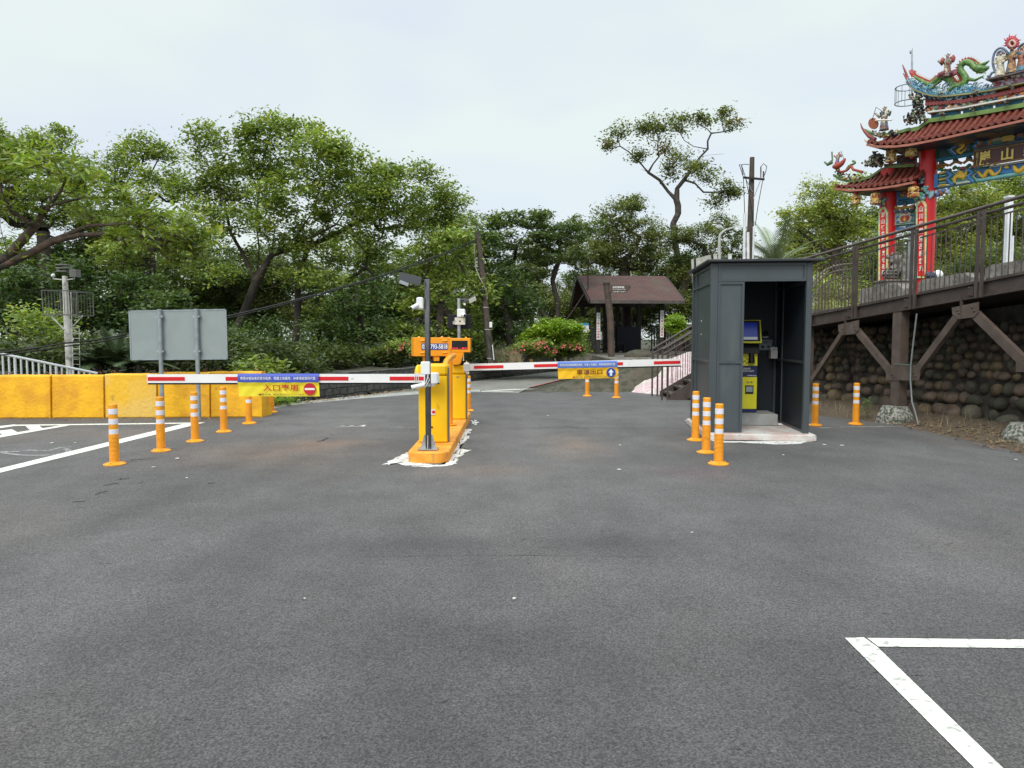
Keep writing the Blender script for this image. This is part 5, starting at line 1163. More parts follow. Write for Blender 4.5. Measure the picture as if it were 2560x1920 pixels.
for (x0, y0, x1, r_, YY) in ((838, 795, 830, .05, 23.8), (880, 1040, 884, .046, 23.7), (957, 965, 942, .032, 23.75)):
    mb = MB(); mb.tube([c(x0, y0, YY), c(x1, 1500, YY)], r_, 12); mb.build('white_conduit', PIPEW, t, world=True)
t = thing('street_lamp', 'slim grey street lamp with a curved arm above the booth roof', 'street lamp', at(1799, 800, 26)); L_ = lambda x, y: at(1700 + x / 5.183, 380 + y / 5.183, 26)
mb = MB(); mb.tube([(L_(512, 1400).x, 26, 0), L_(512, 1400), L_(510, 1130), L_(522, 1070), L_(560, 1030), L_(610, 1000)], [.07, .06, .05, .045, .04, .035], 12); mb.build('post', M('lamp_post_grey', (.42, .43, .41), .5), t, world=True)
mb = MB(); mb.obb(L_(608, 1003), L_(770, 948), .14, .05); mb.build('lamp_head', M('lamp_head', (.55, .57, .58), .4), t, world=True)
# weathered board over booth roof on the left
t = thing('weathered_board', 'weathered pale board with black stripes standing behind the booth, top left', 'board', at(1755, 660, 16)); k_ = lambda x, y, YY=16: at(1700 + x / 5.183, 380 + y / 5.183, YY)
mb = MB(); mb.prism([k_(150, 1390), k_(475, 1312), k_(490, 1420), k_(490, 1700), k_(165, 1700)], (0, .05, 0)); mb.build('board', M('old_board', (.50, .50, .43), .8, var=.25, scale=4), t, world=True)
mb = MB(); mb.prism([k_(180, 1385, 15.99), k_(205, 1378, 15.99), k_(215, 1700, 15.99), k_(190, 1700, 15.99)], (0, -.005, 0)); mb.prism([k_(400, 1330, 15.99), k_(425, 1323, 15.99), k_(435, 1400, 15.99), k_(410, 1400, 15.99)], (0, -.005, 0)); mb.build('black_stripe', BLK, t, world=True)
mb = MB(); mb.tube([(k_(200, 1500).x, 16.1, 0), (k_(200, 1500).x, 16.1, 2.2)], .03, 8); mb.tube([(k_(440, 1500).x, 16.1, 0), (k_(440, 1500).x, 16.1, 2.2)], .03, 8); mb.build('support', GALV, t, world=True)
t = thing('capped_post', 'short white capped post just showing above the booth roof', 'post', at(1825, 660, 17)); mb = MB(); q = at(1825, 637, 17); mb.tube([(q.x, 17, 0), (q.x, 17, q.z)], .045, 12); mb.build('shaft', PIPEW, t, world=True); mb = MB(); mb.tube([(q.x, 17, q.z), (q.x, 17, q.z + .02)], .052, 12); mb.build('cap', CREAM, t, world=True)

# pink crazy paving apron
CP = bpy.data.materials.new('crazy_paving'); CP.use_nodes = True; nt = CP.node_tree; N = nt.nodes; L = nt.links; p = N['Principled BSDF']; p.inputs['Roughness'].default_value = .85
tc = N.new('ShaderNodeTexCoord'); v = N.new('ShaderNodeTexVoronoi'); v.feature = 'DISTANCE_TO_EDGE'; v.inputs['Scale'].default_value = 3.2; L.new(tc.outputs['Object'], v.inputs[0]); r_ = N.new('ShaderNodeValToRGB'); r_.color_ramp.elements[0].position = .02; r_.color_ramp.elements[1].position = .05; r_.color_ramp.elements[0].color = (.66, .50, .50, 1)
n_ = N.new('ShaderNodeTexNoise'); n_.inputs['Scale'].default_value = 1.2; L.new(tc.outputs['Object'], n_.inputs[0]); r2 = N.new('ShaderNodeValToRGB'); r2.color_ramp.elements[0].position = .42; r2.color_ramp.elements[0].color = (.44, .40, .35, 1); r2.color_ramp.elements[1].position = .58; r2.color_ramp.elements[1].color = (.50, .36, .37, 1); L.new(n_.outputs[0], r2.inputs[0])
x = N.new('ShaderNodeMix'); x.data_type = 'RGBA'; L.new(v.outputs['Distance'], r_.inputs[0]); r_.color_ramp.elements[0].color = (0, 0, 0, 1); r_.color_ramp.elements[1].color = (1, 1, 1, 1); L.new(r_.outputs[0], x.inputs[0]); x.inputs[6].default_value = (.60, .52, .52, 1); L.new(r2.outputs[0], x.inputs[7]); L.new(x.outputs[2], p.inputs[0])
t = thing('paved_apron', 'sloping apron of pinkish crazy paving behind the staircase railing', 'paved slope', G(1563, 979))
mb = MB(); P_ = [G(1563, 979), G(1650, 987), Vector((5.6, 19.9, 0)), Vector((6.6, 21.6, 1.25)), at(1720, 880, 21.7), at(1655, 905, 21.6), at(1588, 925, 21.5)]
mb.add([tuple(p_) for p_ in P_], [(0, 1, 5, 6), (1, 2, 4, 5), (2, 3, 4)]); mb.add([tuple(p_ - Vector((0, -.3, .25))) for p_ in P_], [(6, 5, 1, 0)]); mb.build('paving', CP, t, world=True)
mb = MB(); mb.box(-1.2 + 4.7, 9.0, 22.2, 31.5, -.1, .8); mb.T = None; o = mb.build('raised_forecourt', M('platform_stone', (.19, .17, .145))); o['kind'] = 'structure'
t = thing('large_rock', 'big rounded mossy boulder lying below the shelter platform', 'boulder', at(1600, 900, 28)); mb = MB(); q = at(1598, 893, 28.5); mb.ball((q.x, 28.5, q.z), (.62, .4, .30), 18, 12, jit=.03); mb.build('boulder', MOSSR, t, world=True)

# ================================================================== TEMPLE GATE
GP = Vector((14.0, 24.0, 2.3)); gu = Vector((.549, -.836, 0)).normalized(); gn = Vector((gu.y, -gu.x, 0))
def gp(px, py, o=0.): return onpl(px, py, GP + gn * o, gn)
def g8(x, y, o=0.): return gp(2040 + x / 3.771, 60 + y / 3.771, o)
def g5(x, y, o=0.): return gp(2060 + x / 4.367, 360 + y / 4.367, o)
def g6(x, y, o=0.): return gp(2300 + x / 6.91, 260 + y / 6.91, o)
gate = thing('temple_gate', 'ornate red temple gate with tiled upswept roofs and painted carvings above the walkway', 'temple gate', GP)
def gslab(name, pts, th, mat, f=g8, o=0.):
    mb = MB(); mb.prism([f(x, y, o) for x, y in pts], -gn * th); return mb.build(name, mat, gate, world=True)
def gtube(name, pts, r, mat, f=g8, o=0., n=8, parent=None):
    mb = MB(); mb.tube([f(x, y, o) for x, y in pts], r, n); return mb.build(name, mat, parent or gate, world=True)
ZB = 2.3
def sg(p): return (p - GP).dot(gu)
def gcol(label, xl, xr, ytop, yref=600):
    a = gp(xl, yref); b = gp(xr, yref); c = (a + b) / 2; r = (b - a).length / 2 * .93; zt = gp((xl + xr) / 2, ytop).z
    mb = MB(); mb.tube([Vector((c.x, c.y, ZB + .35)), Vector((c.x, c.y, zt))], r, 26); o = mb.build('column', REDC, gate, world=True)
    mb = MB(); mb.lathe([(0, 0), (r * 1.5, 0), (r * 1.5, .16), (r * 1.2, .26), (r * 1.15, .36), (r, .38)], (c.x, c.y, ZB - .02), 20); mb.build('column_base', CARV, gate, world=True)
    return c, r
c2, r2 = gcol('', 2291, 2337, 330); c1, r1 = gcol('', 2197, 2239, 425)
# further columns of the gate outside the frame carry the roof on the right
cR = c2 + gu * 5.2; mb = MB(); mb.tube([Vector((cR.x, cR.y, ZB)), Vector((cR.x, cR.y, gp(2315, 330).z))], r2, 22); mb.build('column', REDC, gate, world=True)
# couplet boards
def couplet(x0, x1, ytop, ybot, txt, yt0, yt1):
    # (px coords) board curved plane standing just in front of the column
    o = r2 + .06
    P = lambda x, y, d=0: gp(x, y, o + d)
    arch = [(x0, ytop + 14), (x0 + 3, ytop + 8), ((x0 + x1) / 2 - 3, ytop + 5), ((x0 + x1) / 2, ytop), ((x0 + x1) / 2 + 3, ytop + 5), (x1 - 3, ytop + 8), (x1, ytop + 14)]
    arch2 = [(x0 + (x - x0) * 1.0, y) for x, y in arch]
    e_ = 4.2
    mb = MB(); mb.prism([P(x, y) for x, y in [(x0 - e_, ybot + 5)] + [(x + (-e_ if x < (x0 + x1) / 2 else e_), y - 5) for x, y in arch] + [(x1 + e_, ybot + 5)]], -gn * .05); mb.build('couplet_border', palette('jade_border', [(.45, .6, .35), (.6, .5, .12), (.25, .5, .38), (.7, .62, .3)], 14, bump=.3), gate, world=True)
    mb = MB(); mb.prism([P(x, y, .012) for x, y in [(x0, ybot)] + arch2 + [(x1, ybot)]], -gn * .02); mb.build('couplet_board', REDC, gate, world=True)
    n = len(txt); uzv = Vector((0, 0, 1))
    for i, ch in enumerate(txt):
        y = yt0 + (yt1 - yt0) * (i + .5) / n; p = P((x0 + x1) / 2, y, .016); sz = (P(x0, 600) - P(x1, 600)).length * .62; hz = abs(P(x0, yt0).z - P(x0, yt1).z) / n * .8
        letters(ch, p, gu, uzv, sz, hz, TWHT, gate, 'couplet_character', bold=.03)
couplet(2200, 2214.5, 521, 700, '湖山勝景聚屋靈光法雨', 529, 690)
couplet(2294, 2311, 503, 690, '山川毓靈秀古刹慈光', 513, 680)
# column head carvings
for (x, y, rx, rz_) in ((2203, 505, 12, 15), (2299, 485, 14, 16), (2314, 478, 9, 14)):
    mb = MB(); c = gp(x, y, r2 + .05); k = c.y / F; 
    for i in range(9): mb.ball(c + gu * random.uniform(-rx, rx) * k * .8 + Vector((0, 0, random.uniform(-rz_, rz_) * k * .8)), (rx * k * .38,) * 3, 8, 6, jit=.15)
    mb.build('column_head_carving', palette('head_carving', [(.2, .45, .45), (.1, .3, .2), (.5, .42, .12), (.12, .3, .45)], 9), gate, world=True)

# roofs -----------------------------------------------------------------
def roofset(top, eave, top_o, eave_o, step=.30, rr=.085, end_extra=0, label='', back=True):
    """top/eave: pixel polylines traced on the planes top_o / eave_o"""
    T = [gp(x, y, top_o) for x, y in top]; E_ = [gp(x, y, eave_o) for x, y in eave]
    def samp(P_, s):
        ss = [sg(p) for p in P_]
        if s <= ss[0]: return P_[0].lerp(P_[1], (s - ss[0]) / (ss[1] - ss[0]))
        for i in range(len(P_) - 1):
            if s <= ss[i + 1]: return P_[i].lerp(P_[i + 1], (s - ss[i]) / (ss[i + 1] - ss[i]))
        return P_[-2].lerp(P_[-1], (s - ss[-2]) / (ss[-1] - ss[-2]))
    s0, s1 = sg(E_[0]), sg(E_[-1]); n = int((s1 - s0) / step)
    vs = []; K = n * 2
    def mid(a, b, u): p = a.lerp(b, u); return p - Vector((0, 0, .16 * math.sin(math.pi * u) * (a - b).length / 1.4))
    for i in range(K + 1):
        s = s0 + (s1 - s0) * i / K; a, b = samp(T, s), samp(E_, s)
        for u in (0, .33, .66, 1): vs.append(mid(a, b, u))
    q = [(i * 4 + j, i * 4 + j + 1, (i + 1) * 4 + j + 1, (i + 1) * 4 + j) for i in range(K) for j in range(3)]
    mb = MB(); mb.add(vs, q, 0, True)
    if back:
        bk = [p - gn * (2 * ((p - GP).dot(gn) - top_o) + .0) for p in vs]; mb.add(bk, [f[::-1] for f in q], 0, True)
    mb.build('roof_bed', TILE, gate, world=True)
    mb = MB()
    for i in range(n):
        s = s0 + (s1 - s0) * (i + .5) / n; a, b = samp(T, s), samp(E_, s); L_ = [mid(a, b, u) + Vector((0, 0, .03)) for u in (0, .33, .66, 1)]
        mb.tube(L_, rr, 8); mb.tube([L_[-1] + gn * .0, L_[-1] + gn * .03], rr * 1.25, 10)
    o = mb.build('roof_tiles', TILE, gate, world=True)
    # eave board
    mb = MB()
    for i in range(K):
        a = samp(E_, s0 + (s1 - s0) * i / K); b = samp(E_, s0 + (s1 - s0) * (i + 1) / K); dn = Vector((0, 0, -.09)); mb.obb(a + dn, b + dn, .04, .07)
    mb.build('eave_board', M('eave_pink', (.42, .15, .10), .5, var=.15), gate, world=True)
    # soffit
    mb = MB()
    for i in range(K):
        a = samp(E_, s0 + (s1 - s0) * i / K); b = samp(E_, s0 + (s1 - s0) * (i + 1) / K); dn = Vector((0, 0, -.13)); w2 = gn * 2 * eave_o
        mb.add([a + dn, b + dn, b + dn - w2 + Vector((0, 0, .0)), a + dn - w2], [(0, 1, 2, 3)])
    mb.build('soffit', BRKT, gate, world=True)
    return samp, T, E_
def ridge(name, pts, h, th, mat, o, f=g8):
    mb = MB(); P_ = [f(x, y, o) for x, y in pts]; vs = []
    for p in P_: vs += [p + gn * th / 2, p - gn * th / 2, p - gn * th / 2 + Vector((0, 0, h)), p + gn * th / 2 + Vector((0, 0, h))]
    q = []
    for i in range(len(P_) - 1):
        b = i * 4; q += [(b, b + 4, b + 7, b + 3), (b + 3, b + 7, b + 6, b + 2), (b + 2, b + 6, b + 5, b + 1), (b + 1, b + 5, b + 4, b)]
    q += [(0, 3, 2, 1), tuple(len(P_) * 4 - 4 + k for k in (0, 1, 2, 3))]; mb.add(vs, q); return mb.build(name, mat, gate, world=True)
X8 = lambda x: 2040 + x / 3.771
Y8 = lambda y: 60 + y / 3.771
def p8(l): return [(X8(x), Y8(y)) for x, y in l]
slopeR = (580 - 690) / (1961 - 1250)
def extend(l, x):  # continue a traced line past the right edge of the photograph
    (xa, ya), (xb, yb) = l[-2], l[-1]; return l + [(x, yb + (yb - ya) / (xb - xa) * (x - xb))]
topA = [(190, 1468), (330, 1500), (430, 1490), (540, 1455), (620, 1400), (700, 1368), (935, 1350)]
eavA = [(170, 1530), (330, 1545), (560, 1530), (760, 1500), (930, 1465)]
roofset(p8(topA), p8(eavA), .05, .95, step=.19, rr=.055)
topB = extend([(480, 1075), (600, 1085), (760, 1060), (930, 1010), (1000, 985), (1085, 938), (1400, 898), (1961, 800)], 2700)
eavB = extend([(478, 1112), (560, 1130), (760, 1128), (900, 1110), (1200, 1050), (1961, 878)], 2600)
roofset(p8(topB), p8(eavB), .10, 1.25, step=.205, rr=.06)
ridge('ridge_band', [(180, 1440), (240, 1480), (330, 1500), (430, 1488), (540, 1452), (620, 1396), (700, 1364), (935, 1350)], .09, .28, TGRN, .05)
ridge('ridge_band', [(480, 1020), (530, 1052), (620, 1068), (760, 1050), (900, 1010)], .10, .3, TGRN, .10)
ridge('ridge_band', extend([(920, 1022), (985, 1008), (1040, 965), (1085, 935), (1400, 893), (1961, 795)], 2700), .13, .3, TGRN, .12)
# blue pierced band, flower panel, scalloped fringe, upper ridge
def band(name, lo, hi, th, mat, o):
    lo = [g8(x, y, o) for x, y in extend(lo, 2700)]; hi = [g8(x, y, o) for x, y in extend(hi, 2700)]; P_ = lo + hi[::-1]
    mb = MB(); n = len(lo); mb.prism(P_, -gn * th); return mb.build(name, mat, gate, world=True)
def lerp_line(l, x):
    for (xa, ya), (xb, yb) in zip(l, l[1:]):
        if x <= xb: return ya + (yb - ya) * (x - xa) / (xb - xa)
    (xa, ya), (xb, yb) = l[-2], l[-1]; return yb + (yb - ya) / (xb - xa) * (x - xb)
blo = [(1085, 893), (1400, 850), (1961, 752)]; bhi = [(1085, 846), (1400, 806), (1961, 700)]
edges = [1085, 1335, 1385, 1640, 1690, 1930, 1980, 2220, 2270, 2700]
for i in range(0, len(edges) - 1, 2):
    a, b = edges[i], edges[i + 1]; mb = MB(); mb.prism([g8(a, lerp_line(blo, a), .12), g8(b, lerp_line(blo, b), .12), g8(b, lerp_line(bhi, b), .12), g8(a, lerp_line(bhi, a), .12)], -gn * .22); mb.build('pierced_band', TBLU, gate, world=True)
ridge('cornice', extend([(1080, 847), (1400, 806), (1961, 700)], 2700), .05, .38, TWHT, .12)
fl_hi = [(1040, 770), (1300, 745), (1600, 690), (1961, 612)]
band('flower_panel', [(1050, 846), (1400, 803), (1961, 698)], fl_hi, .25, FLOR, .10)
# relief blossoms
mb = MB()
for i in range(170):
    x = random.uniform(1060, 2000); u = random.random(); y = lerp_line([(1050, 846), (1400, 803), (1961, 698)], x) * (1 - u) + lerp_line(fl_hi, x) * u; c = g8(x, y, .13); s_ = random.uniform(.04, .10); mb.ball(c, (s_, s_, s_ * .8), 7, 5, random.randrange(6), jit=.2)
mb.build('relief_blossoms', [M('bl_a', (.5, .42, .3)), M('bl_b', (.45, .18, .06)), M('bl_c', (.08, .22, .2)), M('bl_d', (.3, .06, .05)), M('bl_e', (.06, .08, .2)), M('bl_f', (.25, .35, .25))], gate, world=True)
rd_lo = extend([(1040, 755), (1150, 745), (1400, 722), (1700, 668), (1961, 610)], 2700); rd_hi = extend([(950, 640), (1100, 690), (1180, 700), (1250, 700), (1500, 670), (1700, 640), (1961, 583)], 2700)
# scalloped fringe
mb = MB()
x = 1050
while x < 2600:
    y = lerp_line(rd_lo, x); c = g8(x, y + 2, .20); mb.tube([c - gn * .2, c + gn * .04], .062, 10); x += 33
mb.build('scalloped_fringe', TPNK, gate, world=True)
rb = []
mb = MB(); xs2 = [1030, 1325, 1370, 1640, 1690, 2000, 2050, 2650]
for i in range(0, 8, 2):
    a, b = xs2[i], xs2[i + 1]; st_ = np.linspace(a, b, 8); P_ = [g8(x, lerp_line(rd_lo, x), .12) for x in st_] + [g8(x, lerp_line(rd_hi, x), .12) for x in st_[::-1]]
    m2 = MB(); m2.prism(P_, -gn * .25); m2.build('upper_ridge_panel', TPNK, gate, world=True)
for i in (1, 3, 5):
    a, b = xs2[i], xs2[i + 1]
    for z0, z1 in ((0, .3), (.75, 1.0)):
        f_ = lambda x, u: g8(x, lerp_line(rd_lo, x) * (1 - u) + lerp_line(rd_hi, x) * u, .12); m2 = MB(); m2.prism([f_(a, z0), f_(b, z0), f_(b, z1), f_(a, z1)], -gn * .25); m2.build('upper_ridge_panel', TPNK, gate, world=True)
ridge('cornice', extend([(905, 600), (960, 640), (1030, 668), (1100, 688), (1180, 698), (1250, 698), (1500, 670), (1700, 637), (1961, 578)], 2700), .045, .42, M('cornice_olive', (.30, .27, .10), .5), .12)
ridge('cornice', extend([(905, 585), (960, 628), (1030, 658), (1100, 678), (1180, 687), (1250, 686), (1500, 658), (1700, 626), (1961, 567)], 2700), .04, .36, TBLU, .12)
# swallowtail tips
gtube('swallowtail', [(1000, 655), (930, 600), (870, 520), (838, 440), (815, 385)], [.07, .06, .045, .035, .015], TPNK, o=.12)
gtube('swallowtail', [(950, 640), (880, 560), (845, 500), (822, 465)], [.05, .045, .03, .012], TPNK, o=.2)
gtube('swallowtail', [(1000, 690), (930, 620), (870, 570), (845, 545)], [.05, .04, .03, .012], M('tip_cream', (.5, .4, .25)), o=.0)
gtube('swallowtail', [(560, 1090), (500, 1060), (455, 1010), (432, 975), (420, 935)], [.07, .06, .045, .03, .012], TPNK, o=.3)
gtube('swallowtail', [(560, 1150), (500, 1130), (470, 1100), (455, 1090)], [.05, .04, .03, .012], M('tip_cream', (.5, .4, .25)), o=.5)
# wave carving
wl = [(870, 520), (920, 545), (1000, 580), (1100, 590), (1250, 585), (1400, 600), (1540, 575), (1620, 600), (1680, 590)]; wlo = [(870, 530), (960, 632), (1100, 682), (1250, 690), (1500, 660), (1690, 630)]
xs3 = np.linspace(880, 1690, 44); mb = MB()
mb.prism([g8(x, lerp_line(wlo, x), .2) for x in xs3] + [g8(x, lerp_line(wl, x) + 14, .2) for x in xs3[::-1]], -gn * .2)
for x in xs3:
    for k in range(5):
        u = k / 4; y = lerp_line(wlo, x) * (1 - u) + lerp_line(wl, x) * u; c = g8(x + random.uniform(-8, 8), y + random.uniform(-6, 6), .22); a0 = random.uniform(0, 3); r_ = random.uniform(.05, .10)
        mb.tube([c + gu * (r_ * math.cos(a0 + t_)) + Vector((0, 0, r_ * math.sin(a0 + t_))) for t_ in np.linspace(0, 3.6, 6)], .022, 5, random.randrange(3), caps=True)
mb.build('wave_carving', [WAVE, M('wv_a', (.50, .60, .60)), M('wv_b', (.04, .16, .30))], gate, world=True)
# dragon
DT = thing('dragon_sculpture', 'green ceramic dragon with red crest riding blue waves on the gate ridge', 'roof sculpture', g8(1250, 600)); 
dr = [(905, 455), (935, 500), (985, 530), (1035, 560), (1085, 570), (1130, 535), (1170, 505), (1225, 505), (1265, 540), (1300, 582), (1345, 585), (1392, 560), (1412, 520), (1390, 475), (1362, 430), (1372, 385), (1415, 360), (1462, 372), (1495, 405), (1520, 425)]
rad = [.02, .04, .06, .075, .085, .095, .10, .11, .11, .11, .11, .11, .105, .10, .095, .095, .095, .10, .10, .10]
def smooth(pts, k=3):
    out_ = []; P_ = [pts[0]] + pts + [pts[-1]]
    for i in range(1, len(P_) - 2):
        for j in range(k):
            t_ = j / k; a, b, c, d = [np.array(P_[i + q], float) for q in (-1, 0, 1, 2)]
            out_.append(tuple(.5 * ((2 * b) + (c - a) * t_ + (2 * a - 5 * b + 4 * c - d) * t_ ** 2 + (3 * b - a - 3 * c + d) * t_ ** 3)))
    return out_ + [pts[-1]]
ds = smooth(dr, 3); rs = list(np.interp(np.linspace(0, 1, len(ds)), np.linspace(0, 1, len(rad)), rad))
mb = MB(); mb.tube([g8(x, y, .14) for x, y in ds], rs, 12); mb.build('body', DRAG, DT, world=True)
mb = MB()
for i in range(2, len(ds) - 1):
    p = g8(*ds[i], .14); q = g8(*ds[i + 1], .14); d = (q - p).normalized(); up = Vector((0, 0, 1)) * d.dot(gu) - gu * d.z; r_ = rs[i]
    mb.obb(p + up * (r_ + .01), q + up * (r_ + .01), .05, .07, up=up); mb.add([p + up * r_, q + up * r_, (p + q) / 2 + up * (r_ + .12)], [(0, 1, 2)], 1)
mb.build('crest', [M('crest_red', (.45, .05, .03), .45), M('crest_cream', (.6, .5, .3), .5)], DT, world=True)
mb = MB(); mb.tube([g8(1500, 412, .14), g8(1540, 425, .14), g8(1580, 418, .14), g8(1628, 412, .14)], [.11, .12, .085, .05], 10); mb.tube([g8(1520, 440, .14), g8(1570, 450, .14), g8(1615, 432, .14)], [.07, .05, .02], 8); mb.tube([g8(1540, 395, .14), g8(1600, 370, .14), g8(1635, 345, .14)], [.06, .05, .015], 6)
mb.tube([g8(1520, 385, .2), g8(1500, 350, .2)], [.03, .01], 5); mb.build('head', DRAG, DT, world=True)
mb = MB()
for k in range(26):
    x = random.uniform(1440, 1560); y = random.uniform(345, 400); mb.tube([g8(x, y + 25, .14), g8(x - 14 + random.uniform(-8, 8), y, .16)], [.02, .004], 4)
for k in range(18):
    x = random.uniform(1500, 1600); mb.tube([g8(x, 452, .14), g8(x + random.uniform(-6, 10), 474, .16)], [.018, .004], 4)
mb.build('mane', M('mane_yellow', (.42, .45, .12), .6, var=.2, scale=9), DT, world=True)
for (a_, b_, c_) in (((1440, 520), (1500, 530), (1560, 500)), ((1180, 530), (1130, 570), (1090, 600)), ((1330, 580), (1290, 590), (1260, 620))):
    mb = MB(); mb.tube([g8(*a_, .2), g8(*b_, .25), g8(*c_, .28)], [.06, .045, .03], 7)
    for k in (-1, 0, 1): mb.tube([g8(*c_, .28), g8(c_[0] + (28 if a_[0] > 1400 else -20), c_[1] + k * 18, .3)], [.022, .006], 5)
    mb.build('clawed_leg', DRAG, DT, world=True)
mb = MB()
for k in range(6): mb.tube([g8(915, 500, .14), g8(890 + k * 7, 460 + k * 2, .14), g8(875 + k * 14, 425 + abs(k - 2) * 5, .14)], [.04, .04, .01], 5)
mb.build('tail_flame', M('flame_red', (.50, .06, .04), .45), DT, world=True)
def figure(name, label, base, hgt, f, o, cloth=CLOTH, lean=0., arms=1, armor=None):
    """small ceramic roof figure: robe, torso, arms, head, headdress as one flowing body"""
    t = thing(name, label, 'roof sculpture', f(*base, o)); b = f(*base, o); H = hgt; U = Vector((0, 0, 1)); q = gu
    mb = MB()
    mb.tube([b, b + U * H * .18 + q * lean * .1, b + U * H * .45 + q * lean * .3, b + U * H * .62 + q * lean * .5, b + U * H * .76 + q * lean * .7, b + U * H * .80 + q * lean * .75], [H * .20, H * .16, H * .12, H * .15, H * .13, H * .05], 12)
    sh = b + U * H * .73 + q * lean * .65
    for sx in (-1, 1):
        mb.tube([sh + q * sx * H * .12, sh + q * sx * H * .22 - U * H * .14, sh + q * sx * H * (.10 if arms == 1 else .34) - U * H * (.22 if arms == 1 else .05 * sx) + gn * H * .12], [H * .06, H * .06, H * .045], 8)
        mb.ball(sh + q * sx * H * .14 + U * H * .02, H * .075, 8, 6)
    mb.build('robed_body', cloth, t, world=True)
    hd = b + U * H * .87 + q * lean * .8; mb = MB(); mb.ball(hd + gn * .01, (H * .06, H * .065, H * .075), 12, 8); mb.ball(hd + gn * H * .065 - U * H * .005, (H * .014,) * 3, 6, 4); mb.build('head', SKINM, t, world=True)
    mb = MB(); mb.ball(hd + U * H * .045 - gn * H * .015, (H * .072, H * .07, H * .055), 10, 7); mb.ball(hd + U * H * .10, (H * .028, H * .028, H * .035), 8, 6); mb.tube([hd + U * H * .05 + q * H * .06, hd + U * H * .08 + q * H * .13], [H * .014, H * .005], 5); mb.tube([hd + U * H * .05 - q * H * .06, hd + U * H * .08 - q * H * .13], [H * .014, H * .005], 5)
    mb.tube([hd - U * H * .03 + gn * H * .05, hd - U * H * .10 + gn * H * .06], [H * .03, H * .006], 6); mb.build('headdress', DARKH, t, world=True)
    return t, b, hd
t, b, hd = figure('rider_figure', 'ceramic warrior figure with raised weapons riding the roof dragon', (1235, 500), 0.74, g8, .2, arms=2)
mb = MB(); mb.ball(g8(1295, 325, .3), (.07, .04, .10), 8, 6, jit=.2); mb.tube([g8(1275, 380, .3), g8(1295, 290, .3)], .015, 5); mb.build('raised_weapon', M('weapon_red', (.35, .08, .06)), t, world=True); mb = MB(); mb.ball(g8(1190, 345, .3), (.06, .05, .10), 8, 6, jit=.2); mb.build('raised_weapon', M('weapon_red', (.35, .08, .06)), t, world=True)
mb = MB(); mb.tube([g8(1200, 470, .35), g8(1165, 480, .4), g8(1150, 505, .4)], [.10, .08, .06], 8); mb.tube([g8(1275, 470, .35), g8(1300, 450, .4), g8(1310, 480, .4)], [.10, .08, .06], 8); mb.build('legs', M('leg_maroon', (.18, .04, .05)), t, world=True)
# central ridge pedestal and deity group
band('pedestal_band', [(1690, 612), (1830, 590), (1961, 558)], [(1652, 545), (1830, 513), (1961, 480)], .5, palette('pedestal_scroll', [(.22, .06, .07), (.28, .08, .09), (.35, .12, .2), (.20, .05, .06), (.4, .35, .4)], 10), .3)
ridge('cornice', extend([(1648, 550), (1830, 513), (1961, 481)], 2700), .05, .7, M('pedestal_edge', (.12, .10, .10)), .15)
mb = MB()
for k in range(60): c = g8(random.uniform(1695, 1990), 0, .3); x = random.uniform(1695, 1990); c = g8(x, 520 - (x - 1690) * .13 - random.uniform(5, 60), .32); mb.ball(c, random.uniform(.04, .09), 7, 5, random.randrange(4), jit=.2)
mb.build('ridge_blossoms', [M('rb_a', (.5, .3, .28)), M('rb_b', (.45, .5, .5)), M('rb_c', (.5, .3, .1)), M('rb_d', (.2, .3, .2))], gate, world=True)
figure('deity_figure', 'cream robed deity figure with white headdress, left of the flaming pearl', (1735, 492), .74, g8, .3, cloth=palette('cream_robe', [(.5, .46, .34), (.4, .36, .22), (.55, .5, .4)], 8))
figure('deity_figure', 'dark bearded deity figure directly under the flaming pearl', (1840, 465), .80, g8, .3, cloth=palette('dark_robe', [(.12, .08, .06), (.35, .2, .08), (.08, .10, .08), (.25, .1, .06)], 8))
figure('deity_figure', 'deity figure in blue and rust robes at the right picture edge', (1935, 445), .76, g8, .3, cloth=palette('blue_robe', [(.05, .15, .22), (.3, .1, .05), (.1, .12, .1)], 8))
for pts in ([(1700, 470), (1672, 400), (1668, 330), (1690, 260), (1740, 225), (1790, 250), (1810, 290)], [(1710, 300), (1715, 270), (1745, 255), (1775, 280)], [(1700, 452), (1660, 460), (1635, 498), (1618, 488)], [(1900, 250), (1925, 205), (1975, 180), (2030, 190)], [(1930, 260), (1940, 225), (1980, 205)]):
    gtube('flying_ribbon', smooth(pts, 3), .035, M('ribbon_slate', (.14, .17, .24), .45), o=.3, n=7)
t = thing('flaming_pearl', 'red flaming pearl finial with wavy flames at the top of the gate', 'roof finial', g8(1850, 230)); c0 = (1850, 185)
mb = MB(); mb.ball(g8(*c0, .34), .075, 14, 10); mb.build('pearl', M('pearl_red', (.28, .02, .02), .2), t, world=True)
mb = MB(); mb.tube([g8(c0[0] + 27 * math.cos(a), c0[1] + 29 * math.sin(a), .42) for a in np.linspace(0, 6.283, 21)], .032, 7, caps=False); mb.build('pearl_ring', M('ring_cream', (.62, .40, .34), .4), t, world=True)
mb = MB(); mb.tube([g8(c0[0] + 44 * math.cos(a), c0[1] + 46 * math.sin(a), .3) for a in np.linspace(0, 6.283, 21)], .04, 7, caps=False)
for a in np.linspace(-3.4, .3, 11):
    L_ = 92 if int(round((a + 3.4) / .37)) % 2 == 0 else 66; pts = [(c0[0] + r_ * math.cos(a + w_), c0[1] + r_ * 1.05 * math.sin(a + w_)) for r_, w_ in ((44, 0), (58, .10), (70, -.05), (L_, .08))]
    mb.tube([g8(x, y, .3) for x, y in pts], [.04, .034, .024, .006], 6)
mb.build('flames', M('flame_rose', (.52, .05, .07), .4), t, world=True)
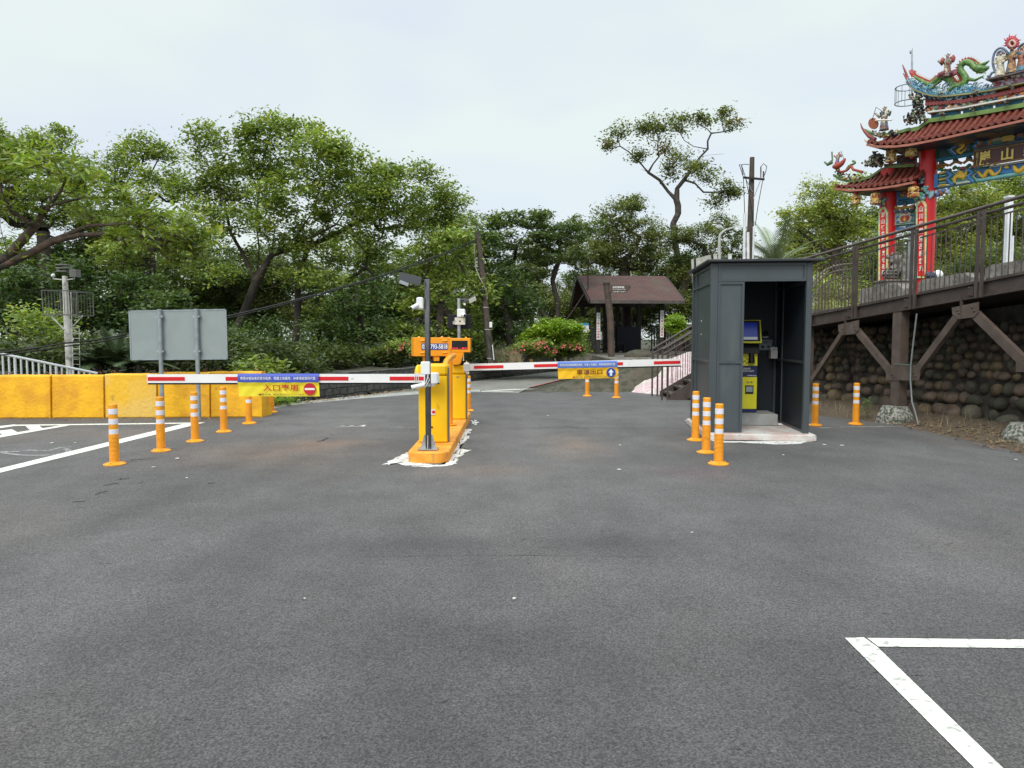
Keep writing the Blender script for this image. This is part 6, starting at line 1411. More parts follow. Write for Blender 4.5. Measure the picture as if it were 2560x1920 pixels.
mb = MB(); mb.tube([g8(1848, 235, .3), g8(1846, 262, .3)], .05, 8); mb.build('stalk', DARKH, t, world=True)
# side figures and rockeries
t, b, hd = figure('warrior_figure', 'armoured warrior figure with dark hat and red shield on the middle roof', (640, 1000), .80, g8, .25, arms=2)
mb = MB(); c = g8(545, 940, .35); mb.prism([c + gu * (.17 * math.cos(a) - .05 * math.sin(a)) + Vector((0, 0, .20 * math.sin(a))) for a in np.linspace(0, 6.0, 14)], gn * .05); mb.build('shield', M('shield_rust', (.30, .08, .03)), t, world=True)
mb = MB(); mb.tube([g8(530, 905, .4), g8(567, 783, .4), g8(640, 835, .4)], .012, 5); mb.build('spear', BLK, t, world=True)
mb = MB(); mb.tube([g8(560, 908, .45), g8(715, 905, .45)], .03, 6); mb.build('sash', TWHT, t, world=True)
t, b, hd = figure('fisher_figure', 'small blue clothed figure leaning in a red boat at the lower roof tip', (195, 1330), .46, g8, .25, cloth=palette('blue_red', [(.05, .14, .35), (.4, .05, .05), (.35, .3, .2)], 8), lean=.1, arms=2)
mb = MB(); mb.tube(smooth([g for g in [(160, 1345), (200, 1340), (245, 1310), (278, 1265)]], 2) and [g8(x, y, .3) for x, y in smooth([(160, 1345), (200, 1340), (245, 1310), (278, 1265)], 3)], [.05, .08, .10, .11, .11, .10, .09, .07, .05, .02], 8); mb.tube([g8(195, 1350, .25), g8(215, 1390, .22), g8(245, 1450, .15)], [.09, .06, .05], 8); mb.build('boat', M('boat_red', (.35, .06, .04), .4), t, world=True)
mb = MB(); mb.tube([g8(150, 1300, .3), g8(110, 1325, .3), g8(80, 1300, .3)], [.08, .06, .03], 7); mb.tube([g8(155, 1290, .35), g8(150, 1205, .35)], .03, 6); mb.tube([g8(235, 1195, .3), g8(262, 1270, .3)], .012, 5); mb.build('limbs', M('limb_green', (.15, .22, .12)), t, world=True)
def rockery(pts, n, r0, o=.2, mat=ROCKO, spread=30, name='rockery_carving'):
    mb = MB()
    for (x, y) in pts:
        for k in range(int(n * 2.2)):
            c = g8(x + random.gauss(0, spread), y + random.gauss(0, spread * .8), o + random.uniform(-.15, .25)); q = random.uniform(.35, .8) * r0; mb.ball(c, (q * random.uniform(.6, 1.7), q, q * random.uniform(.4, 1.0)), 6, 4, random.choice([0, 0, 0, 1, 2]), jit=.45, rot=Matrix.Rotation(random.uniform(0, 3), 3, 'Y'))
    mb.build(name, [mat, M('rock_dark', (.02, .02, .018)), M('rock_sage', (.20, .23, .15))], gate, world=True)
rockery([(930, 870), (980, 820), (890, 900), (1000, 880), (960, 760), (940, 700)], 14, .085)
rockery([(540, 1300), (590, 1270), (510, 1320), (600, 1310), (550, 1250), (560, 1270)], 18, .085, spread=26)
rockery([(560, 1030), (620, 1040), (700, 1035), (740, 1025)], 10, .06, mat=palette('scale_balls', [(.5, .4, .25), (.08, .12, .2), (.5, .3, .1), (.45, .45, .4)], 9), spread=18, name='cloud_carving')
rockery([(250, 1440), (320, 1460), (400, 1450), (220, 1410)], 12, .05, mat=palette('tip_blossoms', [(.5, .42, .1), (.1, .25, .08), (.4, .1, .05)], 9), spread=22, name='blossom_carving')
rockery([(1175, 665), (1500, 640), (1190, 855), (1480, 805), (1840, 590), (1800, 740)], 9, .05, o=.3, spread=16, name='guardian_carving')
gtube('serpent_carving', smooth([(230, 1395), (290, 1380), (330, 1340), (350, 1370), (400, 1385), (440, 1395)], 3), .045, M('serp_red', (.38, .07, .04)), o=.25, n=7)
gtube('serpent_carving', smooth([(280, 1390), (310, 1340), (370, 1310), (345, 1290)], 3), .04, DRAG, o=.25, n=7)
# second storey wall between the lower roof and the main roof, left bay
gslab('upper_lattice', [(640, 1345), (945, 1345), (945, 1330), (945, 1300), (640, 1320)], .3, palette('fan_carving', [(.05, .09, .14), (.3, .25, .12), (.25, .06, .03), (.1, .2, .2)], 9), o=.0)
gslab('upper_lattice', [(760, 1310), (940, 1300), (940, 1230), (760, 1235)], .1, palette('dark_lattice', [(.05, .02, .02), (.22, .04, .03), (.03, .03, .03)], 12), o=-.2)
gslab('gilt_valance', [(560, 1150), (730, 1165), (890, 1130), (890, 1105), (560, 1125)], .1, GOLDR, o=.6)
for xx in (712, 905): 
    mb = MB(); mb.tube([g8(xx, 1110, .55), g8(xx, 1270, .55)], .055, 10); mb.build('hanging_post', REDC, gate, world=True)
# main soffit bracket zone
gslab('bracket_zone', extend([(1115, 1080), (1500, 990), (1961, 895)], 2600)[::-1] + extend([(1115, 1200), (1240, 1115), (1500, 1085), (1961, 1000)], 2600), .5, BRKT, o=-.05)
mb = MB()
for k in range(26):
    x = 1150 + k * 42; y = lerp_line([(1115, 1140), (1500, 1050), (1961, 955)], x); a = g8(x, y, .0); mb.obb(a, a + gn * .5 + Vector((0, 0, -.02)), .06, .10, k % 4)
mb.build('bracket_arm', [M('br_a', (.22, .13, .04)), M('br_b', (.04, .08, .16)), M('br_c', (.03, .03, .03)), M('br_d', (.25, .08, .03))], gate, world=True)
# upper beam: dragon panel and flower panel
gslab('upper_beam', [(255, 955), (255, 745), (330, 720), (930, 600), (930, 830), (600, 890)], .35, M('ub_dark', (.04, .09, .09), .5), f=g6, o=.05)
gslab('upper_beam_end', [(255, 945), (310, 935), (310, 735), (255, 750)], .05, M('ub_green', (.01, .06, .03)), f=g6, o=.10)
gslab('dragon_panel', [(560, 860), (560, 690), (585, 668), (840, 620), (870, 700), (860, 800)], .03, M('panel_mauve', (.10, .14, .22), .5), f=g6, o=.09)
gslab('flower_panel', [(950, 780), (1000, 680), (960, 600)] + [(1797, 450), (2700, 280), (2700, 470), (1797, 640)], .3, FLOR, f=g6, o=.06)
gslab('gilt_motif', [(1400, 600), (1430, 560), (1600, 530), (1640, 560), (1600, 620), (1430, 650)], .03, TGLD, f=g6, o=.10)
def zig(x0, dx, y0s, y1s, mat, wpx, o, y_sl):
    pts = [(x0, y0s), (x0 + 90, y0s + (y1s - y0s) * .27), (x0, y0s + (y1s - y0s) * .55), (x0 + 95, y1s)]
    mb = MB(); mb.tube([g6(x, y, o) for x, y in pts], wpx, 6); mb.build('zigzag_band', mat, gate, world=True)
for (x0, y0, y1) in ((900, 625, 810), (480, 690, 875)):
    zig(x0 - 30, 0, y0 + 10, y1 + 10, M('zz_green', (.02, .10, .05)), .05, .10, 0); zig(x0 + 15, 0, y0, y1, TBLU2, .05, .11, 0); zig(x0 + 45, 0, y0 - 5, y1 - 5, TWHT, .018, .12, 0)
# lower painted beam
gslab('painted_beam', [(232, 1448), (232, 1218), (310, 1202), (900, 1105), (1797, 985), (2700, 850), (2700, 1030), (1797, 1188)], .38, M('beam_turq', (.06, .24, .30), .45, var=.1), f=g6, o=.05)
gslab('beam_end', [(230, 1452), (230, 1222), (310, 1204), (310, 1434)], .06, TBLU2, f=g6, o=.11)
gslab('qilin_field', [(560, 1390), (500, 1300), (570, 1190), (860, 1140), (820, 1220), (870, 1330)], .03, M('field_teal', (.12, .35, .33)), f=g6, o=.10)
gslab('dragon_field', [(1000, 1265), (960, 1190), (1000, 1130), (1797, 1020), (2700, 880), (2700, 1000), (1797, 1150)], .03, TBLU2, f=g6, o=.10)
for (x0, y0, y1) in ((490, 1170, 1395), (850, 1130, 1345)):
    zig(x0 - 20, 0, y0, y1, TBLU2, .06, .12, 0); zig(x0 + 30, 0, y0, y1 - 5, M('zz_green2', (.03, .14, .08)), .05, .12, 0); zig(x0 + 62, 0, y0, y1 - 10, TWHT, .018, .13, 0); zig(x0 - 55, 0, y0, y1, TWHT, .018, .13, 0)
for k, (y, c_) in enumerate(((1200, TYEL), (1250, TCYN), (1310, TYEL), (1365, TCYN), (1410, TYEL))):
    gtube('beam_scroll', [(330, y), (400, y - 12), (450, y - 22 + (k - 2) * 4)], .035 if c_ is TYEL else .02, c_, f=g6, o=.12)
gtube('beam_moulding', [(930, 1330), (1797, 1185), (2700, 1030)], .06, TCYN, f=g6, o=.10); gtube('beam_moulding', [(310, 1425), (930, 1328)], .03, TWHT, f=g6, o=.10); gtube('beam_moulding', [(1200, 1085), (1797, 990), (2700, 850)], .03, TWHT, f=g6, o=.12)
gtube('beam_moulding', [(950, 780), (1797, 640), (2700, 490)], .05, M('mould_slate', (.12, .16, .2)), f=g6, o=.14)
# gilt beasts as relief
def relief(name, pts, r_, mat, o=.14):
    mb = MB(); P_ = smooth(pts, 3); n = len(P_); mb.tube([g6(x, y, o) for x, y in P_], [r_ * (.35 + .65 * math.sin(math.pi * min(1, (i + 1) / n * 1.1))) for i in range(n)], 8)
    for i in range(2, n - 1, 2): mb.tube([g6(*P_[i], o), g6(P_[i][0] + random.uniform(-26, 26), P_[i][1] + random.uniform(-34, 34), o)], [r_ * .5, r_ * .12], 5)
    mb.build(name, mat, gate, world=True)
relief('gilt_dragon', [(1010, 1160), (1050, 1230), (1110, 1250), (1150, 1180), (1210, 1150), (1250, 1210), (1310, 1215), (1380, 1150), (1400, 1080)], .07, TYEL)
relief('gilt_dragon', [(1620, 1060), (1660, 1140), (1730, 1160), (1790, 1100), (1850, 1060), (1900, 1110)], .08, TYEL)
relief('gilt_beast', [(590, 1360), (610, 1270), (680, 1240), (740, 1260), (790, 1200), (810, 1150)], .08, TYEL); relief('gilt_beast', [(640, 1200), (700, 1180), (760, 1250), (740, 1310)], .06, TYEL)
relief('gilt_dragon', [(600, 700), (680, 700), (760, 710), (700, 770), (650, 800), (700, 850), (760, 800), (810, 760)], .05, TYEL)
relief('gilt_pearl', [(1470, 1110), (1500, 1080), (1530, 1110)], .05, TYEL)
# plaque
gslab('name_plaque', [(935, 1085), (935, 812), (1797, 680), (2560, 560), (2560, 830), (1797, 942)], .10, PLAQ, f=g6, o=.30)
fr = [(935, 1085), (935, 812), (1797, 680), (2560, 560)]; gtube('plaque_frame', fr, .03, M('plaque_frame', (.22, .12, .05), .4), f=g6, o=.31); gtube('plaque_frame', [(935, 1085), (1797, 942), (2560, 830)], .03, M('plaque_frame', (.22, .12, .05)), f=g6, o=.31)
for ch, x, y, wd, ht in (('巖', 1125, 930, 200, 235), ('山', 1510, 862, 210, 215), ('碧', 1890, 790, 210, 225)):
    a = g6(x - wd / 2, y, .315); b = g6(x + wd / 2, y, .315); wm = (sg(b) - sg(a)); hm = abs(g6(x, y - ht / 2, .315).z - g6(x, y + ht / 2, .315).z); letters(ch, g6(x, y, .315), gu, (0, 0, 1), wm, hm, TGLD, gate, 'plaque_character', bold=.03, thick=.01)
letters('中華民國\n歲次', g6(985, 950, .315), gu, (0, 0, 1), .07, .40, TGLD, gate, 'plaque_character')
# open lattice between the beams
def gball(pts, r_, mat, name, o=.05, jit=.2):
    mb = MB(); [mb.ball(g6(x, y, o), r_, 8, 6, jit=jit) for x, y in pts]; mb.build(name, mat, gate, world=True)
gtube('lattice_fringe', [(260, 975), (600, 915), (935, 850)], .075, TBLU, f=g6, o=.0)
for x, y in ((380, 1000), (620, 955), (850, 910)): gball([(x, y), (x + 20, y + 30), (x - 20, y + 25)], .06, M('lat_dark', (.06, .09, .10)), 'lattice_knot', o=0)
for (a, b) in (((270, 1070), (490, 1040)), ((510, 1040), (720, 1000)), ((750, 1000), (935, 965))):
    gtube('lattice_arch', smooth([(a[0], a[1] + 25), ((a[0] + b[0]) / 2, (a[1] + b[1]) / 2 - 20), (b[0], b[1] + 25)], 3), .045, M('lat_orange', (.35, .15, .03)), f=g6, o=.0)
gtube('lattice_sill', [(262, 1100), (420, 1085)], .05, M('lat_orange', (.35, .15, .03)), f=g6, o=0)
[gball(q_, .055, M('lat_green', (.05, .22, .07)), 'lattice_leaf') for q_ in ([(330, 1130), (380, 1140), (440, 1145)], [(590, 1110), (610, 1090), (660, 1110)], [(830, 1080), (850, 1060)])]; gball([(480, 1150), (520, 1140), (700, 1115), (740, 1110), (780, 1105), (900, 1090)], .055, M('lat_rose', (.35, .12, .14)), 'lattice_flower')
# beam bracket carving below the blue end
mb = MB(); 
for k in range(34): x = 2318 + random.uniform(0, 56); mb.ball(gp(x, 474 + random.uniform(0, 22) * (1 - (x - 2318) / 70), .1), random.uniform(.04, .09), 7, 5, random.randrange(4), jit=.3)
for k in range(9): a = 2.2 + k * .35; mb.tube([gp(2331, 488, .2), gp(2331 + 14 * math.cos(a), 488 + 12 * math.sin(a), .25)], [.04, .01], 5, 1)
mb.build('corbel_carving', [M('cb_a', (.3, .1, .04)), M('cb_b', (.35, .55, .65)), M('cb_c', (.10, .2, .5)), M('cb_d', (.4, .32, .2))], gate, world=True)
# beams between the two columns (5b frame)
gslab('side_beam', [(780, 615), (780, 520), (985, 480), (985, 590)], .3, M('sb_blue', (.05, .22, .45)), f=g5, o=.0)
gslab('side_panel', [(820, 575), (850, 515), (935, 500), (960, 545), (935, 560), (850, 580)], .03, palette('sb_red', [(.3, .05, .03), (.4, .3, .08), (.2, .03, .03)], 12), f=g5, o=.05)
gslab('side_fringe', [(785, 670), (785, 625), (985, 595), (985, 640)], .2, TBLU, f=g5, o=.0)
gtube('side_garland', smooth([(775, 690), (830, 700), (880, 690), (930, 690), (990, 665)], 3), .05, M('garland', (.5, .3, .05)), f=g5, o=.05)
rk = [(790, 730), (850, 735), (900, 740), (950, 730), (980, 700), (880, 650)]
gball_pts = rk
mb = MB(); [mb.ball(g5(x + random.uniform(-16, 16), y + random.uniform(-10, 10), .05), random.uniform(.04, .08), 7, 5, random.randrange(3), jit=.3) for x, y in rk for _ in range(5)]; mb.build('side_carving', [M('sc_a', (.04, .12, .08)), M('sc_b', (.35, .16, .18)), M('sc_c', (.06, .14, .2))], gate, world=True)
gslab('side_beam', [(762, 890), (762, 765), (985, 735), (985, 868)], .3, M('sb_pale', (.25, .42, .38)), f=g5, o=.05)
gslab('side_panel', [(800, 830), (830, 780), (820, 765), (945, 745), (940, 770), (965, 800), (935, 850), (830, 868)], .03, M('sb_cream', (.5, .5, .4)), f=g5, o=.08)
gslab('side_panel', [(830, 820), (845, 785), (920, 775), (930, 800), (915, 840), (850, 850)], .03, M('sb_redp', (.4, .06, .04)), f=g5, o=.10); gslab('side_panel', [(860, 830), (880, 795), (895, 830), (880, 845)], .03, TYEL, f=g5, o=.12)
for x, y in ((812, 800), (812, 850), (965, 775), (968, 835)): gtube('beam_scroll', [(x - 22, y), (x + 8, y - 6)], .02, TBLU2, f=g5, o=.1)
gslab('side_fringe', [(775, 960), (775, 905), (985, 880), (985, 925), (900, 950), (840, 935)], .2, palette('blue_fringe', [(.05, .18, .4), (.4, .5, .55), (.04, .1, .1)], 10), f=g5, o=.0)
gslab('side_panel', [(1030, 440), (1030, 350), (1095, 335), (1095, 430)], .03, palette('bird_panel', [(.03, .03, .04), (.3, .35, .38), (.05, .08, .1)], 14), f=g5, o=.35)
gslab('red_tie_beam', [(985, 330), (1095, 265), (1095, 335), (1030, 350), (1030, 440), (1095, 430), (1095, 470), (990, 480)], .2, M('tie_red', (.30, .02, .03)), f=g5, o=.25)
# hanging lantern posts
def lantern(x, y0, y1, w_):
    mb = MB(); a = g5(x, y0, .75); b = g5(x, y0 + (y1 - y0) * .30, .75); mb.tube([a, b], w_ * .6, 8); mb.build('lantern_stem', REDC, gate, world=True)
    mb = MB(); z0 = g5(x, y0 + (y1 - y0) * .30, .75); z1 = g5(x, y1, .75); h = (z0 - z1).length
    mb.lathe([(w_ * .7, 0), (w_ * 1.15, -h * .12), (w_ * 1.15, -h * .42), (w_ * .95, -h * .5), (w_ * 1.25, -h * .58), (w_ * 1.2, -h * .9), (w_ * .4, -h), (0, -h)], tuple(z0), 8, smooth=False); mb.build('hanging_lantern', GOLDR, gate, world=True)
lantern(350, 500, 665, .13); lantern(562, 470, 665, .14); lantern(978, 410, 590, .15); lantern(955, -60, 140, .15); lantern(735, -10, 210, .15)
gslab('gilt_valance', [(330, 540), (330, 505), (530, 480), (530, 505), (420, 530)], .1, GOLDR, f=g5, o=.6); gslab('gilt_valance', [(590, 515), (590, 480), (690, 455), (650, 500)], .1, GOLDR, f=g5, o=.4); gslab('gilt_valance', [(840, 430), (960, 405), (940, 450), (860, 465)], .1, GOLDR, f=g5, o=.4)
gslab('red_beam', [(560, 505), (560, 465), (780, 430), (985, 395), (985, 420), (780, 470), (700, 500)], .2, M('tie_red', (.30, .02, .03)), f=g5, o=.2)
gslab('valance', [(560, 1150), (960, 1105), (1060, 1090), (1050, 1120), (940, 1160)], .1, GOLDR, f=g8, o=.3)
# lightning rod and cage behind the roof end
t = thing('lightning_rod', 'thin lightning rod with a small cage behind the left end of the top ridge', 'lightning rod', g8(905, 700, -.6))
mb = MB(); mb.tube([g8(905, 700, -.6), g8(905, 270, -.6), g8(910, 228, -.6)], [.035, .03, .008], 8); mb.ball(g8(893, 262, -.6), (.04, .04, .08), 8, 6); mb.build('rod', GALV, t, world=True)
mb = MB(); cc = g8(860, 670, -.6); rr = .38
for z in (g8(850, 600, -.6).z, g8(850, 745, -.6).z): mb.tube([Vector((cc.x + rr * math.cos(a), cc.y + rr * math.sin(a), z)) for a in np.linspace(0, 6.283, 17)], .02, 6, caps=False)
for a in np.linspace(0, 6.283, 11)[:-1]: mb.tube([Vector((cc.x + rr * math.cos(a), cc.y + rr * math.sin(a), g8(850, 745, -.6).z)), Vector((cc.x + rr * math.cos(a), cc.y + rr * math.sin(a), g8(850, 600, -.6).z))], .012, 5)
mb.build('cage', GALV, t, world=True)

# ================================================================== TREES AND PLANTS
def leaf_mesh(name, cen, siz, tint, parent, flat=.75, aspect=.45, droop=0.):
    """many small leaf-sized diamonds: cen (n,3), siz (n), tint (n,3)"""
    n = len(cen)
    nr = rng.normal(size=(n, 3)); nr /= np.linalg.norm(nr, axis=1)[:, None]; nr[:, 2] = np.abs(nr[:, 2]) ; nr = nr * (1 - flat) + np.array([0, 0, 1.]) * flat; nr /= np.linalg.norm(nr, axis=1)[:, None]
    a = rng.normal(size=(n, 3)); a[:, 2] -= droop; a -= nr * np.sum(a * nr, axis=1)[:, None]; a /= np.linalg.norm(a, axis=1)[:, None]; b = np.cross(nr, a)
    L_ = siz[:, None] * .5; Wd = L_ * aspect
    v = np.empty((n, 4, 3)); v[:, 0] = cen - a * L_; v[:, 1] = cen + b * Wd - nr * L_ * .12; v[:, 2] = cen + a * L_ - nr * L_ * .25; v[:, 3] = cen - b * Wd - nr * L_ * .12
    me = bpy.data.meshes.new(name); me.vertices.add(n * 4); me.vertices.foreach_set('co', v.ravel()); me.loops.add(n * 4); me.loops.foreach_set('vertex_index', np.arange(n * 4, dtype=np.int32))
    me.polygons.add(n); me.polygons.foreach_set('loop_start', np.arange(n, dtype=np.int32) * 4); me.polygons.foreach_set('loop_total', np.full(n, 4, dtype=np.int32)); me.update(calc_edges=True)
    at_ = me.attributes.new('tint', 'FLOAT_COLOR', 'POINT'); c = np.ones((n, 4, 4)); c[:, :, :3] = tint[:, None, :]; at_.data.foreach_set('color', c.ravel())
    me.materials.append(LEAF); o = bpy.data.objects.new(name, me); COL.objects.link(o)
    if parent is not None: o.parent = parent
    return o
KINDS = {  # base tints (albedo), pairs mixed per clump
    'mid': ((.115, .172, .042), (.29, .36, .09)), 'dark': ((.060, .100, .032), (.155, .205, .062)), 'yel': ((.18, .23, .05), (.36, .40, .12)), 'fore': ((.11, .16, .030), (.30, .38, .075)),
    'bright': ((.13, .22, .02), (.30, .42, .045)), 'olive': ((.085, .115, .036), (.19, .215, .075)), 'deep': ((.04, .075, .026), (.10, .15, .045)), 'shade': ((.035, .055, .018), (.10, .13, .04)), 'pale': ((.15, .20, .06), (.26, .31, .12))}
def make_tints(n_cl, per, kind, red=0.):
    lo, hi = (np.array(c) for c in KINDS[kind]); u = rng.beta(1.6, 1.8, n_cl)[:, None]; base = lo * (1 - u) + hi * u
    if red: k = rng.random(n_cl) < red; base[k] = np.array([.20, .085, .035]) * rng.uniform(.7, 1.2, (k.sum(), 1))
    t = np.repeat(base, per, axis=0); t *= rng.uniform(.65, 1.35, (len(t), 1)); t[:, 0] *= rng.uniform(.85, 1.2, len(t)); return np.clip(t, 0, 1)
NLEAF = [0]
def tree(name, label, base, trunk, blobs, kind='mid', d=None, leaf=.15, per=60, cl=.55, dens=1., r0=.22, limbs=(), bark=None, group=None, cat='tree', red=0., pxspace=True, flat=.42, aspect=.48, sky=0.0, ztop_var=0., clflat=.62):
    """trunk, limbs: lists of world points; blobs: (centre, (rx,ry,rz)) in world"""
    t = thing(name, label, cat, base, 0, group); B = Vector(base)
    nodes = [np.array(trunk[0])]; par = [-1]; lock = [True]
    def chain(pts, start):
        cur = start
        for i in range(1, len(pts)):
            a, b = np.array(pts[i - 1]), np.array(pts[i]); m = max(1, int(np.linalg.norm(b - a) / .6))
            for k in range(1, m + 1):
                nodes.append(a + (b - a) * k / m + rng.normal(size=3) * .02); par.append(cur); cur = len(nodes) - 1
        return cur
    top = chain(trunk, 0); 
    for l in limbs:
        arr = np.array(nodes); s_ = int(np.argmin(np.linalg.norm(arr - np.array(l[0]), axis=1))); chain([nodes[s_]] + list(l[1:]), s_)
    tb = np.array(trunk[-1]); z0 = trunk[0][2] + (trunk[-1][2] - trunk[0][2]) * .5
    def connect(p, wob, bend=.15, pen=.35):
        arr = np.array(nodes); dd = np.linalg.norm(arr - p, axis=1) + pen * np.maximum(0, arr[:, 2] - p[2] + .1) + (arr[:, 2] < z0) * 1.5; j = int(np.argmin(dd)); a = arr[j]; L_ = np.linalg.norm(p - a); m = max(2, int(L_ / .45)); cur = j; 
        off = rng.normal(size=3) * L_ * wob
        for k in range(1, m + 1):
            u = k / m; q = a + (p - a) * u + off * math.sin(math.pi * u) + np.array([0, 0, -bend * L_ * math.sin(math.pi * u)]) + (rng.normal(size=3) * .03 if k < m else 0); nodes.append(q); par.append(cur); cur = len(nodes) - 1
    bl_ = sorted(blobs, key=lambda b: np.linalg.norm(np.array(b[0]) - tb))
    for c, r_ in bl_: connect(np.array(c) - np.array([0, 0, r_[2] * .3]), .10)
    C = []
    for c, r_ in blobs:
        vol = r_[0] * r_[1] + r_[0] * r_[2] + r_[1] * r_[2]; n = max(6, int(dens * 4.0 * vol / (cl * cl)))
        v = rng.normal(size=(n, 3)); v /= np.linalg.norm(v, axis=1)[:, None]; rad_ = rng.uniform(.35, 1.0, n) ** .55; C.append(np.array(c) + v * rad_[:, None] * np.array(r_) * rng.uniform(.85, 1.12, (n, 1)))
    C = np.concatenate(C); order = np.argsort(np.linalg.norm(C - tb, axis=1))
    for i in order: connect(C[i], .08)
    # radii by pipe model
    cnt = np.zeros(len(nodes)); P_ = np.array(par); leafn = set(range(len(nodes))) - set(par); 
    for i in range(len(nodes) - 1, 0, -1):
        if cnt[i] == 0: cnt[i] = 1
        cnt[P_[i]] += cnt[i]
    rad_ = r0 * np.maximum((cnt / cnt[0]) ** .74, .022)
    arr = np.array(nodes); idx = np.arange(1, len(arr)); a = arr[P_[idx]]; b = arr[idx]; ra = rad_[P_[idx]]; rb = rad_[idx]; ra = np.minimum(ra, rb * 1.6)
    dvec = b - a; ln = np.linalg.norm(dvec, axis=1)[:, None]; dvec /= np.maximum(ln, 1e-6); ref = np.where(np.abs(dvec[:, 2:3]) < .9, np.array([[0, 0, 1.]]), np.array([[0, 1., 0]])); x = np.cross(dvec, ref); x /= np.linalg.norm(x, axis=1)[:, None]; y = np.cross(dvec, x)
    K = 6; n = len(a); V = np.empty((n, 2 * K, 3))
    for k in range(K):
        cs, sn = math.cos(2 * math.pi * k / K), math.sin(2 * math.pi * k / K); V[:, k] = a - dvec * .01 + (x * cs + y * sn) * ra[:, None]; V[:, K + k] = b + dvec * .02 + (x * cs + y * sn) * rb[:, None]
    fq = np.array([[k, (k + 1) % K, K + (k + 1) % K, K + k] for k in range(K)]); Fq = (fq[None] + (np.arange(n) * 2 * K)[:, None, None]).reshape(-1, 4)
    me = bpy.data.meshes.new('trunk'); me.vertices.add(n * 2 * K); me.vertices.foreach_set('co', (V - np.array(B)).ravel()); nf = len(Fq); me.loops.add(nf * 4); me.loops.foreach_set('vertex_index', Fq.ravel().astype(np.int32)); me.polygons.add(nf); me.polygons.foreach_set('loop_start', np.arange(nf, dtype=np.int32) * 4); me.polygons.foreach_set('loop_total', np.full(nf, 4, dtype=np.int32)); me.polygons.foreach_set('use_smooth', np.ones(nf, bool)); me.update(calc_edges=True)
    me.materials.append(bark or BARK); o = bpy.data.objects.new('trunk', me); COL.objects.link(o); o.parent = t
    # leaves
    nc = len(C); per = int(per * 1.25); sc_ = rng.uniform(.6, 1.35, nc); off = rng.normal(size=(nc, per, 3)) * .42; off *= (cl * sc_)[:, None, None]; off[:, :, 2] *= clflat
    cen = (C[:, None, :] + off).reshape(-1, 3) + np.array([0, 0, .08]) - np.array(B); siz = leaf * 1.10 * rng.uniform(.55, 1.3, len(cen)) * np.repeat(rng.uniform(.75, 1.2, nc), per)
    leaf_mesh('crown', cen, siz, make_tints(nc, per, kind, red), t, flat=flat, aspect=aspect); NLEAF[0] += len(cen); return t
def B_(lst, d, dep=.75, jd=1.2):
    out_ = []
    for (x, y, rx, ry) in lst:
        Yd = d + random.uniform(-jd, jd); c = at(x, y, Yd); k = Yd / F; out_.append((tuple(c), (rx * k, max(rx * k * dep, .5), ry * k)))
    return out_
def T_(lst, d): return [tuple(at(x, y, d + (q[0] if q else 0))) for (x, y, *q) in lst]
def ptree(label, d, trunk, blobs, zb=0., name='tree', **k):
    tr = T_(trunk, d); g0 = (tr[0][0], tr[0][1], zb); tr = [g0] + tr
    lm = [T_(l, d) for l in k.pop('limbs', [])]
    return tree(name, label, g0, tr, B_(blobs, d), limbs=lm, **k)
# tall trees on the left
ptree('large spreading tree with thick leaning trunk and domed light green crown', 27, [(556, 905), (580, 850), (606, 790), (628, 740), (640, 705)],
      [(560, 400, 85, 50), (670, 345, 85, 42), (790, 385, 85, 50), (860, 470, 70, 60), (620, 470, 110, 60), (740, 490, 100, 60), (520, 345, 50, 30), (700, 318, 60, 20), (850, 380, 45, 30), (570, 560, 70, 40), (790, 590, 80, 40), (900, 560, 50, 40), (470, 450, 55, 50), (690, 420, 60, 40), (540, 480, 60, 40), (660, 560, 60, 30), (500, 540, 50, 40), (830, 530, 50, 30), (720, 610, 60, 25), (620, 640, 50, 22), (880, 420, 55, 40), (900, 500, 45, 40), (760, 330, 50, 25), (840, 640, 60, 25), (555, 690, 45, 25), (730, 690, 55, 25), (820, 700, 50, 25), (470, 640, 45, 25)], zb=.5, kind='mid', r0=.165,
      limbs=[[(640, 700), (610, 640), (580, 580), (560, 500), (540, 430)], [(640, 700), (650, 620), (640, 540), (650, 460), (660, 380)], [(640, 700), (680, 640), (690, 560), (720, 480), (730, 400)], [(680, 640), (740, 590), (790, 520), (800, 440)], [(700, 625), (770, 600), (840, 560), (880, 500)], [(610, 640), (560, 620), (500, 580), (470, 520)]], dens=.85)
ptree('tall tree left of the big domed one, with layered mid green crown', 31, [(372, 900), (380, 800), (372, 700), (376, 620)], [(330, 375, 60, 35), (400, 382, 50, 25), (300, 440, 60, 45), (390, 470, 75, 45), (350, 555, 85, 45), (450, 590, 60, 45), (300, 640, 70, 35), (430, 680, 60, 40)], zb=0, kind='mid', r0=.26, dens=.85)
ptree('tree with many thin stems right of the big domed tree', 28, [(735, 900), (742, 800), (745, 700), (770, 620)], [(1000, 490, 75, 45), (1085, 530, 70, 45), (930, 520, 60, 45), (1160, 600, 40, 45), (980, 430, 45, 25), (950, 470, 75, 45), (1030, 440, 60, 26), (1110, 490, 55, 36), (1150, 545, 40, 45), (1000, 550, 80, 45), (920, 620, 65, 45), (1080, 620, 70, 40), (1010, 700, 60, 35), (860, 690, 60, 35)], zb=.6, kind='mid', r0=.14, limbs=[[(770, 620), (850, 580), (920, 540)], [(742, 760), (820, 720), (900, 680)]], dens=.8)
ptree('dense dark tree at the far left skyline', 34, [(110, 900), (115, 700), (110, 580)], [(125, 345, 60, 30), (60, 400, 80, 60), (190, 450, 60, 55), (100, 520, 110, 60), (235, 530, 50, 50), (-20, 470, 70, 70)], zb=-.5, kind='mid', r0=.3)
ptree('tree top leaning in at the left picture edge', 33, [(-70, 900), (-60, 600), (-40, 450)], [(-15, 330, 28, 45), (-60, 380, 60, 60)], zb=-.5, kind='mid', r0=.2)
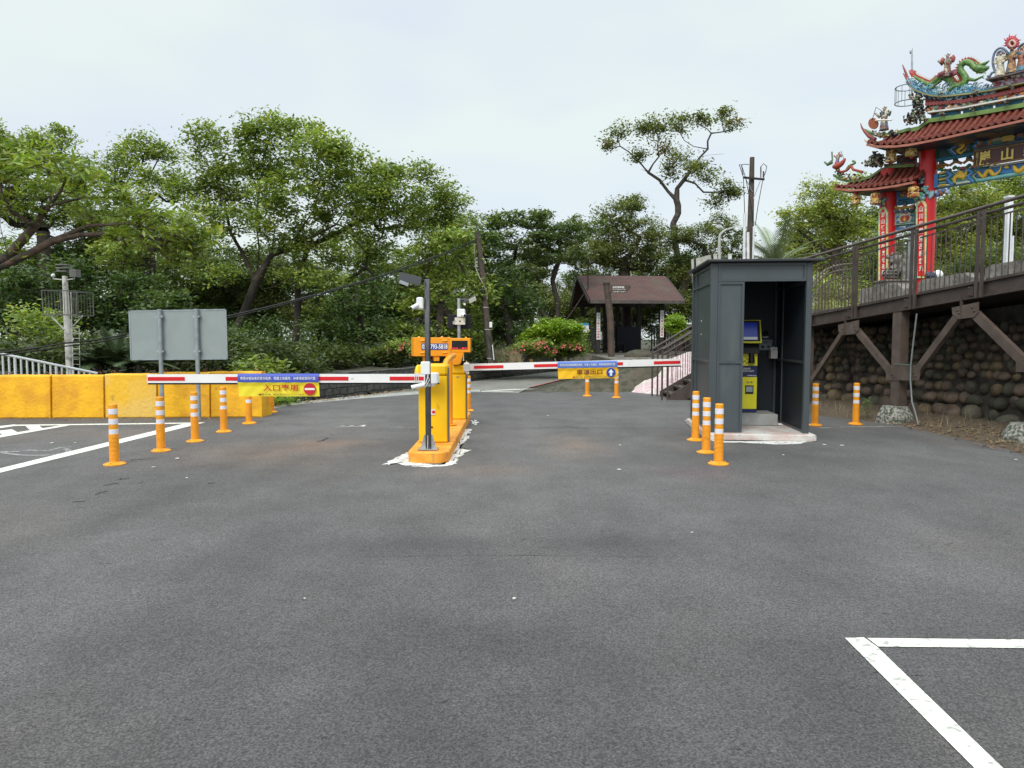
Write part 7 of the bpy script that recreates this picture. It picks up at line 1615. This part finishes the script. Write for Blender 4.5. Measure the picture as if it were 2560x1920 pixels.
ptree('dark understorey tree behind the siren mast', 25, [(250, 930), (240, 820), (235, 760)], [(200, 770, 90, 50), (100, 810, 100, 50), (300, 800, 80, 45), (330, 720, 70, 40), (60, 720, 80, 50), (180, 690, 60, 35), (400, 760, 60, 45)], zb=-.3, kind='deep', r0=.18, leaf=.17)
ptree('slim dark tree just left of the tall camera pole', 26, [(905, 900), (900, 820), (890, 740), (900, 680)], [(880, 760, 60, 35), (950, 740, 50, 40), (840, 800, 50, 30), (960, 830, 60, 35), (800, 730, 45, 30)], zb=.6, kind='deep', r0=.13, dens=.6)
ptree('fresh green tree behind the camera poles and display boxes', 27, [(1110, 920), (1105, 840), (1100, 760)], [(1100, 690, 75, 50), (1140, 625, 50, 50), (1180, 740, 60, 50), (1060, 760, 50, 40), (1150, 820, 70, 40), (1020, 840, 60, 30)], zb=.6, kind='mid', r0=.18, leaf=.17)
ptree('dark broadleaf tree left of the shelter behind the leaning pole', 30, [(1285, 900), (1270, 820), (1260, 760)], [(1240, 700, 60, 45), (1290, 760, 70, 45), (1240, 810, 60, 40), (1330, 830, 50, 30), (1210, 620, 45, 45)], zb=.6, kind='deep', r0=.2)
ptree('flat layered tree with forked trunk above the azalea bushes', 34, [(1395, 860), (1390, 830)], [(1245, 560, 60, 20), (1330, 552, 80, 22), (1290, 605, 95, 26), (1400, 590, 80, 26), (1230, 655, 50, 25), (1380, 640, 85, 24), (1330, 690, 60, 16), (1450, 570, 60, 30)], zb=.6, kind='dark', r0=.2, clflat=.32, limbs=[[(1390, 830), (1350, 770), (1310, 710), (1270, 660)], [(1390, 830), (1395, 760), (1380, 700), (1400, 650)], [(1390, 830), (1430, 780), (1470, 720), (1470, 650)]], dens=.9)
ptree('rounded dark tree rising directly behind the shelter roof', 39, [(1570, 880), (1565, 760), (1560, 680)], [(1540, 535, 50, 35), (1590, 510, 42, 22), (1500, 590, 60, 35), (1600, 580, 60, 40), (1560, 640, 85, 35), (1490, 640, 60, 30), (1620, 650, 50, 35)], zb=.8, kind='olive', r0=.3, dens=1.)
ptree('broad mid green tree filling the gap behind the domed tree and sign panel', 37, [(520, 900), (525, 760), (530, 680)], [(420, 600, 80, 50), (520, 620, 80, 50), (600, 680, 80, 45), (480, 700, 90, 45), (700, 650, 80, 45), (780, 700, 70, 45), (640, 760, 90, 40), (540, 790, 80, 35)], zb=0, kind='dark', r0=.28, dens=.8)
ptree('broad tree filling the wood between the domed tree and the camera poles', 38, [(900, 900), (905, 780), (910, 690)], [(870, 620, 70, 45), (960, 650, 80, 45), (1050, 650, 70, 45), (1130, 690, 60, 45), (900, 740, 80, 40), (1010, 760, 80, 35), (820, 780, 70, 35), (1120, 600, 60, 40), (1180, 660, 50, 50), (1060, 560, 60, 35)], zb=.3, kind='mid', r0=.26, dens=.75)
ptree('tree crown overlapping the top of the leaning pole', 32, [(1200, 900), (1195, 760), (1190, 690)], [(1150, 560, 45, 35), (1190, 620, 45, 40), (1160, 660, 50, 35), (1230, 700, 50, 30), (1200, 780, 50, 35)], zb=.5, kind='mid', r0=.18, dens=.8)
ptree('olive tree mass low behind the shelter, its trunk hidden by the roof', 45, [(1480, 880), (1485, 800), (1490, 740)], [(1470, 640, 80, 40), (1545, 700, 80, 40), (1370, 730, 70, 35), (1630, 730, 60, 35), (1480, 770, 90, 28), (1580, 780, 80, 25)], zb=.5, kind='olive', r0=.24, dens=.65)
# tall umbrella-crowned tree
cz = lambda x, y: (1460 + x / 3.77, 260 + y / 3.77)
tall = [(350, 270, 95, 60), (540, 250, 110, 65), (720, 200, 95, 85), (920, 190, 110, 75), (1120, 190, 100, 85), (1300, 110, 60, 45), (1400, 220, 55, 50), (740, 400, 90, 65), (235, 390, 50, 28), (900, 520, 110, 75), (520, 490, 60, 30), (790, 650, 85, 50), (1010, 620, 65, 50), (1165, 690, 80, 60), (1330, 790, 100, 65), (1400, 870, 50, 50), (1250, 930, 50, 40), (1090, 600, 50, 40)]
ptree('tall lone tree with crooked bare trunk and open umbrella crown on the skyline', 44, [(1700, 700)] + [cz(*p) for p in ((850, 1200), (840, 1130), (890, 1030), (890, 960), (870, 900))], [(*cz(x, y), rx / 3.77, ry / 3.77) for x, y, rx, ry in tall], zb=.5, kind='olive', r0=.19, leaf=.18, per=60, cl=.68, dens=1.05, red=.035, bark=M('bark_dark_grey', (.085, .07, .06), .95, var=.3, scale=6, bump=.6, col2=(.035, .03, .027)),
      limbs=[[cz(870, 900), cz(800, 820), cz(710, 720), cz(610, 650), cz(545, 615)], [cz(610, 650), cz(650, 570), cz(710, 490), cz(690, 400)], [cz(610, 650), cz(570, 600), cz(500, 510), cz(420, 450), cz(340, 400), cz(320, 330)], [cz(870, 900), cz(880, 800), cz(940, 720), cz(1010, 610), cz(1090, 500), cz(1160, 420), cz(1165, 350), cz(1200, 270)], [cz(1090, 500), cz(1180, 480), cz(1310, 470)], [cz(1120, 450), cz(1040, 400), cz(940, 340), cz(910, 280)], [cz(940, 720), cz(1040, 750), cz(1130, 835), cz(1210, 830), cz(1300, 830)]])
ptree('dark rounded tree between the shelter and the booth', 42, [(1700, 880), (1705, 760), (1715, 700)], [(1760, 600, 50, 40), (1800, 565, 40, 30), (1650, 610, 45, 40), (1700, 690, 70, 40), (1790, 690, 70, 45), (1840, 620, 40, 50), (1715, 590, 40, 22), (1620, 700, 50, 35), (1730, 760, 60, 30)], zb=.8, kind='olive', r0=.3)
ptree('light yellow green tree left of the temple gate', 34, [(2110, 760), (2095, 700), (2085, 640)], [(2040, 480, 50, 28), (2100, 510, 70, 40), (1998, 540, 50, 35), (2150, 470, 30, 30), (2070, 590, 60, 40), (1985, 615, 40, 35), (2150, 590, 55, 50), (2180, 660, 60, 40), (2050, 660, 60, 30), (2010, 690, 60, 25)], zb=2.3, kind='yel', r0=.3, dens=.85, limbs=[[(2085, 640), (2040, 610), (2000, 580)], [(2085, 640), (2110, 580), (2120, 530)]])
ptree('dark tree behind the railing below the light green tree', 31, [(2240, 760), (2235, 700)], [(2200, 640, 50, 40), (2250, 600, 50, 50), (2120, 720, 60, 30), (2250, 690, 60, 35), (2060, 730, 50, 25)], zb=2.3, kind='dark', r0=.2)
for i, (x, y, lab) in enumerate([(2400, 560, 'leafy green tree seen under the painted beam of the gate'), (2520, 540, 'leafy tree under the gate beam at the right picture edge'), (2650, 560, 'tree beyond the right picture edge behind the gate')]):
    ptree(lab, 36 + 2 * i, [(x + 10, 760), (x + 5, 700), (x, 640)], [(x - 30, y - 80, 70, 50), (x + 40, y - 70, 70, 50), (x - 60, y, 70, 50), (x + 30, y, 80, 50), (x - 10, y + 70, 90, 50), (x - 60, y + 120, 70, 40), (x + 60, y + 110, 70, 40)], zb=2.4, kind='mid' if i != 0 else 'yel', r0=.26, dens=.9)
# woodland rows behind: one prototype of each kind, then copies
def proto(kind, lab, h=7.5, seed=0):
    bl__ = []
    for k in range(11):
        a = random.uniform(0, 6.28); r_ = random.uniform(0, 2.2); z = random.uniform(.38, .95) * h; rr = random.uniform(1.0, 1.6) * (1.15 - .4 * abs(z / h - .6)); bl__.append(((r_ * math.cos(a), r_ * math.sin(a), z), (rr, rr, rr * .6)))
    return tree('woodland_tree', lab, (0, 0, 0), [(0, 0, 0), (.1, 0, h * .2), (-.1, .1, h * .45)], bl__, kind=kind, r0=.17, leaf=.19, per=46, cl=.62, dens=.8, group='trees of the wood behind the road')
WLAB = ['mid dark tree among the wood filling the background behind the road', 'deep green tree among the wood filling the background behind the road', 'olive tree among the wood filling the background behind the road']
protos = [proto('dark', WLAB[0], 8.0), proto('deep', WLAB[1], 7.0), proto('olive', WLAB[2], 8.5)]
spots = [(40, 38, .0), (190, 37, .1), (330, 38, 0), (470, 37, 0), (560, 40, 0), (690, 38, 0), (800, 41, 0), (910, 36, 0), (1010, 39, 0), (1120, 37, 0), (1230, 40, 0), (1330, 43, 0), (1450, 46, 0), (1560, 47, 0), (1660, 46, 0), (1770, 44, 0), (1880, 42, 0), (1980, 40, .8), (-60, 34, 0), (110, 46, 0), (400, 47, 0), (640, 48, 0), (860, 48, 0), (1080, 49, 0), (2320, 46, 2.2), (2460, 44, 2.2), (2600, 46, 2.2), (2200, 44, 1.8), (2090, 43, 1.2)]
used = [False] * 3
for i, (x, Y, z) in enumerate(spots):
    k = i % 3; p = at(x, 845, Y); s_ = random.uniform(.75, 1.0) * (.8 if 1350 < x < 1700 else 1); s_ = s_ * (.78 if 600 < x < 1250 else 1)
    o = protos[k] if not used[k] else dup(protos[k], (0, 0, 0)); used[k] = True; o.location = (p.x, Y, z - .2); o.rotation_euler = (0, 0, random.uniform(0, 6.28)); o.scale = (s_, s_, s_)

# big leafed branches reaching in from the left
def P2(l, d): return T_(l, d)
dF = 16.0
tree('foreground_tree', 'low spreading tree at the left edge with long bright leaves and bare tangled boughs', (at(-160, 900, dF).x, dF, -.3), [(at(-160, 900, dF).x, dF, -.3)] + T_([(-150, 800), (-110, 730), (-60, 690)], dF),
     B_([(20, 370, 60, 30), (90, 400, 70, 28), (0, 440, 55, 40), (170, 430, 70, 26), (240, 460, 60, 24), (300, 500, 60, 24), (370, 535, 55, 22), (430, 560, 50, 20), (480, 590, 30, 14), (500, 625, 25, 20), (450, 640, 40, 16), (30, 520, 50, 26), (400, 610, 60, 14), (130, 480, 80, 26), (-30, 400, 50, 50), (330, 600, 50, 12), (230, 540, 60, 18), (30, 620, 50, 25)], dF, jd=.8), limbs=[T_(l, dF) for l in ([(-60, 690), (0, 668), (70, 640), (130, 600), (200, 590), (300, 585), (420, 600)], [(-60, 690), (20, 640), (90, 560), (110, 520), (200, 500), (300, 490)], [(130, 600), (220, 560), (330, 560), (440, 590)], [(90, 560), (150, 480), (170, 440)], [(20, 640), (0, 560), (10, 480)])],
     kind='fore', r0=.15, leaf=.20, per=30, cl=.42, dens=.62, aspect=.28, flat=.40, bark=M('bark_reddish', (.13, .085, .065), .95, var=.3, scale=6, bump=.6, col2=(.045, .04, .032)), cat='tree')

# shrubs -------------------------------------------------------------
def shrub(name, label, blobs, zb, kind, leaf=.07, per=70, cl=.22, dens=1., cat='shrub', group=None, red=0.):
    c0 = blobs[0][0]; t = tree(name, label, (c0[0], c0[1], zb), [(c0[0], c0[1], zb), (c0[0], c0[1], zb + .25)], blobs, kind=kind, leaf=leaf, per=per, cl=cl, dens=dens, r0=.05, cat=cat, group=group, red=red, flat=.5); return t
def flowers(parent_blobs, n, mat, name='blossom_cluster', root=None):
    mb = MB()
    for _ in range(n):
        c, r_ = random.choice(parent_blobs); a = random.uniform(0, 6.28); e_ = random.uniform(-.2, 1.2); q = Vector(c) + Vector((r_[0] * math.cos(a) * math.cos(e_), -abs(r_[1] * math.sin(a) * math.cos(e_)) - .03, r_[2] * math.sin(e_)))
        for k in range(5):
            t_ = 1.256 * k + a; u = Vector((math.cos(t_), -.4, math.sin(t_))) * .045; v = Vector((-math.sin(t_), 0, math.cos(t_))) * .02; mb.add([q, q + u * .6 + v, q + u, q + u * .6 - v], [(0, 1, 2, 3)])
    W[root.name] = Matrix.Translation(root.location); mb.build(name, mat, root, world=True)['kind'] = 'stuff'
PINK = M('azalea_pink', (.62, .14, .12), .5, var=.15)
b = B_([(1395, 825, 60, 22), (1350, 845, 45, 20), (1425, 850, 32, 22), (1320, 855, 25, 18), (1400, 872, 48, 16), (1350, 880, 40, 12), (1430, 880, 24, 12), (1385, 888, 50, 8)], 28, jd=.4); shrub('azalea_bush', 'large bright yellow-green bush beside the shelter above the block wall', b, .6, 'bright', leaf=.12, per=60, cl=.28, dens=1.1)
b = B_([(1320, 872, 24, 14), (1350, 868, 24, 16), (1290, 880, 18, 10), (1370, 880, 22, 12)], 27, jd=.3); t = shrub('azalea_bush', 'low flowering bush with salmon pink blossoms left of the bright bush', b, .6, 'mid', leaf=.10, cl=.22); flowers(b, 90, PINK, root=t)
b = B_([(1420, 868, 22, 12), (1445, 872, 16, 14)], 27.5, jd=.3); t = shrub('azalea_bush', 'small pink flowering bush next to the shelter slats', b, .6, 'mid', leaf=.10, cl=.22); flowers(b, 45, PINK, root=t)
b = B_([(1690, 815, 16, 22), (1705, 840, 14, 20)], 30, jd=.3); shrub('garden_shrub', 'bright green shrub right of the shelter above the stair rail', b, .8, 'bright', leaf=.12, cl=.28)
b = B_([(1265, 875, 22, 16), (1245, 885, 16, 12), (1290, 868, 14, 12)], 26.5, jd=.3)
mb = MB(); t = thing('dry_grass_clump', 'clump of dry straw coloured grass at the foot of the leaning pole', 'grass clump', b[0][0])
for _ in range(520):
    c, r_ = random.choice(b); p = Vector((c[0] + random.uniform(-1, 1) * r_[0], c[1] + random.uniform(-.3, .3), .55)); l = random.uniform(.3, .75); q = p + Vector((random.gauss(0, .12), random.gauss(0, .1), l)); mb.add([p - Vector((.006, 0, 0)), p + Vector((.006, 0, 0)), q], [(0, 1, 2)])
mb.build('blades', M('dry_grass', (.30, .24, .14), .9, var=.2), t, world=True)
b = B_([(985, 880, 26, 14), (1015, 872, 20, 16), (1040, 885, 16, 12), (950, 890, 24, 10)], 23.5, jd=.3); t = shrub('azalea_bush', 'small bush with pink buds left of the entrance cabinet, above the road wall', b, .55, 'mid', leaf=.09, cl=.22); flowers(b, 35, PINK, root=t)
# understorey masses (nobody could count the plants in them)
def under(name, pts, d, kind, leaf=.16, n=34, cl=.5, zmin=.3):
    C = []
    for (x0, x1, y0, y1, dd) in pts:
        for _ in range(n):
            x = random.uniform(x0, x1); y = random.uniform(y0, y1); C.append(tuple(at(x, y, dd + random.uniform(-1, 1))))
    C = np.array(C); per = 60; off = rng.normal(size=(len(C), per, 3)) * cl * .5; off[:, :, 2] *= .6; cen = (C[:, None, :] + off).reshape(-1, 3); o = leaf_mesh(name, cen, leaf * rng.uniform(.6, 1.3, len(cen)), make_tints(len(C), per, kind), None, flat=.5); o['kind'] = 'stuff'
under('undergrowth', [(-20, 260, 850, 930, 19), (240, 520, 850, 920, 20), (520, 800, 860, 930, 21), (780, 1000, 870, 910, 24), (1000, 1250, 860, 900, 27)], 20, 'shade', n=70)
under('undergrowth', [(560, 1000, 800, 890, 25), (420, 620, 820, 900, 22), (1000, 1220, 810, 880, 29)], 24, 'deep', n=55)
under('undergrowth', [(600, 700, 905, 935, 19.5), (40, 160, 780, 850, 20), (1450, 1480, 800, 870, 36)], 20, 'mid', n=24)
under('ground_ivy', [(672, 745, 985, 1006, 17.2)], 17, 'bright', leaf=.08, n=26, cl=.25)
under('undergrowth', [(2030, 2150, 700, 770, 24), (2030, 2140, 770, 800, 22)], 22, 'yel', n=40, cl=.4)
under('undergrowth', [(2250, 2450, 640, 720, 27), (2430, 2600, 620, 690, 27)], 27, 'dark', n=50)
under('distant_foliage', [(0, 700, 740, 860, 52), (700, 1300, 800, 860, 55), (1300, 2000, 740, 850, 58)], 50, 'dark', leaf=.35, n=150, cl=1.6)
# palm behind the booth, cycad plants at the left
def palm(name, label, base, hub, n, L_, mat_kind='dark', up=1.2, cat='palm', trunk_r=.12, spread=1.0, leafl=.45):
    t = thing(name, label, cat, base); H = Vector(hub); mb = MB(); mb.tube([Vector(base), Vector(base).lerp(H, .5), H], [trunk_r * 1.2, trunk_r, trunk_r * .8], 10); mb.build('trunk', BARK2, t, world=True)
    for k in range(n):
        a = 2 * math.pi * k / n + random.uniform(-.2, .2); el = random.uniform(.25, up); pts = []; p = H.copy(); d = Vector((math.cos(a) * math.cos(el), math.sin(a) * math.cos(el), math.sin(el)))
        for i in range(11): pts.append(p.copy()); p = p + d * L_ / 10; d = (d + Vector((0, 0, -.09 * spread))).normalized()
        mb = MB(); mb.tube(pts, [.03 * (1 - .8 * i / 10) for i in range(11)], 5, caps=False)
        for i in range(1, 11):
            for sub in (0, .33, .66):
                q = pts[i - 1].lerp(pts[i], sub); dd = (pts[i] - pts[i - 1]).normalized(); sd_ = dd.cross(Vector((0, 0, 1))).normalized(); ll = leafl * math.sin(math.pi * min(.97, (i + sub) / 11 * .85 + .1))
                for sgn in (-1, 1):
                    e_ = q + (sd_ * sgn + dd * .9 + Vector((0, 0, -.12))).normalized() * ll; w_ = dd * .028; mb.add([q - w_, q + w_, e_], [(0, 1, 2)])
        mb.build('frond', M('palm_green' if mat_kind == 'dark' else 'palm_light', (.10, .15, .06) if mat_kind == 'dark' else (.17, .23, .09), .5, var=.2), t, world=True)
    return t
palm('palm_tree', 'palm with pale feathery fronds behind the booth roof', (at(1945, 800, 30).x, 30, .5), tuple(at(1940, 668, 30)), 15, 2.3, 'light', up=1.55, spread=1.1, leafl=.6)
for i, (x, lab) in enumerate([(250, 'spiky fan-leaved plant left of the sign panel foot'), (290, 'spiky plant directly behind the barrier, beside the sign panel'), (345, 'spiky dark plant below the sign panel')]):
    palm('cycad_plant', lab, (at(x, 930, 18.5).x, 18.5, -.1), tuple(at(x, 912, 18.5)), 14, 1.05, 'dark', up=1.4, cat='plant', trunk_r=.06, leafl=.3)
print('LEAVES', NLEAF[0])
